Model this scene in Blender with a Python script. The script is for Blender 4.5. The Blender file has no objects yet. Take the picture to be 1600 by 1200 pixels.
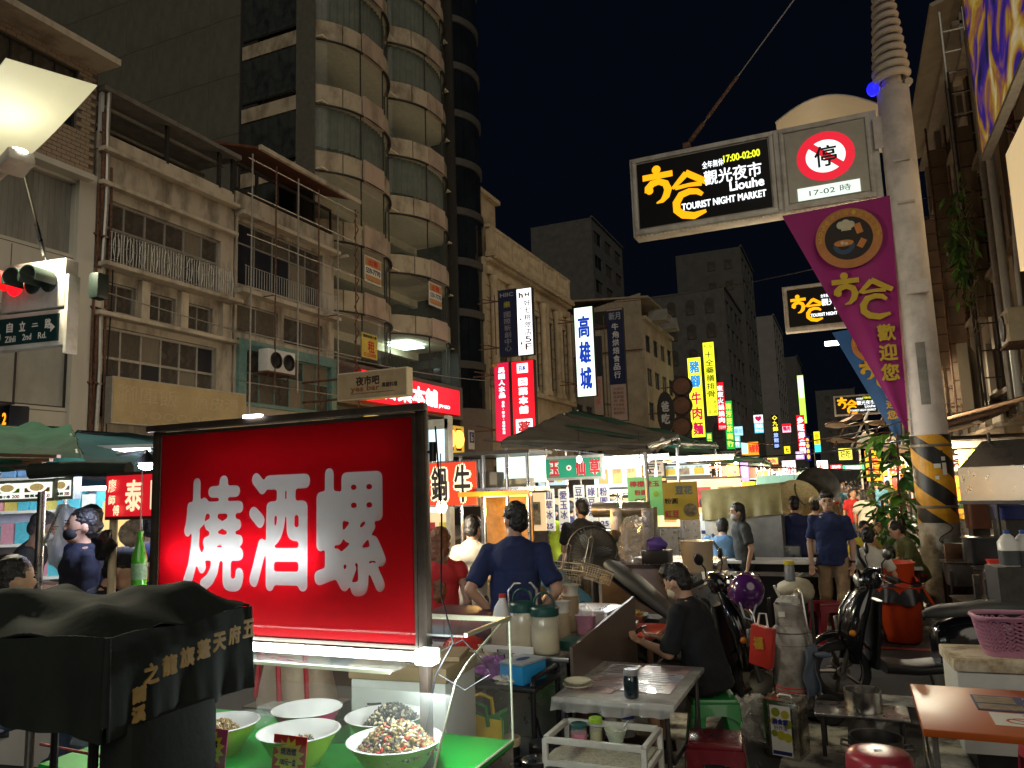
import bpy, bmesh, math, random
from mathutils import Vector, Matrix, Euler
R = math.radians; PI = math.pi
random.seed(7)
SC = bpy.context.scene
C = SC.collection
# ---------------------------------------------------------------- camera
CAM_H, FOC = 1.9, 1200.0
YAW, PITCH, ROLL = R(23.4), R(7.8), R(1.9)
FW = Vector((-math.sin(YAW)*math.cos(PITCH), math.cos(YAW)*math.cos(PITCH), math.sin(PITCH)))
R0 = Vector((math.cos(YAW), math.sin(YAW), 0)); U0 = R0.cross(FW)
RT = R0*math.cos(ROLL)-U0*math.sin(ROLL); UP = U0*math.cos(ROLL)+R0*math.sin(ROLL)
CP = Vector((0, 0, CAM_H))
cam = bpy.data.objects.new('camera', bpy.data.cameras.new('camera')); C.objects.link(cam)
cam.data.sensor_width = 36; cam.data.lens = 36*FOC/1600; cam.data.clip_end = 900; cam.data.clip_start = .05
cam.matrix_world = Matrix(((RT.x, UP.x, -FW.x, 0), (RT.y, UP.y, -FW.y, 0), (RT.z, UP.z, -FW.z, CAM_H), (0, 0, 0, 1)))
SC.camera = cam
# ---------------------------------------------------------------- world, night sky and city glow
W = bpy.data.worlds.new('World'); SC.world = W; W.use_nodes = True
_n = W.node_tree.nodes; _l = W.node_tree.links
_bg = _n['Background']
_sky = _n.new('ShaderNodeTexSky'); _sky.sky_type = 'NISHITA'; _sky.sun_disc = False
_sky.sun_elevation = R(2); _sky.sun_rotation = R(150)
_mix = _n.new('ShaderNodeMixRGB'); _mix.blend_type = 'MIX'; _mix.inputs[0].default_value = .9985
_mix.inputs[2].default_value = (.01, .018, .04, 1)
_l.new(_sky.outputs[0], _mix.inputs[1]); _l.new(_mix.outputs[0], _bg.inputs[0])
_bg.inputs[1].default_value = .07
sun = bpy.data.objects.new('city_glow_sun', bpy.data.lights.new('city_glow_sun', 'SUN')); C.objects.link(sun)
sun.data.energy = .46; sun.data.angle = R(50); sun.data.color = (1, .9, .72)
sun.rotation_euler = Vector((-.5, .74, -.45)).to_track_quat('-Z', 'Y').to_euler()
SC.view_settings.view_transform = 'Standard'; SC.view_settings.look = 'None'
SC.view_settings.exposure = .62; SC.view_settings.gamma = 1
SC.cycles.use_denoising = True; SC.cycles.max_bounces = 6; SC.cycles.transparent_max_bounces = 12
SC.cycles.diffuse_bounces = 2; SC.cycles.glossy_bounces = 3; SC.cycles.transmission_bounces = 4
SC.cycles.use_light_tree = True; SC.cycles.sample_clamp_indirect = 3; SC.cycles.caustics_reflective = False; SC.cycles.caustics_refractive = False

# ---------------------------------------------------------------- pixel rays -> places in the street
def ray(px, py): return FW+RT*((px-800)/FOC)+UP*((600-py)/FOC)
def PZ(px, py, z): d = ray(px, py); return CP+d*((z-CAM_H)/d.z)
def PX(px, py, x): d = ray(px, py); return CP+d*(x/d.x)
def PY(px, py, y): d = ray(px, py); return CP+d*(y/d.y)
def PD(px, py, dep): return CP+ray(px, py)*dep
# ---------------------------------------------------------------- materials
MATS = {}
def mat(name, col, rough=.6, metal=0, var=.25, scale=6., bump=0., emit=None, es=1., alpha=1., trans=0., spec=.5, dirt=None, coat=0., bscale=None, stretch=None):
    if name in MATS: return MATS[name]
    m = bpy.data.materials.new(name); m.use_nodes = True; MATS[name] = m
    nt = m.node_tree; b = nt.nodes['Principled BSDF']
    c = (col[0], col[1], col[2], 1)
    b.inputs['Base Color'].default_value = c; b.inputs['Roughness'].default_value = rough
    b.inputs['Metallic'].default_value = metal; b.inputs['Alpha'].default_value = alpha
    b.inputs['Transmission Weight'].default_value = trans; b.inputs['Specular IOR Level'].default_value = spec
    b.inputs['Coat Weight'].default_value = coat
    if var > 0 or bump > 0 or dirt:
        tc = nt.nodes.new('ShaderNodeTexCoord'); no = nt.nodes.new('ShaderNodeTexNoise')
        src = tc.outputs['Object']
        if stretch:
            mp = nt.nodes.new('ShaderNodeMapping'); mp.inputs['Scale'].default_value = stretch
            nt.links.new(src, mp.inputs[0]); src = mp.outputs[0]
        no.inputs['Scale'].default_value = scale; no.inputs['Detail'].default_value = 6; no.inputs['Roughness'].default_value = .65
        nt.links.new(src, no.inputs['Vector'])
        if var > 0 or dirt:
            rp = nt.nodes.new('ShaderNodeValToRGB'); e = rp.color_ramp.elements
            lo = dirt if dirt else tuple(x*(1-var) for x in col)
            e[0].position = .36 if dirt else .3; e[1].position = .55 if dirt else .7
            e[0].color = (*lo, 1); e[1].color = (*[min(1, x*(1+var*.4)) for x in col], 1)
            nt.links.new(no.outputs[0], rp.inputs[0]); nt.links.new(rp.outputs[0], b.inputs['Base Color'])
            rr = nt.nodes.new('ShaderNodeMapRange'); rr.inputs[3].default_value = max(.02, rough-.1); rr.inputs[4].default_value = min(1, rough+.12)
            nt.links.new(no.outputs[0], rr.inputs[0]); nt.links.new(rr.outputs[0], b.inputs['Roughness'])
        if bump > 0:
            bp = nt.nodes.new('ShaderNodeBump'); bp.inputs['Strength'].default_value = bump; bp.inputs['Distance'].default_value = .02
            if bscale:
                n2 = nt.nodes.new('ShaderNodeTexNoise'); n2.inputs['Scale'].default_value = bscale; n2.inputs['Detail'].default_value = 4
                nt.links.new(src, n2.inputs['Vector']); nt.links.new(n2.outputs[0], bp.inputs['Height'])
            else: nt.links.new(no.outputs[0], bp.inputs['Height'])
            nt.links.new(bp.outputs[0], b.inputs['Normal'])
    if emit:
        b.inputs['Emission Color'].default_value = (*emit, 1); b.inputs['Emission Strength'].default_value = es
    return m
def lit(name, col, s=1., hot=None):      # a back-lit sign face or a lamp: gives off light
    if name in MATS: return MATS[name]
    return mat(name, tuple(x*.8 for x in col), .35, var=0, emit=col, es=s)
def glass(name, col=(.8, .9, .9), a=.18, rough=.03):
    return mat(name, col, rough, var=0, alpha=a, spec=.8)
concrete = mat('old_concrete', (.42, .37, .29), .85, var=.45, scale=1.6, bump=.3, bscale=30, dirt=(.2, .17, .13), stretch=(1, 1, .35))
concrete2 = mat('stained_plaster', (.5, .44, .34), .85, var=.4, scale=1.1, bump=.3, bscale=24, dirt=(.3, .25, .19), stretch=(1, 1, .3))
white_clad = mat('white_cladding', (.62, .6, .52), .5, var=.15, scale=.8, bump=.05, stretch=(1, 1, .2))
steel = mat('stainless_steel', (.55, .54, .52), .28, 1, var=.2, scale=9, bump=.05)
darksteel = mat('dark_painted_steel', (.06, .055, .05), .5, .3, var=.4, scale=12)
rust = mat('rusty_steel', (.16, .08, .05), .8, .2, var=.6, scale=14, dirt=(.05, .03, .02))
alu = mat('aluminium_frame', (.5, .48, .43), .45, .6, var=.25, scale=10)
black_pl = mat('black_plastic', (.012, .012, .014), .38, var=.3, scale=12)
rubber = mat('black_rubber', (.015, .015, .015), .8, var=.3, scale=20, bump=.2)
white_pl = mat('white_plastic', (.75, .75, .72), .4, var=.1)
cream_pl = mat('cream_plastic', (.7, .63, .46), .4, var=.12)
tarp_green = mat('green_tarpaulin', (.016, .07, .042), .85, var=.45, scale=2, bump=.35, bscale=7, spec=.08)
tarp_dark = mat('dark_tarpaulin', (.035, .045, .04), .8, var=.4, scale=2.5, bump=.3, bscale=6, spec=.1)
tarp_brown = mat('brown_tarpaulin', (.16, .08, .045), .6, var=.4, scale=2.5, bump=.3)
canvas_grey = mat('grey_canvas', (.2, .19, .17), .7, var=.4, scale=3, bump=.3)
wood = mat('brown_wood', (.2, .09, .045), .55, var=.45, scale=5, stretch=(1, 8, 1))
win_dark = mat('dark_window_glass', (.085, .075, .062), .25, var=.5, scale=.9, spec=.5)
win_navy = mat('open_window_dark', (.008, .01, .018), .5, var=.2)
tube_white = lit('white_tube_lamp', (.86, .95, 1), 9)
tube_warm = lit('warm_tube_lamp', (1, .68, .3), 7)
skin = mat('skin', (.5, .29, .19), .5, var=.12, scale=12)
hair = mat('black_hair', (.012, .01, .009), .45, var=.5, scale=40, bump=.5, bscale=60)

# ---------------------------------------------------------------- mesh building
class MB:
    def __init__(s): s.v = []; s.f = []; s.mi = []; s.cur = 0
    def add(s, vs, fs, M=None):
        o = len(s.v)
        s.v += [(M@Vector(v)) if M else Vector(v) for v in vs]
        s.f += [tuple(o+i for i in f) for f in fs]; s.mi += [s.cur]*len(fs); return s
    def box(s, c, d, rz=0, M=None, rx=0, ry=0):
        x, y, z = d[0]/2, d[1]/2, d[2]/2
        vs = [(-x,-y,-z),(x,-y,-z),(x,y,-z),(-x,y,-z),(-x,-y,z),(x,-y,z),(x,y,z),(-x,y,z)]
        T = Matrix.Translation(c)@Euler((rx, ry, rz)).to_matrix().to_4x4()
        return s.add(vs, [(0,3,2,1),(4,5,6,7),(0,1,5,4),(1,2,6,5),(2,3,7,6),(3,0,4,7)], M@T if M else T)
    def cyl(s, a, b, r0, r1=None, n=10, cap=True):
        a, b = Vector(a), Vector(b); r1 = r0 if r1 is None else r1
        d = (b-a); L = d.length
        if L < 1e-6: return s
        q = d.to_track_quat('Z', 'Y').to_matrix()
        vs = [a+q@Vector((r0*math.cos(t), r0*math.sin(t), 0)) for t in [2*PI*i/n for i in range(n)]]
        vs += [b+q@Vector((r1*math.cos(t), r1*math.sin(t), 0)) for t in [2*PI*i/n for i in range(n)]]
        fs = [(i, (i+1)%n, n+(i+1)%n, n+i) for i in range(n)]
        if cap: fs += [tuple(range(n-1, -1, -1)), tuple(range(n, 2*n))]
        return s.add(vs, fs)
    def tube(s, pts, r, n=6):
        pts = [Vector(p) for p in pts]; k = len(pts); vs = []; rr = r if hasattr(r, '__len__') else [r]*k
        for i, p in enumerate(pts):
            d = (pts[min(i+1, k-1)]-pts[max(i-1, 0)]).normalized()
            q = d.to_track_quat('Z', 'Y').to_matrix() if i == 0 else q
            if i:
                z = q.col[2]; ax = Vector(z).cross(d)
                if ax.length > 1e-5: q = Matrix.Rotation(Vector(z).angle(d), 3, ax.normalized())@q
            vs += [p+q@Vector((rr[i]*math.cos(2*PI*j/n), rr[i]*math.sin(2*PI*j/n), 0)) for j in range(n)]
        fs = [(i*n+j, i*n+(j+1)%n, (i+1)*n+(j+1)%n, (i+1)*n+j) for i in range(k-1) for j in range(n)]
        fs += [tuple(range(n-1, -1, -1)), tuple(range((k-1)*n, k*n))]
        return s.add(vs, fs)
    def lathe(s, prof, n=24, M=None, sx=1., sy=1., caps=True):
        vs = []; k = len(prof)
        for r, z in prof: vs += [(r*math.cos(2*PI*j/n)*sx, r*math.sin(2*PI*j/n)*sy, z) for j in range(n)]
        fs = [(i*n+j, i*n+(j+1)%n, (i+1)*n+(j+1)%n, (i+1)*n+j) for i in range(k-1) for j in range(n)]
        if caps and prof[0][0] > .002: fs.append(tuple(range(n-1, -1, -1)))
        if caps and prof[-1][0] > .002: fs.append(tuple(range((k-1)*n, k*n)))
        return s.add(vs, fs, M)
    def ell(s, c, r, n=12, m=8, M=None, rot=None):
        T = Matrix.Translation(c)
        if rot: T = T@Euler(rot).to_matrix().to_4x4()
        T = T@Matrix.Diagonal((r[0], r[1], r[2], 1))
        return s.lathe([(math.cos(-PI/2+PI*i/m)if 0<i<m else .0015, math.sin(-PI/2+PI*i/m)) for i in range(m+1)], n, (M@T) if M else T)
    def prism(s, poly, a, b, M=None):      # polygon in x,z pushed along y from a to b
        n = len(poly)
        vs = [(p[0], a, p[1]) for p in poly]+[(p[0], b, p[1]) for p in poly]
        fs = [tuple(range(n)), tuple(range(2*n-1, n-1, -1))]+[((i+1)%n, i, n+i, n+(i+1)%n) for i in range(n)]
        return s.add(vs, fs, M)
    def grid(s, fn, nu, nv, M=None):
        vs = [fn(i/nu, j/nv) for j in range(nv+1) for i in range(nu+1)]
        fs = [(j*(nu+1)+i, j*(nu+1)+i+1, (j+1)*(nu+1)+i+1, (j+1)*(nu+1)+i) for j in range(nv) for i in range(nu)]
        return s.add(vs, fs, M)
    def mesh(s, name):
        me = bpy.data.meshes.new(name); me.from_pydata([tuple(v) for v in s.v], [], s.f)
        if any(s.mi): me.polygons.foreach_set('material_index', s.mi)
        me.update(); return me
def shade(me, ang=40):
    me.polygons.foreach_set('use_smooth', [True]*len(me.polygons))
    bm = bmesh.new(); bm.from_mesh(me); a = R(ang)
    for e in bm.edges:
        if len(e.link_faces) == 2 and e.calc_face_angle(0) > a: e.smooth = False
    bm.to_mesh(me); bm.free()
def solid(me, t):
    bm = bmesh.new(); bm.from_mesh(me); bmesh.ops.recalc_face_normals(bm, faces=bm.faces)
    bmesh.ops.solidify(bm, geom=bm.faces[:], thickness=t); bm.to_mesh(me); bm.free(); return me
def bevel(me, w, seg=2):
    bm = bmesh.new(); bm.from_mesh(me)
    es = [e for e in bm.edges if len(e.link_faces) == 2 and e.calc_face_angle(0) > R(35)]
    bmesh.ops.bevel(bm, geom=es, offset=w, segments=seg, affect='EDGES', profile=.6, clamp_overlap=True)
    bm.to_mesh(me); bm.free()
def put(name, me, m, parent=None, loc=None, rot=None):
    o = bpy.data.objects.new(name, me); C.objects.link(o)
    if m is not None:
        for q in (m if isinstance(m, (list, tuple)) else [m]): me.materials.append(q)
    if parent is not None: o.parent = parent
    if loc is not None: o.location = loc
    if rot is not None: o.rotation_euler = rot
    return o
def obj(name, mb, m, parent=None, bev=0, sm=None, loc=None, rot=None, thick=0):
    me = mb.mesh(name) if isinstance(mb, MB) else mb
    if thick: solid(me, thick)
    if bev: bevel(me, bev)
    if sm or (sm is None and bev): shade(me, sm or 40)
    return put(name, me, m, parent, loc, rot)
def box(name, c, d, m, parent=None, bev=0, rz=0, rx=0, ry=0): return obj(name, MB().box(c, d, rz, None, rx, ry), m, parent, bev)
def tag(o, label, cat, group=None, kind=None):
    o['label'] = label; o['category'] = cat
    if group: o['group'] = group
    if kind: o['kind'] = kind
    return o
def thing(name, label, cat, loc=(0, 0, 0), rz=0, group=None, rot=None):
    o = bpy.data.objects.new(name, None); C.objects.link(o); o.empty_display_size = .1
    o.location = loc; o.rotation_euler = rot or (0, 0, rz)
    return tag(o, label, cat, group)
def struct(o): o['kind'] = 'structure'; return o
def inst(name, src, parent=None, loc=None, rot=None, scale=None):
    o = bpy.data.objects.new(name, src.data if hasattr(src, 'data') and not isinstance(src, bpy.types.Mesh) else src); C.objects.link(o)
    if parent is not None: o.parent = parent
    if loc is not None: o.location = loc
    if rot is not None: o.rotation_euler = rot
    if scale is not None: o.scale = scale
    return o
def copy_tree(o, label=None, loc=None, rot=None, parent=None):
    c = o.copy(); C.objects.link(c); c.parent = parent
    if label: c['label'] = label
    if loc is not None: c.location = loc
    if rot is not None: c.rotation_euler = rot
    for k in o.children: copy_tree(k, parent=c)
    return c
# ---------------------------------------------------------------- lettering (default font), local plane x right, z up, facing -y
GL = {}
def glyph(txt):
    if txt in GL: return GL[txt]
    cu = bpy.data.curves.new('t', 'FONT'); cu.body = txt; cu.resolution_u = 3; cu.fill_mode = 'FRONT'
    o = bpy.data.objects.new('t', cu)
    me = bpy.data.meshes.new_from_object(o)
    vs = [(v.co.x, v.co.y) for v in me.vertices]; fs = [tuple(p.vertices) for p in me.polygons]
    bpy.data.objects.remove(o); bpy.data.curves.remove(cu); bpy.data.meshes.remove(me)
    if not vs: vs = [(0, 0), (.01, 0), (0, .01)]; fs = [(0, 1, 2)]
    x0 = min(v[0] for v in vs); x1 = max(v[0] for v in vs); y0 = min(v[1] for v in vs); y1 = max(v[1] for v in vs)
    GL[txt] = (vs, fs, x0, x1, y0, y1); return GL[txt]
def letters(mb, txt, cx, cz, w, h, y=0., fat=0., slant=0., keep=False):
    vs, fs, x0, x1, y0, y1 = glyph(txt)
    w -= 2*fat; h -= 2*fat
    if keep: k = min(w/max(1e-4, x1-x0), h/max(1e-4, y1-y0)); sx = sz = k
    else: sx, sz = w/max(1e-4, x1-x0), h/max(1e-4, y1-y0)
    offs = [(0, 0)] if fat <= 0 else [(fat*math.cos(t), fat*math.sin(t)) for t in [2*PI*i/8 for i in range(8)]]+[(0, 0)]
    for i, (dx, dz) in enumerate(offs):
        mb.add([(cx+dx+((a-(x0+x1)/2)+slant*(b-(y0+y1)/2))*sx, y-.00025*i, cz+dz+(b-(y0+y1)/2)*sz) for a, b in vs], fs)
    return mb
def vletters(mb, txt, cx, z0, z1, w, y=0., fat=0., fill=.86):
    n = len(txt); h = (z1-z0)/n
    for i, ch in enumerate(txt):
        if ch != ' ':
            k = .18 if ch in '一·－-' else fill
            letters(mb, ch, cx, z1-h*(i+.5), w*(.4 if ch in '·1' else 1), h*k, y, fat)
    return mb
def strokes(mb, pts, w, y=0.):         # thick polyline in x,z
    k = len(pts); L = []; Rr = []
    ww = w if hasattr(w, '__len__') else [w]*k
    for i in range(k):
        a = Vector(pts[max(i-1, 0)]); b = Vector(pts[min(i+1, k-1)]); d = (b-a).normalized(); n = Vector((-d.y, d.x))*ww[i]/2; p = Vector(pts[i])
        L.append((p.x+n.x, y, p.y+n.y)); Rr.append((p.x-n.x, y, p.y-n.y))
    return mb.add(L+Rr, [(i, k+i, k+i+1, i+1) for i in range(k-1)])
def arc(cx, cz, r, a0, a1, n=14, rz=None): return [(cx+r*math.cos(R(a0+(a1-a0)*i/n)), cz+(rz or r)*math.sin(R(a0+(a1-a0)*i/n))) for i in range(n+1)]
def disc(mb, cx, cz, r, y=0., n=28, rz=None): return mb.add([(cx+r*math.cos(2*PI*i/n), y, cz+(rz or r)*math.sin(2*PI*i/n)) for i in range(n)], [tuple(range(n))])
def rect(mb, x0, x1, z0, z1, y=0.): return mb.add([(x0, y, z0), (x1, y, z0), (x1, y, z1), (x0, y, z1)], [(0, 1, 2, 3)])
def sign(name, label, cat, loc, rz, w, h, d, face, frame, texts=(), group=None, fw=.04, th=None, kind=None):
    """box sign: loc is the bottom centre of the face; texts: ('h'/'v', text, cx, cz, w, h, material, fat)"""
    t = thing(name, label, cat, loc, rz, group)
    obj('case', MB().box((0, d/2+.012, h/2), (w, d, h)), frame, t)
    obj('face', MB().box((0, .006, h/2), (w-2*fw, .012, h-2*fw)), face, t)
    for k, (mode, tx, cx, cz, tw, tH, m, fat) in enumerate(texts):
        mb = MB(); y = -.004-.003*k
        if mode == 'h': letters(mb, tx, cx, cz, tw, tH, y, fat)
        elif mode == 'v': vletters(mb, tx, cx, cz-tH/2, cz+tH/2, tw, y, fat)
        elif mode == 'r': rect(mb, cx-tw/2, cx+tw/2, cz-tH/2, cz+tH/2, y)
        elif mode == 'o': disc(mb, cx, cz, tw/2, y, rz=tH/2)
        obj({'h': 'lettering', 'v': 'lettering', 'r': 'panel', 'o': 'roundel'}[mode], mb, m, t)
    return t
def wire(mb, a, b, sag, r=.008, n=10):
    a, b = Vector(a), Vector(b)
    return mb.tube([a.lerp(b, i/n)-Vector((0, 0, sag*4*(i/n)*(1-i/n))) for i in range(n+1)], r, 5)
# ================================================================ GROUND
def ground_mat():
    m = mat('asphalt', (.055, .052, .048), .62, var=.5, scale=1.3, bump=.5, bscale=90)
    return m
g = struct(obj('road', MB().grid(lambda u, v: (-60+120*u, -20+320*v, 0), 12, 32), ground_mat()))
paint = mat('worn_white_paint', (.5, .48, .4), .6, var=.5, scale=5, dirt=(.09, .085, .075))
paint_y = mat('worn_yellow_paint', (.5, .36, .1), .6, var=.5, scale=5, dirt=(.08, .07, .06))
paint_r = mat('worn_red_paint', (.4, .05, .04), .6, var=.4, scale=5, dirt=(.1, .04, .035))
k = 0
def marking(name, pts, m):
    global k; k += 1
    o = struct(obj(name, MB().add([(p.x, p.y, .004+.0006*k) for p in pts], [tuple(range(len(pts)))]), m)); return o
for i in range(5):     # zebra bars crossing the mouth of the street
    x = -1.55+.95*i
    marking('road_marking', [Vector((x, 5.2, 0)), Vector((x+.42, 5.2, 0)), Vector((x+.42, 6.7, 0)), Vector((x, 6.7, 0))], paint)
marking('road_marking', [Vector((-4, 7.4, 0)), Vector((1.6, 7.4, 0)), Vector((1.6, 7.75, 0)), Vector((-4, 7.75, 0))], paint)
marking('road_marking', [Vector((-3, 9.75, 0)), Vector((2.2, 9.75, 0)), Vector((2.2, 9.87, 0)), Vector((-3, 9.87, 0))], paint_r)
marking('road_marking', [Vector((-1.5, 12, 0)), Vector((-1.38, 12, 0)), Vector((-1.38, 60, 0)), Vector((-1.5, 60, 0))], paint_y)
litter = mat('pale_litter', (.55, .52, .46), .8)
pave = mat('pavement_slab', (.22, .2, .18), .75, var=.3, scale=3, bump=.2)
for nm, x0, x1 in (('pavement_left', -21, -14.5), ('pavement_right', 2.3, 8)):
    struct(obj(nm, MB().box(((x0+x1)/2, 60, .06), (x1-x0, 110 if x0 < 0 else 94, .12)), pave, bev=.01))

# ================================================================ BUILDING HELPERS (local: x along the facade, z up, -y outward)
UNIT = MB().box((0, 0, 0), (1, 1, 1)).mesh('unit')
def unit_mesh(m):
    k = 'u_'+m.name
    if k not in bpy.data.meshes:
        me = UNIT.copy(); me.name = k; me.materials.append(m)
    return bpy.data.meshes[k]
def ubox(name, c, d, m, parent): return inst(name, unit_mesh(m), parent, c, None, d)
def holes(mb, x0, x1, z0, z1, ops, th=.25, y0=0.):
    xs = sorted({x0, x1}|{a for o in ops for a in o[:2] if x0 < a < x1}); zs = sorted({z0, z1}|{a for o in ops for a in o[2:4] if z0 < a < z1})
    for i in range(len(xs)-1):
        run = None
        for j in range(len(zs)-1):
            cx, cz = (xs[i]+xs[i+1])/2, (zs[j]+zs[j+1])/2
            hole = any(o[0] < cx < o[1] and o[2] < cz < o[3] for o in ops)
            if not hole: run = (run[0], zs[j+1]) if run else (zs[j], zs[j+1])
            if run and (hole or j == len(zs)-2):
                mb.box(((xs[i]+xs[i+1])/2, y0+th/2, (run[0]+run[1])/2), (xs[i+1]-xs[i], th, run[1]-run[0])); run = None
    return mb
def window(t, x0, x1, z0, z1, cols=2, rows=(1,), fm=None, pm=None, y=.14, fr=.045, sill=None):
    fm = fm or alu; mb = MB(); W_, H_ = x1-x0, z1-z0
    for x in [x0+fr/2, x1-fr/2]: mb.box((x, y, (z0+z1)/2), (fr, .07, H_))
    for z in [z0+fr/2, z1-fr/2]: mb.box(((x0+x1)/2, y, z), (W_-2*fr, .07, fr))
    tot = sum(rows); zz = [z0]
    for r in rows: zz.append(zz[-1]+H_*r/tot)
    for z in zz[1:-1]: mb.box(((x0+x1)/2, y, z), (W_-2*fr, .066, fr))
    for i in range(1, cols): mb.box((x0+W_*i/cols, y+.002, (z0+z1)/2), (fr*.8, .06, H_-2*fr))
    w = obj('window', mb, fm, t)
    for i in range(cols):
        for j in range(len(rows)):
            p = pm if pm and not isinstance(pm, (list, tuple)) else random.choice(pm or [win_dark])
            ubox('pane', (x0+W_*(i+.5)/cols, y+.01+random.uniform(0, .012), (zz[j]+zz[j+1])/2), (W_/cols-fr*.6, .012, zz[j+1]-zz[j]-fr*.6), p, w)
    if sill: obj('sill', MB().box(((x0+x1)/2, -.04, z0-.05), (W_+.1, .2, .08)), sill, w)
    return w
def body(t, x0, x1, z0, z1, d, m, y=.25): return obj('body', MB().box(((x0+x1)/2, y+.01+d/2, (z0+z1)/2), (x1-x0-.02, d, z1-z0-.02)), m, t)
WALLX = -18.
def LB(name, label, y0, x=WALLX): return thing(name, label, 'building', (x, y0, 0), PI/2)
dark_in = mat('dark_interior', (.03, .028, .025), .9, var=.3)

# ---------------------------------------------------------------- B1 white clad building on the far left
t = LB('white_clad_building', 'white panelled building with brick tiled top floor at left edge', 5.0)
o5 = 5.0
ops = [(5.2, 8.12, 11.75, 13.38), (3, 8.18, 8.3, 10.25), (3, 8.24, 4.3, 6.5)]
obj('wall', holes(MB(), 0, 8.7, 3.4, 10.62, ops), white_clad, t)
brickm = mat('tan_brick_tile', (.4, .31, .22), .6, var=.3, scale=4); mortar = mat('dark_mortar', (.17, .14, .11), .9)
obj('upper_wall', holes(MB(), 0, 8.7, 10.63, 13.6, ops, .22, .03), mortar, t)
bm_ = unit_mesh(brickm)
for r in range(25):
    z = 10.72+r*.118
    for c in range(14):
        x = 5.1+c*.262+(.13 if r % 2 else 0)
        if x > 8.6 or any(a-.1 < x < b+.1 and zz0-.03 < z < zz1+.03 for a, b, zz0, zz1 in ops): continue
        inst('brick', bm_, t, (x, .01, z), None, (.245, .06, .1))
obj('roof_slab', MB().box((4.3, .3, 13.72), (8.9, 2.2, .18)), concrete2, t)
body(t, 0, 8.7, 3.4, 13.55, 9, concrete)
window(t, 5.2, 8.12, 11.75, 13.38, 5, (1, 1), darksteel, [win_dark, win_navy])
obj('corner_pilaster', MB().box((8.45, -.06, 7.0), (.5, .12, 7.2)), white_clad, t)
obj('hood', MB().box((4.2, -.2, 10.4), (8.4, .4, .16)), white_clad, t)
shut = mat('corrugated_shutter', (.33, .33, .3), .5, .3, var=.3, scale=3, stretch=(1, 1, .2))
for a, b, z0, z1, nm in ((3.0, 5.55, 8.3, 10.25, 'shutter'), (5.65, 8.18, 8.3, 10.25, 'shutter')):
    mb = MB(); n = 34
    for i in range(n): mb.box((a+(b-a)*(i+.5)/n, .16+(.012 if i % 2 else 0), (z0+z1)/2), ((b-a)/n, .02, z1-z0-.06))
    obj(nm, mb, shut, t)
frost = mat('frosted_glass_panel', (.42, .42, .37), .5, var=.2, scale=3, bump=.3, bscale=60)
window(t, 3, 8.24, 4.3, 6.5, 4, (1,), darksteel, frost)
for z in (4.2, 6.62, 8.2): ubox('cladding_joint', (4.2, -.003, z), (8.3, .012, .02), mortar, t)
for x in (4.6, 6.6): ubox('cladding_joint', (x, -.003, 7.4), (.02, .012, 1.5), mortar, t)
obj('lower_grille', MB().box((4, .1, 3.7), (8.6, .1, .45)), shut, t)
# pipes and cables running up between the two buildings
t = thing('drain_pipes', 'bundle of rusty drainpipes and cables running up between two left buildings', 'pipes', (-17.9, 13.85, 0))
for i, (dy, r, m, top) in enumerate(((0, .05, rust, 12.5), (.13, .06, alu, 13.2), (.27, .035, rust, 11), (-.12, .03, rust, 10.4), (.36, .02, black_pl, 9))):
    mb = MB(); mb.tube([(.02*i, dy+.03*math.sin(z*1.3+i), z) for z in [3.2+j*(top-3.2)/9 for j in range(10)]], r, 7)
    for z in (5, 7, 9): mb.box((0, dy, z), (.16, .16, .05))
    obj('pipe', mb, m, t)

# ---------------------------------------------------------------- B2 old concrete shop house
t = LB('concrete_shophouse', 'weathered concrete shophouse with cream board, window rows and rooftop shed', 13.8)
ops = [(.25, 4.5, 8.35, 10.15), (.25, 1.35, 7.05, 7.85), (1.75, 2.75, 7.05, 7.85), (3.15, 4.2, 7.05, 7.85), (.3, 4.4, 4.1, 6.62)]
obj('wall', holes(MB(), 0, 5.05, 3.4, 11.5, ops), concrete, t); body(t, 0, 5.05, 3.4, 11.4, 10, concrete)
pms = [win_dark, win_dark, win_dark, mat('brown_window_glass', (.13, .11, .085), .3, var=.3), mat('curtained_window_glass', (.22, .19, .14), .5, var=.35, scale=2, stretch=(12, 12, .3)), win_navy]
window(t, .25, 4.5, 8.35, 10.15, 6, (1.35, 1), None, pms[:5], fr=.07)
for a, b in ((.25, 1.35), (1.75, 2.75), (3.15, 4.2)): window(t, a, b, 7.05, 7.85, 2, (1,), None, pms[:5])
window(t, .3, 4.4, 4.1, 6.62, 6, (2, 1), None, pms, fr=.07)
for z, d in ((8.2, .5), (6.88, .35), (10.5, .25), (11.45, .3)): obj('ledge', MB().box((2.5, -d/2, z), (5.05, d, .12)), concrete2, t, bev=.02)
for x in (.08, 1.55, 2.95, 4.62): obj('pilaster', MB().box((x, -.08, 7.5), (.28, .16, 1.15)), concrete2, t)
mb = MB()           # twisted wire railing on the balcony ledge
for i in range(46):
    x = .15+i*.098; mb.tube([(x, -.45, 8.27), (x+.02*math.sin(i), -.45, 8.7), (x, -.45, 9.1)], .009, 4)
for z in (8.3, 8.72, 9.08): mb.tube([(.1+.1*j, -.45+.01*math.sin(j*1.9), z+.03*math.sin(j*1.3)) for j in range(46)], .011, 4)
for i in range(11):
    x = .3+.42*i; mb.tube([(x+.1*math.cos(a), -.45, 8.7+.34*math.sin(a)) for a in [2*PI*q/10 for q in range(11)]], .01, 4)
obj('wire_railing', mb, alu, t)
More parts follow.
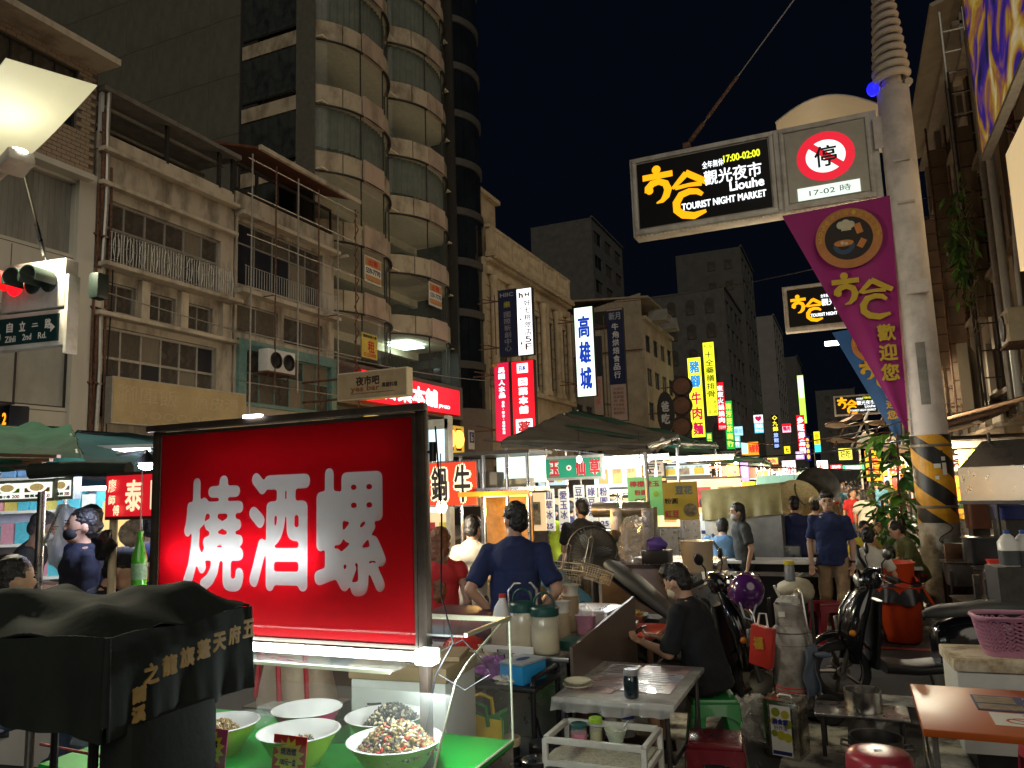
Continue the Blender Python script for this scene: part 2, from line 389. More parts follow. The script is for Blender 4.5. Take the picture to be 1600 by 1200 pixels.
# rooftop shed: posts, roof edge and dark depth
obj('shed_parapet', MB().box((2.5, .1, 11.73), (5.05, .2, .5)), concrete2, t)
obj('shed_roof', MB().box((2.55, 1.6, 13.2), (5.2, 3.6, .14)), canvas_grey, t)
obj('shed_back', MB().box((2.55, 3.2, 12.5), (5.0, .1, 1.3)), dark_in, t)
for x in (.06, 2.3, 4.4, 5.0): obj('shed_post', MB().box((x, .05, 12.55), (.1, .1, 1.25)), white_pl if x < .1 else darksteel, t)
for i in range(3): obj('shed_rafter', MB().box((2.5, .4+i*.9, 12.95-.12*i), (5, .08, .1)), alu, t)
# cream shop board with faded lettering
cream = mat('faded_cream_board', (.56, .43, .22), .6, var=.3, scale=1.2, bump=.05); cream2 = mat('faded_letter_ghost', (.62, .5, .3), .6, var=.2)
sign('shop_board', 'blank cream shop board with ghosts of old letters on concrete shophouse', 'board', (-17.5, 16.55, 3.95), PI/2, 4.9, 1.25, .25, cream, alu,
     [('h', '腳庫飯', -1.3, .82, 2.0, .5, cream2, 0), ('h', '魚皮湯', 1.2, .82, 1.8, .42, cream2, 0), ('h', '○○○○○○○', -.6, .28, 3.2, .2, cream2, 0)])
# ---------------------------------------------------------------- B2b second half with scaffold
t = LB('scaffolded_shophouse', 'old shophouse with teal lower windows and brown roof behind pipe scaffold', 18.95)
ops = [(.1, 4.6, 8.95, 11.1), (.1, 2.1, 7.3, 8.3), (2.4, 4.6, 7.3, 8.3), (.3, 5.2, 5.0, 6.85)]
obj('wall', holes(MB(), 0, 5.3, 3.4, 12.1, ops), concrete, t); body(t, 0, 5.3, 3.4, 12, 10, concrete)
window(t, .1, 4.6, 8.95, 11.1, 5, (2, 1), None, pms); window(t, .1, 2.1, 7.3, 8.3, 2, (1,), None, pms[:5]); window(t, 2.4, 4.6, 7.3, 8.3, 2, (1,), None, pms[:5])
teal = mat('teal_window_frame', (.16, .3, .28), .6, var=.3, scale=5)
obj('teal_surround', holes(MB(), .1, 5.3, 4.9, 7.1, [(.45, 5.0, 5.0, 6.75)], .12, -.13), teal, t)
window(t, .45, 5.0, 5.0, 6.75, 6, (1.4, 1), teal, pms[:5], y=.05)
obj('ledge', MB().box((2.6, -.2, 8.65), (5.3, .4, .14)), concrete2, t); obj('ledge', MB().box((2.6, -.2, 11.3), (5.3, .4, .14)), concrete2, t)
mb = MB()
for i in range(40): mb.tube([(.1+i*.125, -.36, 8.72), (.1+i*.125, -.36, 9.5)], .008, 4)
for z in (8.8, 9.5): mb.tube([(.05, -.36, z), (5.2, -.36, z)], .012, 4)
obj('wire_railing', mb, alu, t)
obj('roof_frame', holes(MB(), 0, 5.3, 12.2, 13.2, [(.1+i*1.05, 1.05+i*1.05, 12.3, 13.1) for i in range(5)], .08, .1), darksteel, t)
redwood = mat('red_brown_soffit', (.2, .07, .035), .6, var=.4, scale=3)
mb = MB(); mb.add([(0, -1.0, 13.35), (5.6, -1.0, 13.45), (5.6, 2.6, 14.6), (0, 2.6, 14.5)], [(0, 1, 2, 3)])
obj('brown_roof', mb, redwood, t, thick=.08); obj('roof_edge', MB().box((2.8, -1.02, 13.4), (5.7, .12, .16)), concrete2, t)
obj('corner_tile', MB().box((5.35, -.3, 11.2), (.1, .7, .1)), concrete2, t)
t = thing('pipe_scaffold', 'grid of thin scaffold pipes standing before the teal windowed shophouse', 'scaffold', (-17.1, 18.7, 0))
for i in range(6): obj('upright', MB().cyl((0, i*1.15, 5.4 if i else 3), (0, i*1.15, 13.1), .03, n=6), rust if i % 2 else alu, t)
for z in (5.5, 7.1, 8.6, 10.3, 11.7, 12.9): obj('ledger', MB().cyl((0, -.2, z), (0, 6.1, z+.06), .022, n=6), alu, t)
for i in (1, 4): obj('brace', MB().cyl((0, i*1.15, 8.6), (-.9, i*1.15, 8.6), .02, n=6), rust, t)
obj('ladder_truss', MB().tube([(-.2+.2*(j % 2), 5.95, 5+.35*j) for j in range(24)], .025, 5), rust, t)
t = thing('air_conditioner', 'grey twin fan air conditioner on brackets above the cream board', 'air conditioner', (-17.3, 20.2, 6.0), PI/2)
obj('case', MB().box((0, 0, .38), (1.35, .42, .75)), white_pl, t, bev=.03)
for x in (-.3, .33):
    obj('fan_grille', MB().lathe([(.28, 0), (.28, .03), (.24, .03), (.24, 0)], 20, Matrix.Translation((x, -.215, .38))@Matrix.Rotation(PI/2, 4, 'X')), darksteel, t)
    obj('fan', MB().lathe([(.22, 0), (.05, .02), (.02, .02)], 12, Matrix.Translation((x, -.214, .38))@Matrix.Rotation(PI/2, 4, 'X')), black_pl, t)
obj('bracket', MB().box((0, .1, -.03), (1.3, .7, .05)).cyl((-.5, .4, -.6), (-.5, -.15, -.03), .02).cyl((.5, .4, -.6), (.5, -.15, -.03), .02), rust, t)

# ---------------------------------------------------------------- B3 tower with wavy glass bays
panelm = mat('grey_tile_panel', (.125, .12, .095), .7, var=.25, scale=5, bump=.1, bscale=60)
spm = mat('stained_stone_spandrel', (.42, .35, .25), .8, var=.4, scale=1.3, dirt=(.24, .19, .13), stretch=(1, 1, .5))
spm2 = mat('pinkish_stone_spandrel', (.45, .34, .26), .75, var=.3, scale=1.0, dirt=(.3, .23, .17), stretch=(1, 1, .5))
baygl = glass('bay_glass', (.25, .3, .26), .2, .06); curt = mat('grey_green_curtain', (.16, .17, .14), .9, var=.3, scale=2)
ceilm = mat('pale_office_ceiling', (.85, .8, .6), .9, var=.15); 
t = LB('curved_glass_tower', 'tall grey tower with stacked curved glass bays and stained stone bands', 24.2, -19.)
T3 = t
FL = [29.6-2.9*i for i in range(8)]        # underside of each stone band: 29.6 ... 9.3
def bulge(u): return -1.15*(1-abs(2*u-1)**2.6)
def bayx(b, u): return .1+b*5.6+u*5.4
rows3 = []
for b in range(2):
    for i, z in enumerate(FL):
        us = [0, .17, .34, .62, .86, 1]
        for k in range(5):         # stone band, panel by panel, middle one proud and flat
            mb = MB(); a, c = us[k]+.004, us[k+1]-.004; pr = .1 if k == 2 else 0
            mb.grid(lambda u, v: (bayx(b, a+(c-a)*u), (bulge(a)+(bulge(c)-bulge(a))*u if k == 2 else bulge(a+(c-a)*u))-pr, z-.1*(k == 2)+(.85+.16*(k == 2))*v), 5, 1)
            obj('stone_band', mb, spm2 if k == 2 else spm, t, thick=.1, sm=30)
        mb = MB(); mb.grid(lambda u, v: (bayx(b, u), bulge(u)*1+.02-.12*(1-v), z-.02), 16, 1)
        obj('band_lip', mb, darksteel, t, thick=.05)
        zb = z-2.05
        for k, (a, c) in enumerate(((.0, .34), (.34, .66), (.66, .86), (.86, 1))):
            mb = MB(); mb.grid(lambda u, v: (bayx(b, a+(c-a)*u), bulge(a+(c-a)*u)+.05, zb+2.02*v), 5, 1)
            obj('glass_pane', mb, baygl, t, sm=30)
            obj('mullion', MB().box((bayx(b, c)-.02, bulge(c)+.06, zb+1.0), (.04, .05, 2.05)), darksteel, t)
        kind = {(0, 0): 1, (1, 1): 1, (0, 1): 1, (1, 2): 1, (0, 2): 1, (0, 4): 1, (1, 4): 1}.get((b, i), 0)
        if kind:
            mb = MB(); n = 60; mb.grid(lambda u, v: (bayx(b, .02+.96*u), bulge(.02+.96*u)+.28+.05*math.sin(u*n*2), zb+.25*(i == 4)+(2.0-.25*(i == 4))*v), n*2, 1)
            obj('curtain', mb, curt, t)
# slabs, ceilings and back walls of the floors
for i, z in enumerate(FL):
    obj('ceiling', MB().box((5.7, 2.6, z+.03), (11.2, 6.0, .05)), ceilm, t)
    mb = MB(); [mb.grid(lambda u, v, b=b: (bayx(b, .05+.9*u), (bulge(.05+.9*u)+.12)*(1-v)-.02, z+.03), 14, 1) for b in range(2)]
    obj('bay_ceiling', mb, ceilm, t)
    mb = MB(); [mb.grid(lambda u, v, b=b: (bayx(b, .05+.9*u), (bulge(.05+.9*u)+.14)*(1-v)-.02, z+.78), 14, 1) for b in range(2)]; obj('bay_floor', mb, mat('office_floor', (.4, .37, .3), .7), t)
    obj('soffit_beam', MB().box((5.9, 1.9, z-.2), (10.6, .3, .4)), ceilm, t)
    obj('floor_slab', MB().box((5.7, 2.7, z+.5), (11.0, 5.6, .5)), mat('office_floor', (.4, .37, .3), .7), t)
obj('back_wall', MB().box((5.7, 5.7, 17), (11.2, .1, 27)), mat('office_back_wall', (.3, .28, .2), .9), t)
obj('base_cladding', MB().box((5.7, -.35, 6.4), (11.6, .7, 1.7)), mat('brown_metal_cladding', (.19, .15, .125), .5, .2, var=.2), t)
obj('fin', MB().box((11.45, -.1, 18), (.2, 1.0, 30)), darksteel, t)
obj('corner_column', MB().box((-.08, .3, 18), (.12, .9, 30)), panelm, t)
# side wall facing the camera: one tile panel after the other, and the stack of corner windows
obj('side_wall', MB().box((.1, 14.4, 16.5), (.3, 23, 33)), mat('dark_panel_joint', (.03, .028, .025), .9), t)
pm_ = unit_mesh(panelm)
for r in range(11):
    for c in range(11): inst('tile_panel', pm_, t, (-.075, 3.85+.875+c*1.75, 3.7+r*2.75+1.37), None, (.06, 1.735, 2.735))
meshw = mat('netted_window', (.035, .04, .036), .5, var=.6, scale=3, dirt=(.012, .02, .022))
for i, z in enumerate(FL):
    box('stone_band', (-.1, 2.2, z+.1), (.1, 2.9, .62), spm, t); w = box('window', (-.08, 2.2, z-1.25), (.06, 2.9, 2.0), darksteel, t)
    for j in (0, 1): ubox('pane', (-.12, 1.5+1.42*j, z-1.25), (.02, 1.36, 1.9), meshw, w)
body(t, .3, 11.4, .2, 33, 1.0, dark_in, 24)
# lit lowest office
box('lit_ceiling_panel', (8.4, .8, 9.15), (1.6, 1.2, .04), lit('cool_office_light', (.75, 1, .93), 5), t)
# for-sale boards on the glass
orange_p = mat('orange_board', (.6, .3, .09), .6); ink = mat('black_ink', (.02, .02, .02), .6, var=0); white_p = mat('white_print', (.8, .78, .72), .6, var=.05); yellow_p = mat('yellow_board', (.75, .6, .08), .6)
red_p = mat('red_print', (.6, .03, .03), .6, var=.1); navy_p = mat('navy_print', (.02, .03, .16), .5, var=.1)
def salesboard(label, y, z):
    p = Vector((-17.6, y, z))
    return sign('sale_board', label, 'board', p, PI/2, 1.25, 1.15, .04, white_p, alu,
        [('r', '', 0, .9, 1.15, .38, orange_p, 0), ('h', '出售', 0, .9, .7, .28, red_p, .008), ('h', '559-7770', 0, .52, 1.05, .24, ink, .008), ('r', '', 0, .22, 1.15, .24, orange_p, 0), ('h', '07-559-7770', 0, .1, .9, .08, ink, 0)], fw=.02)
q = PX(580, 445, -17.7); salesboard('orange and white sale board with phone number on left glass bay', q.y, q.z)
q = PX(678, 480, -17.7); salesboard('orange and white sale board with phone number on right glass bay', q.y, q.z)
q = PX(578, 557, -17.7)
sign('rent_board', 'yellow rental notice on the lowest glass bay of the tower', 'board', (-17.7, q.y, q.z-.1), PI/2, 1.15, 1.05, .04, yellow_p, alu, [('h', '租', .1, .5, .5, .5, red_p, .015), ('h', '07-3359900', 0, .15, .9, .16, red_p, .006), ('h', '國際商業大樓', 0, .92, .95, .13, ink, .004)], fw=.02)
# ---------------------------------------------------------------- B4 dark round glass stair tower
t = LB('round_glass_tower', 'dark cylindrical glass tower rising beside the curved bays', 38.2, -20.6)
dkg = mat('black_tower_glass', (.012, .015, .02), .12, var=.4, scale=.6); band = mat('dark_stone_ring', (.07, .065, .06), .6, var=.3)
mb0 = MB(); n = 6
for i in range(12):
    z = 5.6+2.9*i
    o = obj('ring', MB().lathe([(2.32, z), (2.38, z+.02), (2.38, z+.42), (2.32, z+.45)], 40), band, t, sm=40)
    for k in range(8):
        a0 = PI+.2+k*PI/7; mb = MB(); mb.grid(lambda u, v: (2.28*math.cos(a0+u*PI/7*.98), 2.28*math.sin(a0+u*PI/7*.98), z+.46+2.43*v), 4, 1); obj('glass_pane', mb, dkg, t, sm=40)
obj('core', MB().lathe([(2.1, 0), (2.1, 40)], 24), dark_in, t)
obj('base_cladding', MB().lathe([(2.6, 2.9), (2.6, 6.3), (2.2, 6.32)], 32), mat('brown_metal_cladding', (.2, .16, .13), .5), t, sm=40)
q = PX(735, 700, -18.2)
sign('accessible_sign', 'small square wheelchair sign on the rounded brown cladding', 'sign', (-17.9, q.y-.4, q.z-.1), PI/2, .62, 1.0, .04, white_p, white_p, [('r', '', 0, .62, .52, .56, navy_p, 0), ('o', '', 0, .78, .1, .1, white_p, 0), ('h', 'b', .02, .58, .26, .3, white_p, .01)], fw=.01)
# ---------------------------------------------------------------- B5 classical building
sand = mat('warm_sandstone', (.5, .39, .25), .75, var=.3, scale=2, bump=.15, bscale=20)
t = LB('classical_hotel', 'cream stone classical building with columns, cornice and roof balustrade', 38.6)
ops = [(1.6+i*2.6, 3.0+i*2.6, 8.2, 13.2) for i in range(5)]
obj('wall', holes(MB(), 0, 14, 3.2, 15.2, ops, .4, .1), sand, t); body(t, 0, 14, 3.2, 17, 9, sand, .5)
for i in range(5): window(t, 1.6+i*2.6, 3.0+i*2.6, 8.2, 13.2, 2, (2, 1), mat('bronze_frame', (.1, .07, .04), .5), win_dark, y=.3)
for z, d, h in ((15.3, .55, .3), (15.0, .35, .2), (14.4, .2, .5), (7.8, .4, .3), (17.0, .3, .2)): obj('cornice', MB().box((7, -d/2+.1, z), (14.1, d, h)), sand, t, bev=.03)
mb = MB(); [mb.box((.15+i*.3, -.5, 15.1), (.14, .14, .14)) for i in range(46)]; obj('dentils', mb, sand, t)['kind'] = 'stuff'
for i in range(6):
    for dx in (-.28, .28):
        x = .95+i*2.6+dx-.15
        if i in (0, 5) and dx > 0: continue
        obj('column', MB().lathe([(.3, 7.95), (.3, 8.2), (.23, 8.3), (.2, 13.6), (.28, 13.8), (.3, 14.1)], 14, Matrix.Translation((x, -.12, 0))), sand, t, sm=40)
for i in range(6): obj('balustrade_pier', MB().box((.3+i*2.62, -.1, 16.2), (.4, .4, 1.5)), sand, t, bev=.02)
for i in range(5):
    mb = MB()
    for j in range(8): mb.lathe([(.07, 15.5), (.1, 15.8), (.05, 16.2), (.09, 16.5), (.09, 16.9)], 8, Matrix.Translation((.7+i*2.62+j*.27, -.1, 0)))
    obj('balusters', mb, sand, t, sm=40)['kind'] = 'stuff'
obj('roof_pavilion', MB().box((1.6, 2, 18.3), (2.8, 2.5, 2.4)), sand, t, bev=.03); obj('pavilion_cornice', MB().box((1.6, 2, 19.5), (3.3, 3, .25)), sand, t)
for i in range(9): obj('stone_course', MB().box((7, .085, 8.6+i*.7), (14, .03, .03)), mortar, t)
# ---------------------------------------------------------------- farther left side
def block(name, label, x, y0, y1, h, m, cols, floors, depth=10, z0=3.4, fh=None, wm=None, side=0, arch=False, base=True):
    t = LB(name, label, y0, x); L = y1-y0; fh = fh or (h-z0-.8)/floors; ops = []
    for f in range(floors):
        for c in range(cols): ops.append((L*(c+.18)/cols, L*(c+.82)/cols, z0+.9+f*fh, z0+.9+f*fh+fh*.52))
    obj('wall', holes(MB(), 0, L, z0 if not base else .12, h, ops), m, t); body(t, 0, L, .12, h-.1, depth, m)
    for o in ops: window(t, o[0], o[1], o[2], o[3], 2, (1,), darksteel, wm or [win_dark, win_navy, win_dark])
    obj('parapet', MB().box((L/2, -.08, h), (L+.1, .3, .3)), m, t)
    for s in range(side):       # windows in the wall that faces the camera
        for f in range(floors): 
            w = box('side_window', (-.02, 2+s*2.6, z0+1.6+f*fh), (.08, 1.2, fh*.45), darksteel, t); ubox('pane', (-.065, 2+s*2.6, z0+1.6+f*fh), (.02, 1.1, fh*.4), win_dark, w)
            if arch: obj('arch_head', MB().lathe([(.6, 0), (.6, .08)], 20, Matrix.Translation((.03, 2+s*2.6, z0+1.6+f*fh+fh*.22))@Matrix.Rotation(-PI/2, 4, 'Y')), darksteel, t)
    return t
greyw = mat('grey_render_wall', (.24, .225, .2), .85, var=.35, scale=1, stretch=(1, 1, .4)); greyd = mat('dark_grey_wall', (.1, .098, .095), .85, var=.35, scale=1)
block('low_shophouse', 'narrow dark shophouse behind the blue lettered white sign', -18, 53, 60, 11.5, greyw, 3, 3)
t = block('corrugated_gable_house', 'house with corrugated metal gable wall and one small dark window', -14.5, 61, 72, 15.5, mat('beige_render', (.36, .29, .2), .8, var=.3, scale=1), 4, 4)
corr = mat('corrugated_beige_sheet', (.34, .28, .2), .6, .1, var=.3, scale=1.5)
mb = MB()
for i in range(44): mb.box((-.25-.03*(i % 2), .15+i*.21, 15.2-.02*i), (.08, .2, 4.6-.04*i))
obj('corrugated_wall', mb, corr, t); box('gable_window', (-.35, 3.6, 15.6), (.1, 1.7, 1.5), dark_in, t); box('gable_window', (-.35, 7.6, 15.4), (.1, .6, 1.4), dark_in, t)
mb = MB(); mb.add([(-.4, -.6, 17.2), (11, -.6, 17.2), (11, 9.6, 17.9), (-.4, 9.6, 17.9)], [(0, 1, 2, 3)]); obj('roof', mb, corr, t, thick=.15)
for i in range(2): obj('gable_canopy', MB().prism([(-.9, 0), (.9, 0), (0, 1.1)], -1.4, .2, Matrix.Translation((3+i*4, 0, 15.6))), greyw, t)
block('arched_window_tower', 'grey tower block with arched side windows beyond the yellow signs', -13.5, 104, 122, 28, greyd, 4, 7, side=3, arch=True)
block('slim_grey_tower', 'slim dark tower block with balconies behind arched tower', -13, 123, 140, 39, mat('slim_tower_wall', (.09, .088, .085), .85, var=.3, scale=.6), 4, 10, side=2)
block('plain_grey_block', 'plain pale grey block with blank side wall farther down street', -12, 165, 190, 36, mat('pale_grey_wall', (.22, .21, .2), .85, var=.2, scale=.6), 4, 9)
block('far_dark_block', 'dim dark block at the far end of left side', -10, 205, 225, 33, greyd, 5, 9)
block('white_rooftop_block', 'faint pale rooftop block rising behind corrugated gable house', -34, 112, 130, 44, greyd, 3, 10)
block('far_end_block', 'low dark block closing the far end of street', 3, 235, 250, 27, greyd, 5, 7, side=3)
# ================================================================ RIGHT SIDE (rz = -90: local x runs towards the camera)
def RB(name, label, y1, x): return thing(name, label, 'building', (x, y1, 0), -PI/2)
tanw = mat('tan_stained_render', (.34, .28, .2), .85, var=.4, scale=1, dirt=(.16, .12, .085), stretch=(1, 1, .35))
def rblock(name, label, x, y0, y1, h, m, cols, floors, z0=3.6, **kw):
    t = RB(name, label, y1, x); L = y1-y0; fh = (h-z0-.6)/floors; ops = []
    for f in range(floors):
        for c in range(cols): ops.append((L*(c+.15)/cols, L*(c+.8)/cols, z0+.8+f*fh, z0+.8+f*fh+fh*.55))
    obj('wall', holes(MB(), 0, L, 3.2, h, ops, .3), m, t); body(t, 0, L, 3.2, h-.1, 9, m, .3)
    for o in ops: window(t, o[0], o[1], o[2], o[3], 3, (1, 1.6), rust, [win_dark, win_navy], y=.2)
    for f in range(floors+1): obj('ledge', MB().box((L/2, -.2, z0+.3+f*fh), (L, .4, .14)), m, t, bev=.02)
    for c in range(cols+1): obj('pier', MB().box((min(L-.2, max(.2, L*c/cols)), -.05, (3.2+h)/2), (.4, .3, h-3.2)), m, t)
    return t
rblock('tan_shophouse', 'tan stained shophouse with vines and air conditioner on right side', 4.0, 9.5, 24, 13.2, tanw, 4, 3)
t = rblock('tall_right_shophouse', 'taller shophouse with overhanging roof behind the striped pole', 4.2, 24.3, 36, 15.2, mat('brown_grey_render', (.24, .2, .155), .85, var=.4, scale=1, stretch=(1, 1, .3)), 3, 4)
mb = MB(); mb.add([(-.4, -.9, 15.4), (12, -.9, 15.4), (12, 5, 17.2), (-.4, 5, 17.2)], [(0, 1, 2, 3)]); obj('metal_roof', mb, corr, t, thick=.12)
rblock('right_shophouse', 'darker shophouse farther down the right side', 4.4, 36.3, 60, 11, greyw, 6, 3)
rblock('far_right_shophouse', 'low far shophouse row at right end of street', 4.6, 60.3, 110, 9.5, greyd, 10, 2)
for i, (z0, z1, w) in enumerate(((3.3, 13.0, 0), (3.3, 12.2, 0))):   # arcade back wall and columns
    pass
t = thing('arcade', 'shadowy arcade wall and columns under the right shophouses', 'arcade', (4.0, 9.5, 0))
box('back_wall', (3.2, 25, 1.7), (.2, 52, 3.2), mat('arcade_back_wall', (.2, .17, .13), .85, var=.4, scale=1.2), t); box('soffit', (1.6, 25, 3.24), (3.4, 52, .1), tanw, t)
for i in range(9): box('column', (.25, .3+i*5.2, 1.66), (.45, .5, 3.08), tanw, t, bev=.02)
box('shutter', (3.05, 8, 1.5), (.06, 5, 2.7), mat('brown_roller_shutter', (.17, .08, .05), .55, var=.2), t)
# ================================================================ MAIN POLE, ARM SIGN, FLAGS
pole_paint = mat('pale_pole_paint', (.66, .59, .55), .5, var=.2, scale=2, bump=.1, bscale=14, dirt=(.5, .45, .42))
pole_low = mat('grey_pole_base', (.46, .44, .4), .6, var=.45, scale=3, dirt=(.17, .15, .13))
sign_frame = mat('sign_case_grey', (.56, .53, .48), .5, .1, var=.2, scale=3, dirt=(.42, .38, .33))
led_black = mat('led_screen_black', (.006, .006, .007), .35, var=0)
gold_e = lit('logo_gold_light', (1, .4, .005), .85); white_e = lit('white_letter_light', (.92, .97, 1), .95); lime_e = lit('lime_letter_light', (.8, .85, .03), .9)
def LG(x, y): return ((x-290)/430., (480-(y+.19*(x-290)))/430.)
def logo(mb, cx, cz, s, y=0.):
    def q(pts): return [(cx+s*a, cz+s*b) for a, b in [LG(*p) for p in pts]]
    disc(mb, *q([(172, 330)])[0], .068*s, y); strokes(mb, q([(78, 392), (278, 354)]), .095*s, y-.001)
    strokes(mb, q([(108, 492), (112, 462), (140, 428), (185, 412), (228, 425), (243, 465), (228, 510), (200, 545), (162, 562)]), [.1*s, .12*s, .11*s, .1*s, .11*s, .12*s, .11*s, .07*s, .02*s], y-.002); disc(mb, *q([(120, 478)])[0], .058*s, y-.003)
    strokes(mb, q([(272, 462), (318, 412), (368, 356)]), [.05*s, .08*s, .1*s], y-.001); strokes(mb, q([(362, 352), (430, 385), (508, 420)]), [.1*s, .1*s, .09*s], y-.0018)
    strokes(mb, q([(290, 460), (380, 436), (462, 425)]), [.06*s, .06*s, .075*s], y-.0026)
    strokes(mb, q([(462, 500), (430, 480), (380, 480), (325, 505), (292, 560), (292, 610), (330, 640), (400, 645), (478, 610)]), [.06*s, .09*s, .1*s, .11*s, .12*s, .12*s, .12*s, .11*s, .05*s], y-.0034)
    return mb
def market_sign(Y, x0, x1, z0, z1, label, lit_=True, group='market gantry signs'):
    t = thing('market_sign', label, 'sign', ((x0+x1)/2, Y, z0), 0, group); w, h = x1-x0, z1-z0
    obj('case', MB().box((0, .19, h/2), (w, .36, h)), sign_frame, t, bev=.02)
    xs = -w/2+w*.62
    obj('divider', MB().box((xs, -.002, h/2), (.05, .03, h-.1)), sign_frame, t)
    for a, b in ((-w/2+.05, xs-.04), (xs+.06, w/2-.1)):
        mb = MB(); 
        for zc in (.06, h-.06): mb.box(((a+b)/2, -.005, zc), (b-a, .03, .07))
        for xc in (a+.03, b-.03): mb.box((xc, -.004, h/2), (.06, .028, h-.19))
        obj('door_frame', mb, sign_frame, t, bev=.006)
    cx = (-w/2+.05+xs-.04)/2; sw = xs-.04+w/2-.05-.16
    obj('screen', MB().box((cx, -.002, h/2), (sw, .02, h-.26)), led_black, t)
    L = cx-sw/2; sc = sw/2.23; H = h/2
    obj('logo', logo(MB(), L+.66*sc, H-.03, 1.14*sc, -.016), gold_e, t)
    mb = MB(); letters(mb, '全年無休', L+1.32*sc, H+.34*sc, .36*sc, .13*sc, -.016, .0015); letters(mb, '觀光夜市', L+1.63*sc, H+.1*sc, .95*sc, .26*sc, -.016, .0035)
    letters(mb, 'Liouhe', L+1.85*sc, H-.12*sc, .56*sc, .17*sc, -.016, .006); obj('lettering', mb, white_e, t)
    mb = MB(); letters(mb, 'TOURIST NIGHT MARKET', L+1.45*sc, H-.34*sc, 1.4*sc, .125*sc, -.0215, .004); obj('lettering', mb, white_e, t)
    obj('lettering', letters(MB(), '17:00-02:00', L+1.8*sc, H+.38*sc, .6*sc, .13*sc, -.016, .004), lime_e, t)
    # no-stopping panel
    px = (xs+.06+w/2-.1)/2; rr = min(.42, h*.32); pz = h/2+.1
    obj('panel_face', MB().box((px, -.001, h/2), (w/2-.1-xs-.06-.16, .016, h-.26)), mat('pale_panel', (.5, .47, .4), .6, var=.15), t)
    obj('prohibition_disc', disc(MB(), px, pz, rr*.72, -.0115, rz=rr*.66), lit('lit_disc_white', (.8, .9, .85), .85), t)
    mb = MB(); strokes(mb, arc(px, pz, rr*.85, 0, 360, 40, rr*.79), rr*.32, -.0125); strokes(mb, [(px-rr*.6, pz+rr*.58), (px+rr*.62, pz-rr*.52)], rr*.24, -.0135)
    obj('prohibition_ring', mb, lit('lit_ring_red', (.62, .012, .03), .8), t)
    obj('lettering', letters(MB(), '停', px, pz, rr*.78, rr*.82, -.0155, .006), ink, t)
    obj('time_plate', MB().box((px, -.012, .24), (.9*rr/.42, .01, .2)), lit('lit_time_plate', (.72, .85, .76), .75), t)
    obj('lettering', letters(MB(), '17-02 時', px+.02, .24, .6*rr/.42, .11, -.0195), ink, t)
    mb = MB(); [mb.ell((-w/2+.1+i*.075, -.002, -.012), (.012, .012, .012), 6, 4) for i in range(int((w-.2)/.075))]; obj('bulb_string', mb, white_pl, t)['kind'] = 'stuff'
    return t
market_sign(12.5, -3.06, .82, 6.1, 7.5, 'near lit gantry sign with no stopping roundel on the spiral topped pole')
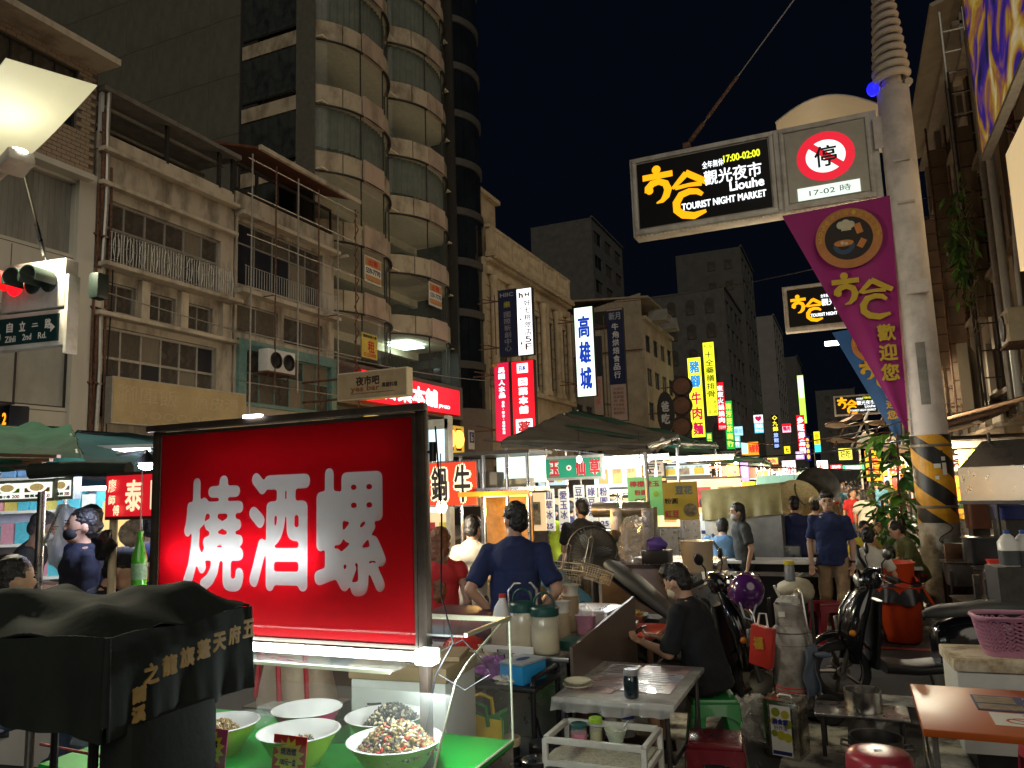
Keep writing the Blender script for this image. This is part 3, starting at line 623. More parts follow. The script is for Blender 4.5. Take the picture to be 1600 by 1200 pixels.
def spiral_pole(X, Y, label, near=True):
    t = thing('gantry_pole', label, 'pole', (X, Y, 0), 0, 'market gantry poles')
    obj('shaft', MB().lathe([(.255, 1.35), (.235, 4.5), (.225, 7.75), (.2, 7.78), (.14, 7.8), (.06, 9.9), (.04, 12)], 32), pole_paint, t, sm=40)
    obj('base', MB().lathe([(.3, 0), (.3, .05), (.268, .07), (.258, 1.36)], 32), pole_low, t, sm=40)
    # striped warning wrap with real bands
    yel, blk = mat('warning_yellow', (.75, .36, .015), .45, var=.25, scale=8), mat('warning_black', (.018, .017, .016), .4, var=.3)
    obj('warning_sleeve', MB().lathe([(.262, 1.24), (.2615, 2.47)], 32), blk, t, sm=40)
    for s in range(5):
        mb = MB(); mb.grid(lambda u, v: (.266*math.cos(2*PI*u*.75-PI*1.05+s*0), .266*math.sin(2*PI*u*.75-PI*1.05), min(2.47, max(1.24, 3.15-s*.5+.24*v-.62*u*.75/.5))), 30, 1)
        bm = bmesh.new(); me = mb.mesh('warning_stripe'); bm.from_mesh(me); bmesh.ops.dissolve_degenerate(bm, dist=1e-4, edges=bm.edges[:])
        bmesh.ops.delete(bm, geom=[f for f in bm.faces if f.calc_area() < 1e-6], context='FACES'); bm.to_mesh(me); bm.free()
        if len(me.polygons): put('warning_stripe', me, yel, t)
    n, turns = 330, 14
    obj('spiral', MB().tube([((.23-.14*i/n)*math.cos(2*PI*turns*i/n), (.23-.14*i/n)*math.sin(2*PI*turns*i/n), 7.86+1.95*i/n) for i in range(n+1)], [.06-.022*i/n for i in range(n+1)], 9), mat('cream_spiral_tube', (.75, .66, .56), .45, var=.15), t, sm=60)
    for z in (1.44, 2.3): obj('clamp', MB().lathe([(.27, z), (.274, z+.01), (.274, z+.035), (.27, z+.04)], 32), mat('dull_clamp', (.25, .22, .17), .5, .6), t)
    obj('junction_box', MB().box((.02, -.26, 4.6), (.3, .1, .18)), pole_paint, t, bev=.012)
    obj('reflector', MB().grid(lambda u, v: (-1.75+1.7*u, .5+.9*v, 7.75+.42*math.sin(PI*(.1+.9*u))-.15*v), 14, 3), mat('lamp_reflector_white', (.7, .64, .5), .5, var=.05), t, thick=.02, sm=40)
    obj('neck', MB().box((-.2, 0, 7.1), (.25, .2, .5)), pole_paint, t)
    obj('marker_lamp', MB().ell((-.27, 0, 7.85), (.09, .09, .11)), lit('blue_marker_lamp', (.01, .01, 1), 1.6), t, sm=60)
    if near:
        obj('patched_paint', MB().grid(lambda u, v: (.246*math.cos(-1.9+.5*u), .246*math.sin(-1.9+.5*u), 2.9+.9*v), 6, 1), mat('scraped_concrete', (.25, .23, .2), .8, var=.4), t)
        for i, (a, z, w, h, m) in enumerate(((-1.25, 2.2, .07, .045, ink), (-1.12, 2.1, .055, .055, white_p), (-1.1, 1.9, .06, .17, white_p), (-1.45, 2.0, .09, .06, white_p), (-1.5, 1.84, .05, .05, white_p))):
            obj('sticker', MB().grid(lambda u, v: (.269*math.cos(a+w/.27*(u-.5)), .269*math.sin(a+w/.27*(u-.5)), z+h*v), 3, 1), m, t)
        for z, r in ((6.55, .1), (5.9, .1)): obj('bracket', MB().box((.0, -.235, z), (.22, .05, .03)), sign_frame, t)
        mb = MB(); mb.tube([(.05+.09*math.sin(j*.8), -.28, 1.25-.04*j) for j in range(12)], .008, 5); obj('loose_cord', mb, black_pl, t)
    return t
spiral_pole(1.09, 12.55, 'near white pole with spiral top and yellow black warning stripes')
q = PY(1240, 0, 12.55); p = PY(1073, 228, 12.55)
t = thing('guy_wire', 'taut steel guy wire with turnbuckle above the near gantry sign', 'wire', tuple(p))
d = (q-p)*1.6
obj('cable', MB().cyl((0, 0, 0), d, .016, n=6), steel, t); obj('turnbuckle', MB().cyl(d*.12, d*.3, .03, n=8).cyl(d*.02, d*.1, .04, n=8), rust, t); obj('lug', MB().box((0, 0, 0), (.12, .08, .1)), rust, t)
def flag(label, pts, Y, col, name, textc):
    P = [PY(a, b, Y) for a, b in pts]; o = P[1].copy(); t = thing('triangular_flag', label, 'flag', tuple(o), 0, 'triangular market flags')
    A, B_, Ct = P[0]-o, P[1]-o, P[2]-o; N = 26
    def f(u, v):      # u across from left edge to right edge, v from top to tip
        l = A.lerp(Ct, v); r = B_.lerp(Ct, v); q = l.lerp(r, u)
        return (q.x, -.02+.035*math.sin(9*u+2*v)*v*(1-v)*2+.02*math.sin(5*v+3*u), q.z)
    me = MB().grid(f, 16, N); obj('cloth', me, mat(name, col, .55, var=.12, scale=3, bump=.15, bscale=5), t, sm=60)
    obj('edge_rope', MB().tube([tuple(B_.lerp(Ct, i/20)+Vector((.06, 0, 0))) for i in range(21)], .03, 5), mat('beaded_rope', (.45, .4, .36), .6, var=.6, scale=60), t)
    W_ = (B_-A).length
    gm = mat('flag_gold_print', textc, .55, var=.1)
    REF = [Vector(v) for v in ((1222, 338), (1390, 306), (1420, 680))]; Q = [Vector(v) for v in pts]
    def loc2(x, y):
        p = Vector((x, y))-REF[0]; e1, e2 = REF[1]-REF[0], REF[2]-REF[0]; D = e1.x*e2.y-e1.y*e2.x
        l1, l2 = (p.x*e2.y-p.y*e2.x)/D, (e1.x*p.y-e1.y*p.x)/D; q = Q[0]+(Q[1]-Q[0])*l1+(Q[2]-Q[0])*l2; return PY(q.x, q.y, Y)-o
    c = loc2(1326, 374); r = W_*.3; mb = MB(); strokes(mb, arc(c.x, c.z, r*.87, 0, 360, 40), r*.28, -.075); obj('emblem_ring', mb, mat('flag_orange_print', (.5, .2, .06), .55, var=.2), t)
    obj('emblem_disc', disc(MB(), c.x, c.z, r*.74, -.072, 40), mat('flag_dark_print', (.02, .012, .01), .6), t)
    mb = MB(); T1 = '2026來六合·龍馬祝財夥'
    for i, ch in enumerate(T1):
        a = R(178-176*i/(len(T1)-1)); letters(mb, ch, c.x+r*.87*math.cos(a), c.z+r*.87*math.sin(a), r*.13, r*.17, -.079)
    obj('lettering', mb, gm, t)
    mb = MB()      # food drawings inside the ring: bowl, cup, box of snacks
    strokes(mb, arc(c.x-.16*r, c.z-.2*r, .26*r, 180, 360, 12), .15*r, -.0755); obj('bowl_print', mb, mat('flag_blue_print', (.04, .07, .14), .6), t)
    mb = MB(); disc(mb, c.x-.16*r, c.z-.15*r, .3*r, -.0765, rz=.11*r); strokes(mb, [(c.x+.28*r, c.z+.45*r), (c.x+.36*r, c.z+.12*r)], .2*r, -.0758); strokes(mb, [(c.x+.3*r, c.z-.35*r), (c.x+.46*r, c.z-.1*r)], .2*r, -.0762); obj('food_print', mb, mat('flag_orange_print2', (.6, .22, .05), .55), t)
    mb = MB(); [disc(mb, c.x+x*r, c.z+z*r, k*r, -.077-.0004*i) for i, (x, z, k) in enumerate(((-.2, .46, .13), (-.05, .5, .14), (.1, .45, .12), (-.2, -.14, .06), (-.08, -.17, .05)))]; rect(mb, c.x-.2*r, c.x+.1*r, c.z+.26*r, c.z+.42*r, -.0795); obj('hat_print', mb, mat('flag_cream_print', (.6, .55, .4), .6), t)
    l = loc2(1347, 463); obj('logo', logo(MB(), l.x, l.z, .53*W_, -.075), gm, t)
    q0, q1 = loc2(1384, 506), loc2(1391, 598)
    mb = MB(); vletters(mb, '歡迎您', (q0.x+q1.x)/2, q1.z, q0.z, .16*W_, -.1, .008); obj('lettering', mb, gm, t)
    return t
flag('magenta triangular flag with gold lettering hanging under the near gantry sign', [(1222, 338), (1390, 306), (1420, 680)], 12.45, (.32, .006, .16), 'magenta_cloth', (.6, .4, .03))
market_sign(23.3, -1.38, 1.85, 6.15, 7.5, 'second lit gantry sign partly hidden behind the magenta flag')
spiral_pole(2.05, 23.4, 'second white gantry pole standing behind the near striped pole', False)
flag('blue triangular flag hanging under the second gantry sign', [(1300, 520), (1402, 500), (1408, 700)], 23.2, (.02, .12, .42), 'blue_cloth', (.6, .5, .04))
market_sign(62, -.7, 4.2, 6.5, 8.0, 'small distant gantry sign above the brown folded awning')
spiral_pole(4.3, 62.1, 'distant gantry pole far down the right side', False)

# ================================================================ CORNER TRAFFIC LIGHT AND STREET LAMP (left edge)
o = PD(55, 470, 9.6)
t = thing('traffic_light', 'red traffic light with street name plate hanging at left edge', 'traffic light', tuple(o), R(8))
obj('signal_backboard', MB().box((-.05, .1, .2), (1.0, .2, .62)), sign_frame, t, bev=.02)
obj('side_cap', MB().box((.47, .1, -.2), (.05, .18, 1.0)), sign_frame, t, bev=.01)
dg = mat('dark_green_visor', (.015, .03, .022), .5, var=.3)
for i, (x, m) in enumerate(((-.33, lit('red_signal', (1, .005, .01), 1.6)), (-.05, dg), (.2, dg))):
    mb = MB(); mb.grid(lambda u, v: (x+.14*math.cos(R(-25)+R(230)*u), -.02-.3*v, .22+.14*math.sin(R(-25)+R(230)*u)), 16, 2); obj('visor', mb, dg if i else mat('red_lit_visor', (.5, .02, .02), .5, emit=(1, .01, .01), es=.7), t, thick=.012, sm=60)
    obj('lens', MB().ell((x, .0, .22), (.13, .05, .13)), m, t, sm=60)
obj('rear_signal', MB().box((.72, .25, .17), (.16, .2, .34)), dg, t, bev=.05)
obj('name_plate_case', MB().box((-.1, .1, -.36), (1.1, .16, .46)), sign_frame, t, bev=.015)
obj('name_plate', MB().box((-.12, .015, -.36), (.98, .02, .34)), mat('plate_green', (.008, .035, .035), .4, var=.1), t)
mb = MB()
for i, ch in enumerate('自立二路'): letters(mb, ch, -.38+.2*i, -.31, .1, .045 if ch == '二' else .13, -.002, .004)
letters(mb, 'Zihli', -.36, -.46, .17, .08, -.002, .002); letters(mb, '2nd', -.1, -.45, .14, .08, -.002, .002); letters(mb, 'Rd.', .14, -.45, .13, .08, -.002, .002)
mb.add([(-.52, -.002, -.38), (-.58, -.002, -.44), (-.52, -.002, -.46)], [(0, 1, 2)]); mb.add([(.26, -.002, -.3), (.33, -.002, -.36), (.26, -.002, -.42)], [(0, 1, 2)])
obj('lettering', mb, white_p, t)
obj('arm', MB().cyl((-.5, .2, 0), (-4, .2, .1), .07), sign_frame, t)
obj('hanger_wire', MB().cyl((.05, .1, .5), (-1.0, .3, 2.9), .015, n=6).cyl((.0, .1, .6), (-.2, .14, 1.05), .03, n=6), steel, t)
struct_pole = obj('mast', MB().cyl((-4, .2, -o.z), (-4, .2, 7), .12, .09, 14), sign_frame, t)
# lamp head: flood under a curved white reflector, reflected light put in as emission
o = PD(24, 245, 9.3)
t = thing('street_lamp', 'glaring street lamp under a curved white reflector at upper left', 'street lamp', tuple(o), -R(10.5))
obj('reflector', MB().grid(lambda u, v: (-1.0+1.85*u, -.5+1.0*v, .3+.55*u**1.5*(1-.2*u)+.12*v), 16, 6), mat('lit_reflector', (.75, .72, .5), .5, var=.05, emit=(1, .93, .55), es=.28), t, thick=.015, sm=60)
obj('flood_head', MB().box((.02, 0, -.08), (.34, .3, .16), ry=-.3), sign_frame, t, bev=.03)
obj('flood_glass', MB().ell((.06, 0, .03), (.13, .12, .05)), lit('flood_glass_light', (1, .98, .85), 20), t, sm=60)
obj('bracket', MB().cyl((-.2, 0, -.1), (-3.7, .2, -.3), .05), sign_frame, t); obj('mast', MB().cyl((-3.9, .4, -o.z), (-3.9, .4, -.2), .1, n=12), sign_frame, t)
def lamp(name, kind, loc, e, col, size=.3, parent=None, rot=None, sy=None, spread=None):
    l = bpy.data.lights.new(name, kind); l.energy = e; l.color = col; q = bpy.data.objects.new(name, l); C.objects.link(q); q.location = loc
    if kind == 'AREA':
        l.shape = 'RECTANGLE'; l.size = size; l.size_y = sy or size
        if spread: l.spread = spread
    else: l.shadow_soft_size = size
    if rot: q.rotation_euler = rot
    if parent is not None: q.parent = parent
    return q
_s = lamp('street_lamp_light', 'SPOT', (.1, 0, -.2), 700, (1, .93, .66), .12, t); _s.data.spot_size = R(150); _s.data.spot_blend = .3; _s.rotation_euler = (0, R(-38), 0)
# pedestrian countdown at the left edge
o = PD(6, 668, 8)
t = thing('pedestrian_signal', 'pedestrian countdown signal showing orange 2 at left edge', 'signal', tuple(o), -R(10))
obj('case', MB().box((-.05, .1, 0), (.3, .2, .46)), black_pl, t, bev=.02); obj('digit', letters(MB(), '2', .0, .09, .09, .13, -.003, .006), lit('orange_led', (1, .25, .01), 1.6), t)
obj('green_figure', MB().ell((.02, 0, -.12), (.05, .012, .05)), lit('green_led', (.02, .9, .55), 1.4), t); obj('visor', MB().box((0, -.05, .24), (.34, .14, .02)), black_pl, t)
obj('bracket', MB().cyl((-.1, .2, 0), (-2.5, .3, 0), .03), black_pl, t)

# ================================================================ SHOP SIGNS ALONG THE LEFT SIDE
def psign(name, label, px, py0, py1, Y, face, texts, w=None, frame=None, cat='sign', group='signs hanging along the left shop fronts', depth=.3, brk=True):
    ym = (py0+py1)/2; a, b = PY(px[0], ym, Y), PY(px[1], ym, Y); xm = (px[0]+px[1])/2
    z0, z1 = PY(xm, py1, Y).z, PY(xm, py0, Y).z; w = b.x-a.x; h = z1-z0
    T = []
    for m, s, cx, cz, tw, th, mm, fat in texts: T.append((m, s, cx*w, cz*h, tw*w, th*h, mm, fat*w))
    t = sign(name, label, cat, ((a.x+b.x)/2, Y, z0), 0, w, h, depth, face, frame or darksteel, T, group, fw=min(.05, w*.03))
    if brk:
        mb = MB()
        for z in (.15*h, .85*h):
            mb.cyl((-w/2, .15, z), (-w/2-1.2, .15, z), .035, n=6); mb.cyl((-w/2, .3, z), (-w/2-1.2, .3, z+.3), .03, n=6)
        mb.cyl((-w/2-.25, .15, .05*h), (-w/2-.25, .15, .95*h), .03, n=6); obj('bracket', mb, rust, t)
    return t
redl = lit('red_sign_light', (.8, .008, .02), .9); whl = lit('white_sign_light', (.9, .95, 1), 1.1); pinkl = lit('crimson_sign_light', (.62, .01, .05), .7)
navyl = mat('navy_sign_face', (.012, .02, .07), .4, var=.1); greyprint = mat('dim_grey_print', (.3, .32, .36), .5, var=.1); brownprint = mat('brown_print', (.22, .1, .08), .5)
wh_e = lit('white_print_light', (.95, .95, .95), 1.1); blue_t = mat('royal_blue_print', (.01, .04, .36), .4, emit=(.01, .05, .5), es=.6)
psign('hanging_sign', 'unlit navy sign with grey vertical lettering beside white hotel sign', (779, 807), 452, 557, 34.5, navyl, [('h', 'HIIC', 0, .92, .75, .06, greyprint, .01), ('h', '樂', 0, .77, .38, .1, mat('olive_print', (.3, .3, .05), .5), .01), ('v', '國際新創中心', 0, .37, .36, .6, greyprint, 0)])
psign('hanging_sign', 'white lit hotel sign with brown vertical lettering above red sign', (808, 832), 450, 555, 34.4, whl, [('h', 'h', -.2, .9, .3, .09, orange_p, .03), ('h', 'H', .2, .9, .3, .06, brownprint, .02), ('v', '好七桃旅店5F', .2, .45, .42, .76, brownprint, .006), ('v', 'HaoChihtaoHotel5F', -.25, .42, .12, .68, brownprint, 0)], brk=False)
psign('hanging_sign', 'narrow crimson lit sign left of the red pharmacy sign', (773, 797), 566, 690, 34, pinkl, [('v', '異國人水晶', 0, .74, .42, .4, wh_e, .02), ('v', '借款·安全·保密快速', .05, .3, .18, .42, wh_e, .006), ('o', '', -.42, .97, .4, .05, orange_p, 0)])
psign('hanging_sign', 'wide bright red lit pharmacy sign with white vertical lettering', (800, 836), 563, 684, 33.9, redl, [('r', '', 0, .9, .48, .125, whl, 0), ('v', '日藥本舖', 0, .54, .4, .48, wh_e, .025), ('r', '', 0, .13, .72, .22, whl, 0), ('h', '薬', 0, .13, .55, .17, mat('red_sign_print', (.6, .02, .03), .4, emit=(.6, .02, .03), es=.5), .02), ('h', '日本', 0, .9, .3, .07, blue_t, .01)], brk=False)
psign('hanging_sign', 'pale green lit sign with three big blue characters', (899, 929), 479, 620, 46.5, lit('pale_green_sign_light', (.78, .98, .8), 1.05), [('v', '高雄城', 0, .49, .62, .86, blue_t, .03)])
psign('hanging_sign', 'tall unlit bakery sign, navy above pink with white lettering', (951, 977), 481, 658, 51, mat('pinkish_sign_face', (.4, .3, .26), .5, var=.1), [('r', '', 0, .65, .97, .66, navyl, 0), ('h', '新月', 0, .93, .7, .07, greyprint, .01), ('v', '牛角烘焙食品行', 0, .62, .4, .5, mat('pale_print', (.6, .6, .62), .5), .01)]+[('h', s, 0, .28-.035*i, .66, .028, brownprint, 0) for i, s in enumerate(('大麻包', '雙胞胎', '泡芙藝', '牛角', '牛奶蛋糕', '厚片吐司', '蛋糕麵包'))])
psign('hanging_sign', 'dim tall sign half hidden behind blue lettered sign', (926, 941), 525, 650, 50.5, mat('dim_blue_face', (.02, .025, .05), .5), [('r', '', 0, .25, .95, .48, mat('pinkish_sign_face', (.4, .3, .26), .5), 0), ('v', '鮮奶泡芙', 0, .3, .5, .34, red_p, 0)], brk=False)
yl = lit('yellow_sign_light', (.88, .9, .03), 1.05); blp = mat('sky_blue_sign_print', (.02, .25, .6), .4, emit=(.02, .3, .8), es=.7); rdp = mat('magenta_sign_print', (.6, .01, .08), .4, emit=(.7, .01, .1), es=.6); bkp = mat('dark_sign_print', (.03, .03, .02), .4, var=0)
psign('hanging_sign', 'yellow lit noodle sign with blue and magenta vertical characters', (1077, 1099), 558, 684, 72, yl, [('v', '豬腳', 0, .79, .72, .36, blp, .03), ('v', '牛肉麵', 0, .3, .72, .56, rdp, .03)])
psign('hanging_sign', 'taller yellow lit sign with black vertical characters', (1101, 1119), 534, 650, 82, yl, [('h', '和級', 0, .945, .8, .06, bkp, 0), ('v', '十全藥膳排骨', 0, .56, .72, .64, bkp, .01), ('v', '麻油雞', .24, .12, .3, .2, bkp, 0), ('v', '紅沙湯', -.24, .12, .3, .2, bkp, 0)])
psign('hanging_sign', 'red lit hotpot sign with white vertical characters', (1120, 1133), 597, 672, 90, redl, [('v', '東東火鍋燒肉', 0, .54, .72, .8, wh_e, .02), ('h', '7121919', 0, .06, .8, .06, wh_e, 0)])
psign('hanging_sign', 'green lit tea shop sign with yellow vertical characters', (1133, 1146), 626, 702, 95, lit('green_sign_light', (.02, .45, .06), .9), [('v', '清芳苦茶商行', 0, .5, .72, .92, lit('lime_print_light', (.8, .9, .1), 1), .02)])
psign('hanging_sign', 'small green lit sign with yellow characters under yellow sign', (1104, 1113), 676, 697, 76, lit('green_sign_light', (.02, .45, .06), .9), [('v', '商行', 0, .5, .7, .9, lit('lime_print_light', (.8, .9, .1), 1), .02)], brk=False)
psign('hanging_sign', 'teal lit sign with rounded corners beside green tea sign', (1147, 1157), 680, 700, 98, lit('teal_sign_light', (.1, .65, .5), .9), [('v', '茶行', 0, .5, .6, .8, wh_e, .02)])
psign('hanging_sign', 'wide pale blue lit sign behind the green tea sign', (1146, 1161), 666, 681, 104, lit('pale_blue_sign_light', (.45, .75, .85), .9), [('h', '藥局', 0, .5, .8, .5, blp, 0)])
psign('hanging_sign', 'white and blue clinic sign with red heart', (1178, 1193), 648, 677, 112, lit('cyan_sign_light', (.15, .6, .85), .9), [('r', '', 0, .78, .96, .42, whl, 0), ('h', '♥', 0, .78, .7, .3, rdp, .03), ('h', '捐血', 0, .4, .8, .2, wh_e, .01), ('h', '中心', 0, .16, .8, .18, wh_e, .01)])
psign('hanging_sign', 'black sign with yellow then blue vertical characters', (1207, 1217), 648, 702, 118, mat('black_sign_face', (.01, .01, .01), .4), [('v', '◇九錦', 0, .75, .8, .48, lit('yellow_print_light', (1, .85, .05), 1.1), .02), ('v', '旅館部', 0, .26, .75, .45, lit('blue_print_light', (.35, .5, 1), 1), .02)])
psign('hanging_sign', 'red sign with white glowing blocks of characters far down street', (1246, 1259), 648, 712, 130, redl, [('v', '多旺鮮烏鵝', 0, .5, .78, .92, lit('lilac_print_light', (.8, .85, 1), 1.3), .05)])
psign('hanging_sign', 'very tall lime green neon sign on the pale grey block', (1248, 1258), 586, 662, 155, lit('lime_neon_light', (.45, .95, .08), 1.1), [('r', '', 0, .75, .8, .44, lit('white_green_light', (.85, 1, .8), 1.2), 0)], brk=False)
psign('hanging_sign', 'yellow and cyan lit sign farthest down the left side', (1272, 1282), 674, 708, 150, lit('warm_yellow_light', (1, .75, .02), 1), [('r', '', 0, .2, .95, .4, lit('cyan_print_light', (.05, .7, .75), 1), 0), ('v', '房屋', 0, .65, .6, .5, bkp, 0)])
psign('hanging_sign', 'round topped crimson and white sign low over stalls', (1222, 1236), 662, 676, 125, lit('pink_white_light', (.95, .5, .6), 1.1), [('r', '', 0, .85, 1, .3, redl, 0), ('h', '鴨肉', 0, .45, .8, .5, rdp, .02)], brk=False)
psign('hanging_sign', 'purple lit small sign above the crowd', (1243, 1257), 705, 718, 120, lit('purple_sign_light', (.65, .35, 1), 1.1), [('h', '果汁', 0, .5, .8, .6, wh_e, .02)], brk=False)
psign('hanging_sign', 'dark blue strip sign with orange dots far left side', (1259, 1266), 682, 720, 128, mat('deep_blue_face', (.02, .02, .2), .4, emit=(.02, .02, .3), es=.5), [('v', '●●●●', 0, .5, .7, .9, lit('orange_print_light', (1, .5, .1), 1.1), 0)], brk=False)
psign('hanging_sign', 'round yellow lit sign above the distant stalls', (1225, 1235), 697, 709, 110, lit('warm_yellow_light', (1, .75, .02), 1), [('h', '七', 0, .5, .6, .6, bkp, .03)], brk=False)
psign('hanging_sign', 'orange and white boxy sign over the near stall roof', (1158, 1186), 690, 712, 60, lit('orange_sign_light', (1, .28, .02), 1.1), [('r', '', -.3, .55, .36, .8, lit('pale_blue_sign_light', (.45, .75, .85), .9), 0), ('h', '海鮮粥', .2, .5, .55, .6, redl, .01)], brk=False)
# four unlit brown round signs and an oval one
for i, y in enumerate((604, 634, 667, 700)):
    q = PY(1066, y, 58); t = thing('round_sign', 'unlit brown round sign, %s of the column' % ('topmost', 'second from top', 'third from top', 'lowest')[i], 'sign', tuple(q), 0, 'brown round signs')
    obj('disc', MB().lathe([(.78, 0), (.8, .04), (.8, .26), (.78, .3)], 30, Matrix.Rotation(PI/2, 4, 'X')), mat('dark_brown_sign', (.05, .025, .018), .5), t, sm=40)
    obj('face', disc(MB(), 0, 0, .62, -.31, 30), mat('brown_round_face', (.2, .1, .06), .5, var=.4, scale=2), t); obj('bracket', MB().cyl((-.7, 0, 0), (-1.6, 0, 0), .05), rust, t)
q = PY(1041, 645, 56); t = thing('oval_sign', 'unlit dark oval sign with pale script left of round signs', 'sign', tuple(q), 0)
obj('disc', MB().lathe([(1, 0), (1, .25)], 30, Matrix.Diagonal((.62, 1, 1.55, 1))@Matrix.Rotation(PI/2, 4, 'X')), mat('black_oval', (.03, .03, .028), .5), t, sm=40); obj('lettering', vletters(MB(), '爸吃', 0, -.9, .9, .6, -.26, .03), mat('pale_print', (.6, .6, .62), .5), t); obj('bracket', MB().cyl((-.5, 0, 0), (-1.3, 0, 0), .05), rust, t)
# bar sign and the pharmacy shop front
a, b = PY(527, 600, 21.5), PY(636, 600, 21.5)
t = sign('bar_sign', 'unlit beige bar sign with brown lettering over the pharmacy board', 'sign', ((a.x+b.x)/2, 21.5, PY(585, 622, 21.5).z), 0, b.x-a.x, .95, .35, mat('beige_sign_face', (.42, .33, .21), .6, var=.25, scale=2), cream_pl,
     [('h', '夜市吧', -.15, .62, .95, .32, mat('dark_brown_ink', (.05, .03, .02), .5), .012), ('h', 'yes bar', -.25, .34, 1.15, .24, mat('rust_ink', (.25, .1, .04), .5), .008), ('h', '異國料理', .72, .42, .6, .16, mat('dark_brown_ink', (.05, .03, .02), .5), .004), ('r', '', .05, .2, 1.7, .02, brownprint, 0)])
obj('bracket', MB().cyl((-1.2, .2, .1), (-3, .2, .1), .04).cyl((-1.2, .2, .8), (-3, .2, .8), .04), rust, t)
t = sign('pharmacy_board', 'long red lit pharmacy board across the tower base', 'sign', (-16.9, 28.6, 5.45), PI/2, 8.2, 1.25, .35, redl, red_p,
     [('h', '日藥本舖', -.3, .62, 4.4, .82, wh_e, .04), ('h', 'JPMED', 2.5, .3, 1.1, .2, wh_e, .01), ('r', '', -3.0, .5, 1.0, .5, whl, 0)])
t = thing('lantern_frame', 'yellow frame hung with a row of glowing paper lanterns', 'lanterns', (-16.6, 24.3, 3.7), PI/2)
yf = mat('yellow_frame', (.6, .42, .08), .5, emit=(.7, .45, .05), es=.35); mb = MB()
for z in (0, 1.15): mb.box((4, 0, z), (8, .12, .1))
for i in range(11): mb.box((i*.8, 0, .57), (.08, .1, 1.1))
obj('frame', mb, yf, t); lant = lit('lantern_light', (1, .5, .08), 1.5)
me = MB().lathe([(.08, .05), (.22, .2), (.27, .45), (.22, .75), (.08, .9)], 12).mesh('lantern'); me.materials.append(lant); shade(me, 60)
for i in range(10): inst('lantern', me, t, (.4+i*.8, 0, .12))
# left arcade: shop fronts behind the stalls
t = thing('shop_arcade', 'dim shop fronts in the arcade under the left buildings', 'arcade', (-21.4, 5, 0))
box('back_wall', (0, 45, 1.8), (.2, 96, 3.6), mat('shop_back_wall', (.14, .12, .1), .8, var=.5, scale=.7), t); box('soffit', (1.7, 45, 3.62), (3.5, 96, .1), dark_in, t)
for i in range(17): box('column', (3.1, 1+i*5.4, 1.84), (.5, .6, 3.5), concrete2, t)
# overhead cables across the street
for i, (a, b, s, lb) in enumerate(((PX(160, 455, -17.8), PX(760, 595, -17.5), .4, 'thin pale cable strung along the left facades'), (Vector((-15, 52, 14.9)), Vector((2.0, 23.4, 8.2)), .3, 'long thin cable crossing the street before the far signs'), (Vector((-3.2, 22, 3.1)), Vector((1.0, 12.5, 2.75)), .25, 'upper black cable running from stalls to the striped pole'), (Vector((-4.5, 18, 2.9)), Vector((1.0, 12.4, 2.45)), .3, 'lower black cable running from stalls to the striped pole'), (Vector((-5, 10.4, 2.65)), Vector((.8, 14, 2.0)), .12, 'drooping black cable before the green dessert banner'))):
    tag(obj('overhead_cable', wire(MB(), a, b, s, .02 if i < 2 else .012), alu if i < 1 else black_pl), lb, 'cable', 'cables strung over the market')
# ================================================================ SMALL OBJECT BUILDERS
def ring_loft(mb, secs, axis='x', n=18, p=2.6, M=None):
    """secs: (t, c0, c1, h0, h1) rings of superellipse along an axis"""
    vs = []
    for t, c0, c1, h0, h1 in secs:
        for j in range(n):
            a = 2*PI*j/n; ca, sa = math.cos(a), math.sin(a)
            q0 = c0+h0*math.copysign(abs(ca)**(2/p), ca); q1 = c1+h1*math.copysign(abs(sa)**(2/p), sa)
            vs.append((t, q0, q1) if axis == 'x' else (q0, q1, t) if axis == 'z' else (q0, t, q1))
    k = len(secs); fs = [(i*n+j, i*n+(j+1) % n, (i+1)*n+(j+1) % n, (i+1)*n+j) for i in range(k-1) for j in range(n)]
    fs += [tuple(range(n-1, -1, -1)), tuple(range((k-1)*n, k*n))]
    return mb.add(vs, fs, M)
def fixn(o):
    bm = bmesh.new(); bm.from_mesh(o.data); bmesh.ops.recalc_face_normals(bm, faces=bm.faces); bm.to_mesh(o.data); bm.free(); return o
def lof(name, secs, m, parent, axis='x', n=18, p=2.6, sm=50): return fixn(obj(name, ring_loft(MB(), secs, axis, n, p), m, parent, sm=sm))
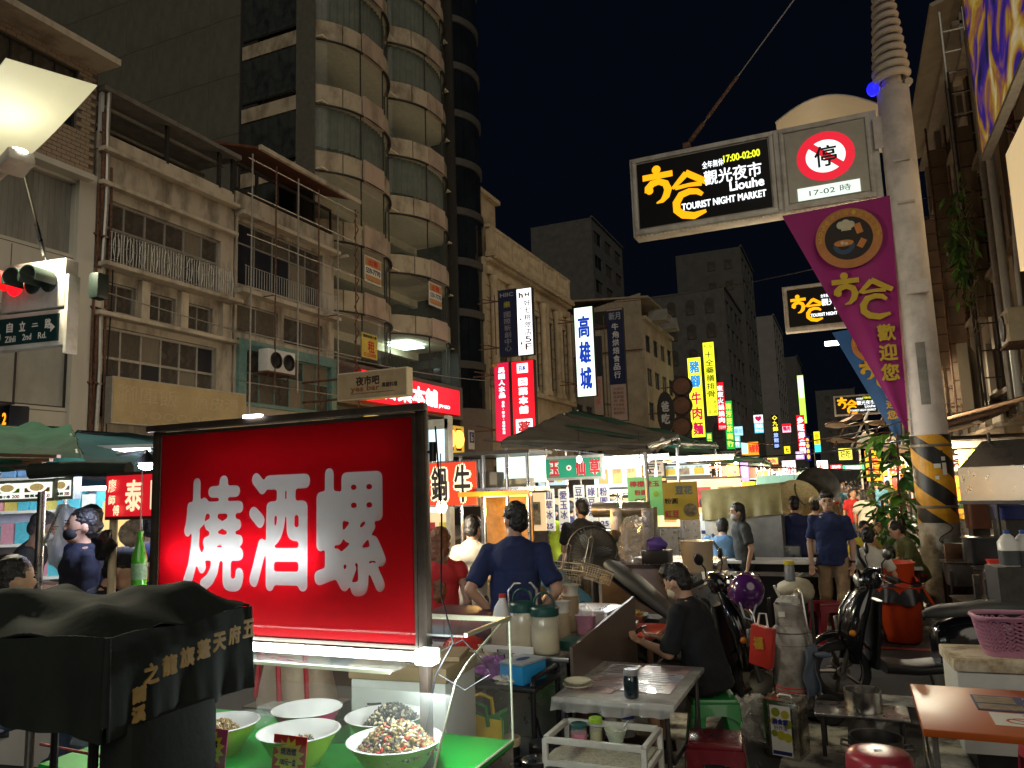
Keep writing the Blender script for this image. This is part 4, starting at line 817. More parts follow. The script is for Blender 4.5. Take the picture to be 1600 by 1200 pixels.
def stool(label, loc, col, rz=0, kind='square', h=.46, group='plastic stools'):
    t = thing('plastic_stool', label, 'stool', (loc[0], loc[1], 0), rz, group)
    if kind == 'square':
        w = .15
        obj('seat', MB().box((0, 0, h-.022), (w*2, w*2, .045)), col, t, bev=.02)
        mb = MB(); strokes(mb, arc(0, 0, .03, 0, 360, 12), .012); obj('seat_hole', MB().lathe([(.03, h+.0015), (.001, h+.002)], 12), black_pl, t)
        for sx in (-1, 1):
            for sy in (-1, 1):
                mb = MB(); a = Vector((sx*(w-.03), sy*(w-.03), h-.04)); b = Vector((sx*(w+.03), sy*(w+.03), 0))
                d = Vector((sx, sy, 0))*.0; v = []
                for q, e in ((a, .036), (b, .024)):
                    v += [(q.x-sx*e*2, q.y+sy*.012, q.z), (q.x+sx*.012, q.y+sy*.012, q.z), (q.x+sx*.012, q.y-sy*e*2, q.z), (q.x-sx*.004, q.y-sy*e*2, q.z), (q.x-sx*.004, q.y-sy*.004, q.z), (q.x-sx*e*2, q.y-sy*.004, q.z)]
                mb.add(v, [(i, (i+1) % 6, 6+(i+1) % 6, 6+i) for i in range(6)]+[(0, 1, 4, 5), (1, 2, 3, 4), (6, 7, 10, 11), (7, 8, 9, 10)]); fixn(obj('leg', mb, col, t, bev=.004))
        for a in range(4):
            mb = MB(); k = 12
            mb.grid(lambda u, v: (-w-.004+(2*w+.008)*u, -w-.008-.012*v, (h-.03)*(1-v)+v*(h-.08-.06*(abs(2*u-1)**3)-.02)), k, 2, Matrix.Rotation(a*PI/2, 4, 'Z'))
            obj('apron', mb, col, t, thick=.006, sm=40)
    else:
        obj('seat', MB().lathe([(.02, h-.002), (.1, h), (.15, h-.01), (.165, h-.03), (.17, h-.1), (.155, h-.1), (.15, h-.04), (.01, h-.03)], 28), col, t, sm=50)
        obj('seat_hole', MB().lathe([(.022, h+.001), (.001, h+.0015)], 12), black_pl, t)
        for i in range(4):
            a = PI/4+i*PI/2; c, s = math.cos(a), math.sin(a)
            mb = MB(); mb.add([(r*math.cos(a+da), r*math.sin(a+da), z) for r, da, z in ((.155, -.42, h-.08), (.172, -.42, h-.08), (.172, .42, h-.08), (.155, .42, h-.08), (.19, -.2, 0), (.21, -.2, 0), (.21, .2, 0), (.19, .2, 0))], [(0, 1, 2, 3), (4, 7, 6, 5), (0, 4, 5, 1), (1, 5, 6, 2), (2, 6, 7, 3), (3, 7, 4, 0)]); obj('leg', mb, col, t, bev=.006)
        obj('rung_ring', MB().lathe([(.178, .17), (.186, .17), (.188, .2), (.18, .2), (.178, .17)], 28), col, t, sm=50)
    return t
def potato(mb, c, r, amp=.3, n=14, m=10, f=5, seed=0, M=None, jit=0):     # crumpled lump
    rnd = random.Random(seed); J = lambda: 1+rnd.uniform(-jit, jit); ph = [rnd.uniform(0, 6.28) for _ in range(6)]; vs = []
    for i in range(m+1):
        th = PI*i/m
        for j in range(n):
            a = 2*PI*j/n; k = 1+amp*(math.sin(f*a+ph[0]+3*th)*.5+math.sin(f*th+ph[1]+a)*.5+.5*math.sin((f+3)*a+ph[2])*math.sin(f*1.7*th+ph[3]))*math.sin(th); k *= J()
            vs.append((c[0]+r[0]*k*math.sin(th)*math.cos(a), c[1]+r[1]*k*math.sin(th)*math.sin(a), c[2]-r[2]*k*math.cos(th)))
    return mb.add(vs, [(i*n+j, i*n+(j+1) % n, (i+1)*n+(j+1) % n, (i+1)*n+j) for i in range(m) for j in range(n)], M)
def table(name, label, c, w, d, h, top, leg, th=.03, rz=0, cat='table', inset=.05, lr=.014, brace=True):
    t = thing(name, label, cat, (c[0], c[1], 0), rz); obj('tabletop', MB().box((0, 0, h-th/2), (w, d, th)), top, t, bev=min(.008, th/3))
    for sx in (-1, 1):
        for sy in (-1, 1): obj('leg', MB().cyl((sx*(w/2-inset), sy*(d/2-inset), 0), (sx*(w/2-inset), sy*(d/2-inset), h-th), lr, n=10), leg, t, sm=40)
        if brace: obj('brace', MB().tube([(sx*(w/2-inset), -d/2+inset, h-th-.03), (sx*(w/2-inset), -d/2+inset+.04, h*.62), (sx*(w/2-inset), -d/2+.16, h*.52), (sx*(w/2-inset), d/2-.16, h*.52), (sx*(w/2-inset), d/2-inset-.04, h*.62), (sx*(w/2-inset), d/2-inset, h-th-.03)], lr*.7, 8), leg, t, sm=50)
    return t
def bowl(label, loc, r, h, out, inn, group=None, rim=.012, name='bowl', cat='bowl'):
    t = thing(name, label, cat, tuple(loc), 0, group)
    obj('shell', MB().lathe([(r*.5, 0), (r*.55, .01), (r*.78, h*.6), (r*.95, h*.97)], 36, caps=False), out, t, sm=50)
    obj('inside', MB().lathe([(r*.96, h*.965), (r, h), (r*.95, h*1.01), (r*.72, h*.62), (r*.5, h*.35), (.003, h*.3)], 36, caps=False), inn, t, sm=50)
    return t
def jar(label, loc, r, h, bodym, lidm, name='jar', cat='jar', group=None, neck=.72, lid=.18, handle=False, fill=None, wide=1.06):
    t = thing(name, label, cat, tuple(loc), 0, group); hb = h*(1-lid)
    obj('vessel', MB().lathe([(r*.85, 0), (r*.97, h*.03), (r, h*.1), (r, hb*.72), (r*.93, hb*.86), (r*neck, hb*.97), (r*neck, hb)], 26), bodym, t, sm=50)
    if fill: obj('contents', MB().lathe([(r*.82, h*.04), (r*.93, h*.1), (r*.93, hb*.62), (.003, hb*.64)], 20), fill, t, sm=50)
    rl = r*neck*wide*1.05
    obj('lid', MB().lathe([(rl, hb*.985), (rl*1.02, hb+h*lid*.15), (rl*1.02, h-h*lid*.2), (rl*.92, h), (.003, h)], 26), lidm, t, sm=35)
    if handle: obj('handle', MB().tube([(rl*.8*math.cos(a), 0, h+rl*.95*math.sin(a)) for a in [PI*i/10 for i in range(11)]], .008, 6), lidm, t, sm=60)
    return t
def pot(label, loc, r, h, m, name='pot', lid=None, handles=True, rz=0, cat='pot', long=False):
    t = thing(name, label, cat, tuple(loc), rz)
    obj('vessel', MB().lathe([(r*.94, 0), (r, h*.08), (r, h), (r*1.03, h*1.005), (r*.97, h*.99), (r*.95, h*.1), (.003, h*.08)], 32), m, t, sm=40)
    if lid: obj('lid', MB().lathe([(r*1.02, h*1.01), (r*.98, h*1.05), (r*.4, h*1.2), (r*.1, h*1.22), (r*.08, h*1.3), (.003, h*1.31)], 30), lid, t, sm=50)
    if handles:
        for s in (-1, 1): obj('handle', MB().tube([(s*r, -.05, h*.75), (s*(r+.05), -.05, h*.78), (s*(r+.05), .05, h*.78), (s*r, .05, h*.75)], .009, 6), m, t, sm=60)
    if long: obj('long_handle', MB().cyl((r*.9, 0, h*.85), (r+.24, .0, h*1.35), .012), m, t, sm=60)
    return t
def food_pile(label, loc, rx, ry, h, cols, n=240, s=.012, seed=1, name='food_pile', cat='food', shell=False):
    """a heap of many small pieces, too many to count: one object"""
    rnd = random.Random(seed); mbs = [MB() for _ in cols]
    for i in range(n):
        a = rnd.uniform(0, 2*PI); r = math.sqrt(rnd.random()); z = h*(1-r*r)*rnd.uniform(.75, 1)+.004
        mb = rnd.choice(mbs); M = Matrix.Translation((rx*r*math.cos(a), ry*r*math.sin(a), z))@Euler((rnd.uniform(0, 6), rnd.uniform(0, 6), 0)).to_matrix().to_4x4()
        if shell: mb.lathe([(.001, -1.3*s), (.55*s, -.3*s), (.6*s, .3*s), (.35*s, .8*s), (.002, s)], 6, M)
        else: mb.box((0, 0, 0), (s*2*rnd.uniform(.6, 1.4), s*rnd.uniform(.6, 1.2), s*rnd.uniform(.5, 1)), 0, M)
    tot = MB()
    for k, mb in enumerate(mbs): tot.cur = k; tot.add(mb.v, mb.f)
    tot.cur = 0; tot.lathe([(1, 0), (.7, .5*h/1), (.003, h*.8)], 16, Matrix.Diagonal((rx*.9, ry*.9, 1, 1)))
    o = obj(name, tot, list(cols), None); o.location = loc; tag(o, label, cat); o['kind'] = 'stuff'; return o
snail_g = mat('dark_snail_shell', (.1, .095, .075), .4, var=.5, scale=60); snail_y = mat('tan_snail_shell', (.4, .3, .12), .4, var=.5, scale=50); snail_k = mat('black_snail_shell', (.035, .035, .03), .35, var=.4, scale=50); chili = mat('red_chili', (.5, .04, .02), .4); garlic = mat('pale_garlic', (.6, .52, .33), .5)
green_pl = mat('lime_green_plastic', (.3, .55, .03), .4, var=.1); pink_pl = mat('hot_pink_plastic', (.65, .05, .2), .4, var=.1); acrylic = glass('clear_acrylic', (.85, .92, .88), .1, .05); acr_edge = mat('acrylic_edge', (.75, .78, .6), .3, var=.1)
clearglass = glass('clear_glass', (.8, .85, .82), .22, .04)

# ================================================================ RED LIGHT BOX CART WITH SNAIL DISPLAY
def translucent(name, col, k=.75):
    m = bpy.data.materials.new(name); m.use_nodes = True; nt = m.node_tree; nt.nodes.clear()
    o = nt.nodes.new('ShaderNodeOutputMaterial'); a = nt.nodes.new('ShaderNodeBsdfTranslucent'); b = nt.nodes.new('ShaderNodeBsdfDiffuse'); x = nt.nodes.new('ShaderNodeMixShader')
    a.inputs[0].default_value = (*col, 1); b.inputs[0].default_value = (*col, 1); x.inputs[0].default_value = 1-k
    nt.links.new(a.outputs[0], x.inputs[1]); nt.links.new(b.outputs[0], x.inputs[2]); nt.links.new(x.outputs[0], o.inputs[0]); return m
def vinyl(name, col, k=.55):
    m = bpy.data.materials.new(name); m.use_nodes = True; nt = m.node_tree; nt.nodes.clear()
    o = nt.nodes.new('ShaderNodeOutputMaterial'); a = nt.nodes.new('ShaderNodeBsdfTransparent'); b = nt.nodes.new('ShaderNodeBsdfPrincipled'); x = nt.nodes.new('ShaderNodeMixShader')
    a.inputs[0].default_value = (*col, 1); b.inputs[0].default_value = (*[c*.6 for c in col], 1); b.inputs['Roughness'].default_value = .4; x.inputs[0].default_value = 1-k
    nt.links.new(a.outputs[0], x.inputs[1]); nt.links.new(b.outputs[0], x.inputs[2]); nt.links.new(x.outputs[0], o.inputs[0]); return m
import numpy as np
def cut_sheet(txts, w, h, fat, res=.0025):
    """flat sheet in x,z with plump letter shaped openings; txts: (char, cx, cz, w, h)"""
    nx, nz = int(w/res), int(h/res); F = np.zeros((nz+1, nx+1))
    X = np.linspace(-w/2, w/2, nx+1); Z = np.linspace(0, h, nz+1)
    for ch, cx, cz, tw, th in txts:
        m = letters(MB(), ch, cx, cz, tw-2*fat, th-2*fat)
        for f in m.f:
            P = [(m.v[i].x, m.v[i].z) for i in f]
            for k in range(1, len(P)-1):
                a, b, c = P[0], P[k], P[k+1]
                i0, i1 = np.searchsorted(X, min(a[0], b[0], c[0])), np.searchsorted(X, max(a[0], b[0], c[0])); j0, j1 = np.searchsorted(Z, min(a[1], b[1], c[1])), np.searchsorted(Z, max(a[1], b[1], c[1]))
                if i1 <= i0 or j1 <= j0: continue
                gx, gz = np.meshgrid(X[i0:i1], Z[j0:j1])
                e = [(q[0]-p[0])*(gz-p[1])-(q[1]-p[1])*(gx-p[0]) for p, q in ((a, b), (b, c), (c, a))]
                F[j0:j1, i0:i1][((e[0] >= 0) & (e[1] >= 0) & (e[2] >= 0)) | ((e[0] <= 0) & (e[1] <= 0) & (e[2] <= 0))] = 1
    k = np.exp(-.5*(np.arange(-9, 10)*res/(fat*.75))**2); k /= k.sum()
    F = np.apply_along_axis(lambda r: np.convolve(r, k, 'same'), 0, F); F = np.apply_along_axis(lambda r: np.convolve(r, k, 'same'), 1, F)
    F = F-.13; mb = MB(); v = []; fs = []
    def poly(pts): o = len(v); v.extend(pts); fs.append(tuple(range(o, o+len(pts))))
    for j in range(nz):
        run = None
        for i in range(nx+1):
            full = i < nx and F[j, i] <= 0 and F[j, i+1] <= 0 and F[j+1, i] <= 0 and F[j+1, i+1] <= 0
            if full: run = i if run is None else run; continue
            if run is not None: poly([(X[run], 0, Z[j]), (X[i], 0, Z[j]), (X[i], 0, Z[j+1]), (X[run], 0, Z[j+1])]); run = None
            if i < nx:
                q = [(X[i], Z[j], F[j, i]), (X[i+1], Z[j], F[j, i+1]), (X[i+1], Z[j+1], F[j+1, i+1]), (X[i], Z[j+1], F[j+1, i])]; out = []
                for a, b in zip(q, q[1:]+q[:1]):
                    if a[2] <= 0: out.append((a[0], 0, a[1]))
                    if (a[2] <= 0) != (b[2] <= 0): s_ = a[2]/(a[2]-b[2]); out.append((a[0]+(b[0]-a[0])*s_, 0, a[1]+(b[1]-a[1])*s_))
                if len(out) >= 3: poly(out)
    mb.v = [Vector(p) for p in v]; mb.f = fs; mb.mi = [0]*len(fs); return mb
SX0, SX1, SY, SZ0, SZ1 = -3.03, -1.63, 2.72, 1.3, 2.21
t = thing('snail_cart', 'food cart with big red light box reading three white characters and glass display', 'food cart', ((SX0+SX1)/2, SY, 0))
CART = t; w = SX1-SX0; h = SZ1-SZ0
brn = mat('brown_cart_frame', (.1, .075, .06), .45, .5, var=.4, scale=10)
obj('box_back', MB().box((0, .105, SZ0+h/2), (w, .02, h)), white_pl, t)
for nm, c, d in (('box_side', (-w/2-.006, .057, SZ0+h/2), (.012, .115, h)), ('box_side', (w/2+.006, .057, SZ0+h/2), (.012, .115, h)), ('box_top', (0, .057, SZ1+.007), (w+.026, .115, .014)), ('box_base', (0, .057, SZ0-.007), (w+.026, .115, .014))): obj(nm, MB().box(c, d), brn, t)
obj('diffuser', MB().box((0, .012, SZ0+h/2), (w-.002, .004, h-.002)), translucent('white_acrylic_diffuser', (.85, .85, .85), .8), t)
for zc, e in ((SZ0+.34, 9),): obj('inner_tube', MB().cyl((-w/2+.06, .06, zc), (w/2-.5, .06, zc), .014, n=10), lit('inner_tube_light', (.95, .97, 1), 25), t)
obj('inner_tube', MB().cyl((-w/2+.25, .075, SZ1-.12), (w/2-.1, .075, SZ1-.12), .012, n=10), lit('inner_tube_dim', (.95, .97, 1), .7), t)
cz = h*.5
me = cut_sheet([('燒', -.365, cz-.01, .37, .53), ('酒', .01, cz, .345, .53), ('螺', .385, cz-.005, .37, .54)], w, h, .0145)
obj('red_vinyl', me, vinyl('red_vinyl_film', (.72, .004, .012), .62), t, loc=(0, .006, SZ0))
mb = MB()
for i in range(100): mb.box((0, .0005, SZ0+h*(i+.5)/100), (w-.004, .0012, h/100*.25))
for sx, nm in ((1, 'post'), (-1, 'post')): obj(nm, MB().box((sx*(w/2+.034), .02, 1.13), (.038, .042, 2.26)), brn, t, bev=.004)
obj('top_rail', MB().box((0, -.01, 2.245), (w+.13, .05, .03)), brn, t, bev=.004)
obj('top_led', MB().box((-.1, -.04, 2.262), (.09, .03, .014)), lit('small_led_light', (1, 1, .95), 5), t)
obj('tail_lamp', MB().cyl((w/2+.095, -.0, 2.02), (w/2+.095, 0, 2.1), .015).cyl((w/2+.07, 0, 2.06), (w/2+.095, 0, 2.06), .006), black_pl, t, sm=40)
obj('tube_light', MB().cyl((-w/2, -.03, SZ0-.035), (w/2+.02, -.03, SZ0-.035), .018, n=12), lit('display_tube_light', (.9, 1, .98), 20), t, sm=40)
obj('tube_socket', MB().box((w/2+.07, -.03, SZ0-.03), (.08, .07, .06)), mat('clear_socket', (.6, .7, .65), .3, emit=(.8, 1, .95), es=1.5), t, bev=.01)
_l = bpy.data.lights.new('socket_glow', 'POINT'); _l.energy = 8; _l.color = (.9, 1, .97); _l.shadow_soft_size = .04; _o = bpy.data.objects.new('socket_glow', _l); C.objects.link(_o); _o.parent = t; _o.location = (w/2+.15, -.1, SZ0-.06)
# counter, green cloth, acrylic case
obj('counter', MB().box((.05, -.02, .42), (w+.35, .86, .8)), steel, t)
obj('green_cloth', MB().box((.05, -.02, .835), (w+.36, .87, .02)), mat('green_tray_cloth', (.02, .48, .06), .5, var=.15, scale=4), t, bev=.004)
xr = w/2+.23
side = [(-.34, .85), (.4, .85), (.4, 1.34), (.33, 1.345), (-.0, 1.25), (-.1, 1.2)]
mb = MB(); mb.add([(xr, a, b) for a, b in side], [tuple(range(len(side)))]); obj('side_panel', mb, acrylic, t, thick=.006)
mb = MB()
for (a, b), (c, d) in zip(side, side[1:]+side[:1]): mb.cyl((xr, a, b), (xr, c, d), .005, n=6)
obj('panel_edge', mb, acr_edge, t)
obj('top_panel', MB().box((.05, .2, 1.345), (w+.36, .4, .008)), acrylic, t); obj('top_edge', MB().box((.05, .4, 1.345), (w+.37, .014, .02)).box((xr, .2, 1.352), (.014, .42, .014)), acr_edge, t)
obj('front_panel', MB().box((.05, -.22, 1.02), (w+.36, .006, .34), rx=-.6), acrylic, t); obj('shelf', MB().box((-.1, .12, 1.2), (w, .3, .008)), acrylic, t); obj('shelf_edge', MB().box((-.1, -.03, 1.2), (w, .012, .014)), acr_edge, t)
obj('cable', MB().tube([(w/2+.12, -.02, 2.16), (w/2+.135, -.01, 1.8), (w/2+.12, 0, 1.5), (w/2+.17, 0, 1.32), (w/2+.1, -.02, 1.2), (w/2+.06, -.03, 1.0), (w/2+.07, -.03, .8)], .004, 6), black_pl, t, sm=60)
obj('wire_loop', MB().tube([(w/2+.1, 0, 1.28), (w/2+.2, .02, 1.33), (w/2+.28, .05, 1.24), (w/2+.3, .05, 1.2), (w/2+.2, .03, 1.14), (w/2+.1, .0, 1.2)], .003, 6), black_pl, t, sm=60)
mb = MB(); mb.tube([(-w/2-.1, -.47, .93), (0, -.47, .905), (w/2+.1, -.46, .9), (w/2+.6, -.3, .93)], .006, 6); obj('red_cord', mb, mat('red_white_cord', (.45, .12, .12), .7, var=.5, scale=90), t, sm=60)
def tagcard(parent, c, txt, base):
    m = thing('price_card', txt[1], 'price card', c, 0, 'price cards on the snail bowls'); w_, h_ = .155, .15
    obj('card', MB().box((0, 0, 0), (w_, .004, h_), rx=-.12), base, m)
    mb = MB(); k = 26; mb.add([((.075 if i % 2 else .05)*math.cos(2*PI*i/k)*.98, -.004+.12*0, (.072 if i % 2 else .05)*math.sin(2*PI*i/k)) for i in range(k)], [tuple(range(k))]); b = obj('starburst', mb, yellow_p, m, rot=(-.12, 0, 0))
    mb = MB()
    for i, s in enumerate(txt[0]): letters(mb, s, 0, .02-.036*i, .075, .026, -.007, .0008)
    obj('lettering', mb, ink, m, rot=(-.12, 0, 0)); return m
ZC = .847
magenta_p = mat('magenta_card', (.5, .06, .22), .5); redcard = mat('red_card', (.55, .03, .03), .5)
BW = [(345, 1128, .16, green_pl, 'lime green bowl of fried snails behind the black hood', 'a'), (480, 1106, .155, pink_pl, 'pink bowl with white inside, empty', None), (467, 1141, .165, green_pl, 'lime green bowl with a few grey snails', 'b'), (602, 1117, .17, green_pl, 'lime green bowl heaped with dark snails at back', 'c'), (617, 1154, .185, green_pl, 'front lime green bowl heaped with tan snails and chili', 'd')]
for px, py, r, m, lb, f in BW:
    p = PZ(px, py, ZC+.125); bowl(lb, (p.x, p.y, ZC), r, .125, m, white_pl, 'bowls in the snail display')
    if f == 'a': food_pile('heap of fried golden snails in green bowl', (p.x, p.y, ZC+.07), r*.55, r*.5, .06, [snail_y, mat('fried_brown', (.35, .17, .05), .5), garlic], 200, .011, 3)
    if f == 'b': food_pile('small heap of grey snails in green bowl', (p.x+.02, p.y, ZC+.06), r*.45, r*.4, .04, [snail_g, garlic, snail_y], 160, .01, 4, shell=True)
    if f == 'c': food_pile('heap of dark snails in back bowl', (p.x+.03, p.y+.01, ZC+.08), r*.72, r*.7, .085, [snail_k, snail_g, snail_k, garlic], 520, .0115, 5, shell=True)
    if f == 'd': food_pile('heap of tan snails with chili and garlic in front bowl', (p.x+.01, p.y, ZC+.085), r*.8, r*.78, .1, [snail_y, snail_g, snail_y, snail_g, snail_y, chili, garlic], 750, .0115, 6, shell=True)
p = PZ(452, 1185, .92); tagcard(t, (p.x, p.y, .925), (('燒酒螺', '100元一盒'), 'red price card with yellow starburst reading 100 yuan a box'), redcard)
p = PZ(330, 1172, .92); tagcard(t, (p.x, p.y, .925), (('炒螺', '一盒', '150元'), 'magenta price card with yellow starburst half behind black post'), magenta_p)
p = PZ(412, 1118, .87)
t2 = thing('takeaway_boxes', 'stack of clear takeaway boxes between the bowls', 'boxes', (p.x, p.y, ZC))
for i in range(2): obj('clear_box', MB().box((.02*i, .16*i-.08, .03), (.17, .12, .05)), clearglass, t2, bev=.01)
p = PZ(525, 1150, .87); pot('small steel cup behind the green bowl', (p.x, p.y+.02, ZC), .05, .07, steel, 'steel_cup', handles=False, cat='cup')
# bag with red straps and cartons behind the display
p = PY(455, 1100, 3.5)
t2 = thing('tote_bag', 'cream tote bag with red straps behind the display', 'bag', (p.x, 3.55, .78)); 
lof('bag_body', [(0, 0, 0, .25, .13), (.2, 0, 0, .2, .11), (.34, 0, 0, .13, .08), (.4, 0, 0, .1, .05)], mat('cream_canvas', (.55, .42, .3), .8, bump=.3, bscale=10), t2, 'z')
rstrap = mat('red_strap', (.5, .03, .04), .6)
for pts in ([(-.17, -.14, .05), (-.14, -.13, .3), (-.1, -.09, .4), (.1, -.09, .4), (.15, -.12, .25), (.18, -.14, .05)], [(-.16, -.13, .26), (0, -.155, .27), (.15, -.13, .24)], [(0, -.16, .28), (.02, -.17, .05)]): obj('strap', MB().tube(pts, .014, 5), rstrap, t2, sm=60)
box('base_panel', (0, -.0, -.39), (.5, .3, .78), steel, t2)
p = PY(620, 1100, 3.35)
t2 = thing('foam_carton', 'white foam carton with brown lid behind the snail bowls', 'carton', (p.x+.06, 3.42, .62), R(4))
obj('box', MB().box((0, 0, .2), (.5, .36, .4)), mat('pale_foam', (.6, .6, .57), .8, var=.1), t2, bev=.01); obj('lid', MB().box((0, 0, .435), (.52, .38, .07)), mat('brown_carton_lid', (.34, .24, .13), .8), t2, bev=.008)
obj('lettering', letters(MB(), '重', -.12, .24, .1, .12, -.183, .002), ink, t2); obj('flap', MB().box((.05, .02, .485), (.4, .25, .02), rz=.2), mat('brown_carton_lid', (.34, .24, .13), .8), t2)
obj('support', MB().box((0, 0, -.31), (.55, .4, .62)), black_pl, t2)
# ================================================================ BLACK HOODED CART AT LOWER LEFT
A, B_, Cc = PD(-170, 985, 2.05), PD(168, 1008, 1.84), PD(390, 957, 2.3); Dd = A+(Cc-B_)
A.z = B_.z = Cc.z = Dd.z = 1.575
o = (A+B_+Cc+Dd)/4; o.z = 0
t = thing('hooded_cart', 'black canvas hood with gold characters on a dark cart, lower left', 'cart', tuple(o))
a, b, c, d = [v-o for v in (A, B_, Cc, Dd)]
canv = mat('black_canvas', (.03, .038, .035), .75, var=.3, scale=3, bump=.25, bscale=9, spec=.14)
def noise3(x, y, k): return math.sin(x*k+1.3)*math.sin(y*k*1.3+.4)+.5*math.sin((x+y)*k*2.1+2)
def top(u, v):
    p = a.lerp(b, u).lerp(d.lerp(c, u), v); e = min(u, 1-u, v, 1-v)
    z = p.z+.075*min(1, e*3.2)+.028*math.sin(u*7+v*2)*min(1, e*5)+.022*abs(math.sin(u*4.2+v*5.1))*min(1, e*6)+.012*noise3(u*3, v*3, 3)
    return (p.x, p.y, z)
hoodme = MB().grid(top, 30, 24)
AMP = 1.
def skirt(P, Q, drop0, drop1, seed):
    nrm = (Q-P).cross(Vector((0, 0, 1))).normalized()
    def f(u, v):
        p = P.lerp(Q, u); dr = drop0+(drop1-drop0)*u; w_ = AMP*(.022*math.sin(u*19+seed)*v+.014*math.sin(u*41+seed*2)*v*v+.03*v)
        return (p.x+nrm.x*w_, p.y+nrm.y*w_, p.z-dr*v+.006*math.sin(u*9))
    return MB().grid(f, 36, 8)
obj('hood_top', hoodme, canv, t, thick=.006, sm=60)
AMP = .38
for P, Q, d0, d1, s in ((a, b, .16, .24, 1), (b, c, .235, .23, 2), (c, d, .23, .23, 3), (d, a, .23, .16, 4)): obj('hood_skirt', skirt(P, Q, d0, d1, s), canv, t, thick=.006, sm=60)
AMP = 1.
gold = mat('gold_embroidery', (.5, .3, .05), .5, var=.3, scale=30)
ux = (c-b).normalized(); ang = math.atan2(ux.y, ux.x); nr = (c-b).cross(Vector((0, 0, 1))).normalized()
for i, ch in enumerate('五府天蓬旗龍之'):
    q = b.lerp(c, .92-.118*i)+nr*.03+Vector((0, 0, -.052-.008*i)); obj('embroidered_character', letters(MB(), ch, 0, 0, .052, .052, 0, .003), gold, t, loc=q, rot=(0, 0, ang))
for i, ch in enumerate('蘭溪'):
    q = b.lerp(c, .13)+nr*.036+Vector((0, 0, -.14-.045*i)); obj('embroidered_character', letters(MB(), ch, 0, 0, .045, .04, 0, .003), gold, t, loc=q, rot=(0, 0, ang))
for q in (a, b, c, d): obj('hood_corner', MB().cyl(q+Vector((0, 0, -.2)), q+Vector((0, 0, .004)), .014, .008, 8), canv, t, sm=60)
for q in (b.lerp(c, .12).lerp(a, .12), c.lerp(b, .3).lerp(d, .06), a.lerp(d, .1), d): obj('post', MB().cyl((q.x, q.y, .3), (q.x, q.y, 1.5), .012, n=8), black_pl, t, sm=40)
m_ = b.lerp(c, .3)
obj('seat_back', MB().box((m_.x-.03, m_.y+.05, 1.2), (.3, .12, .34), rz=ang), canv, t, bev=.04); obj('cart_bed', MB().box((0, .0, .6), (.8, .7, .6)), black_pl, t, bev=.03)
mb = MB(); potato(mb, (m_.x-.1, m_.y-.02, 1.02), (.16, .12, .12), .25, seed=3); potato(mb, (m_.x+.22, m_.y+.1, 1.0), (.14, .1, .07), .25, seed=5); obj('grey_bundle', mb, mat('blue_grey_cloth', (.16, .2, .25), .8, bump=.4), t, sm=60)
for s in (-.3, .3): obj('wheel', MB().lathe([(.22, -.03), (.25, 0), (.22, .03)], 24, Matrix.Translation((s, .25, .25))@Matrix.Rotation(PI/2, 4, 'X')), rubber, t, sm=50)
# green bottle hanging beside the light box
p = PD(217, 905, 3.4)
t = thing('hanging_bottle', 'green glass bottle hung by its neck left of red light box', 'bottle', (p.x, p.y, p.z-.04))
bg = mat('green_bottle_glass', (.08, .42, .03), .12, var=0, spec=.8, coat=.5)
obj('bottle', MB().lathe([(.028, 0), (.033, .006), (.033, .13), (.027, .16), (.014, .2), (.012, .235), (.015, .24), (.015, .25), (.003, .25)], 20), bg, t, sm=50); obj('label', MB().lathe([(.0335, .04), (.0335, .11)], 20), mat('pale_bottle_label', (.3, .5, .3), .5, var=.4, scale=60), t, sm=50)
obj('string', MB().cyl((0, 0, .25), (0, 0, .55), .003, n=5), mat('pink_string', (.6, .4, .35), .8), t)
# ================================================================ KITCHEN CORNER BEHIND THE SNAIL CART
def at(px, py, z): p = PZ(px, py, z); return (p.x, p.y, z)
# --- black trolley with cloths and tissue box
t = thing('black_trolley', 'black two shelf trolley holding cloths, tissue box and pan', 'trolley', (-2.1, 4.42, 0))
for z in (.76, .36): obj('shelf', MB().box((0, 0, z), (.72, .44, .03)), black_pl, t, bev=.012)
for sx in (-.34, .34):
    for sy in (-.2, .2): obj('leg', MB().cyl((sx, sy, .02), (sx, sy, .78), .016), black_pl, t, sm=40)
    obj('handle', MB().tube([(sx, -.2, .78), (sx, -.18, .82), (sx, .18, .82), (sx, .2, .78)], .016, 8), black_pl, t, sm=60)
p = at(818, 1063, .775)
t = thing('tissue_box', 'bright blue tissue box with grey lid on black trolley', 'box', p, R(-14)); bl = mat('bright_blue_plastic', (.02, .28, .62), .4, var=.1)
obj('box', MB().box((0, .0, .055), (.17, .24, .11)), bl, t, bev=.012); obj('lid', MB().box((0, 0, .116), (.178, .248, .014)), mat('grey_blue_lid', (.34, .38, .42), .4), t, bev=.005); obj('slot', MB().lathe([(.06, .1245), (.003, .125)], 20, Matrix.Diagonal((.5, 1, 1, 1))), mat('slot_blue', (.005, .03, .2), .5), t)
for i, (px, py, m, r, lb) in enumerate(((742, 1046, mat('beige_rag', (.5, .42, .3), .9, bump=.5, bscale=14), (.12, .1, .08), 'crumpled beige rag on black trolley'), (775, 1052, mat('purple_rag', (.28, .07, .35), .9, bump=.5, bscale=14), (.09, .1, .075), 'crumpled purple rag on black trolley'), (797, 1035, mat('black_rag', (.02, .02, .028), .9, bump=.5), (.09, .08, .06), 'crumpled black rag beside tissue box'), (792, 1060, mat('white_rag', (.6, .57, .5), .9, bump=.5), (.06, .05, .03), 'small white rag in front of tissue box'))):
    q = at(px, py, .8); tag(obj('rag', potato(MB(), (0, 0, r[2]*.6), r, .55, 30, 20, 7, i), m, None, sm=70, loc=(q[0], q[1], .775)), lb, 'cloth', 'rags on the black trolley')
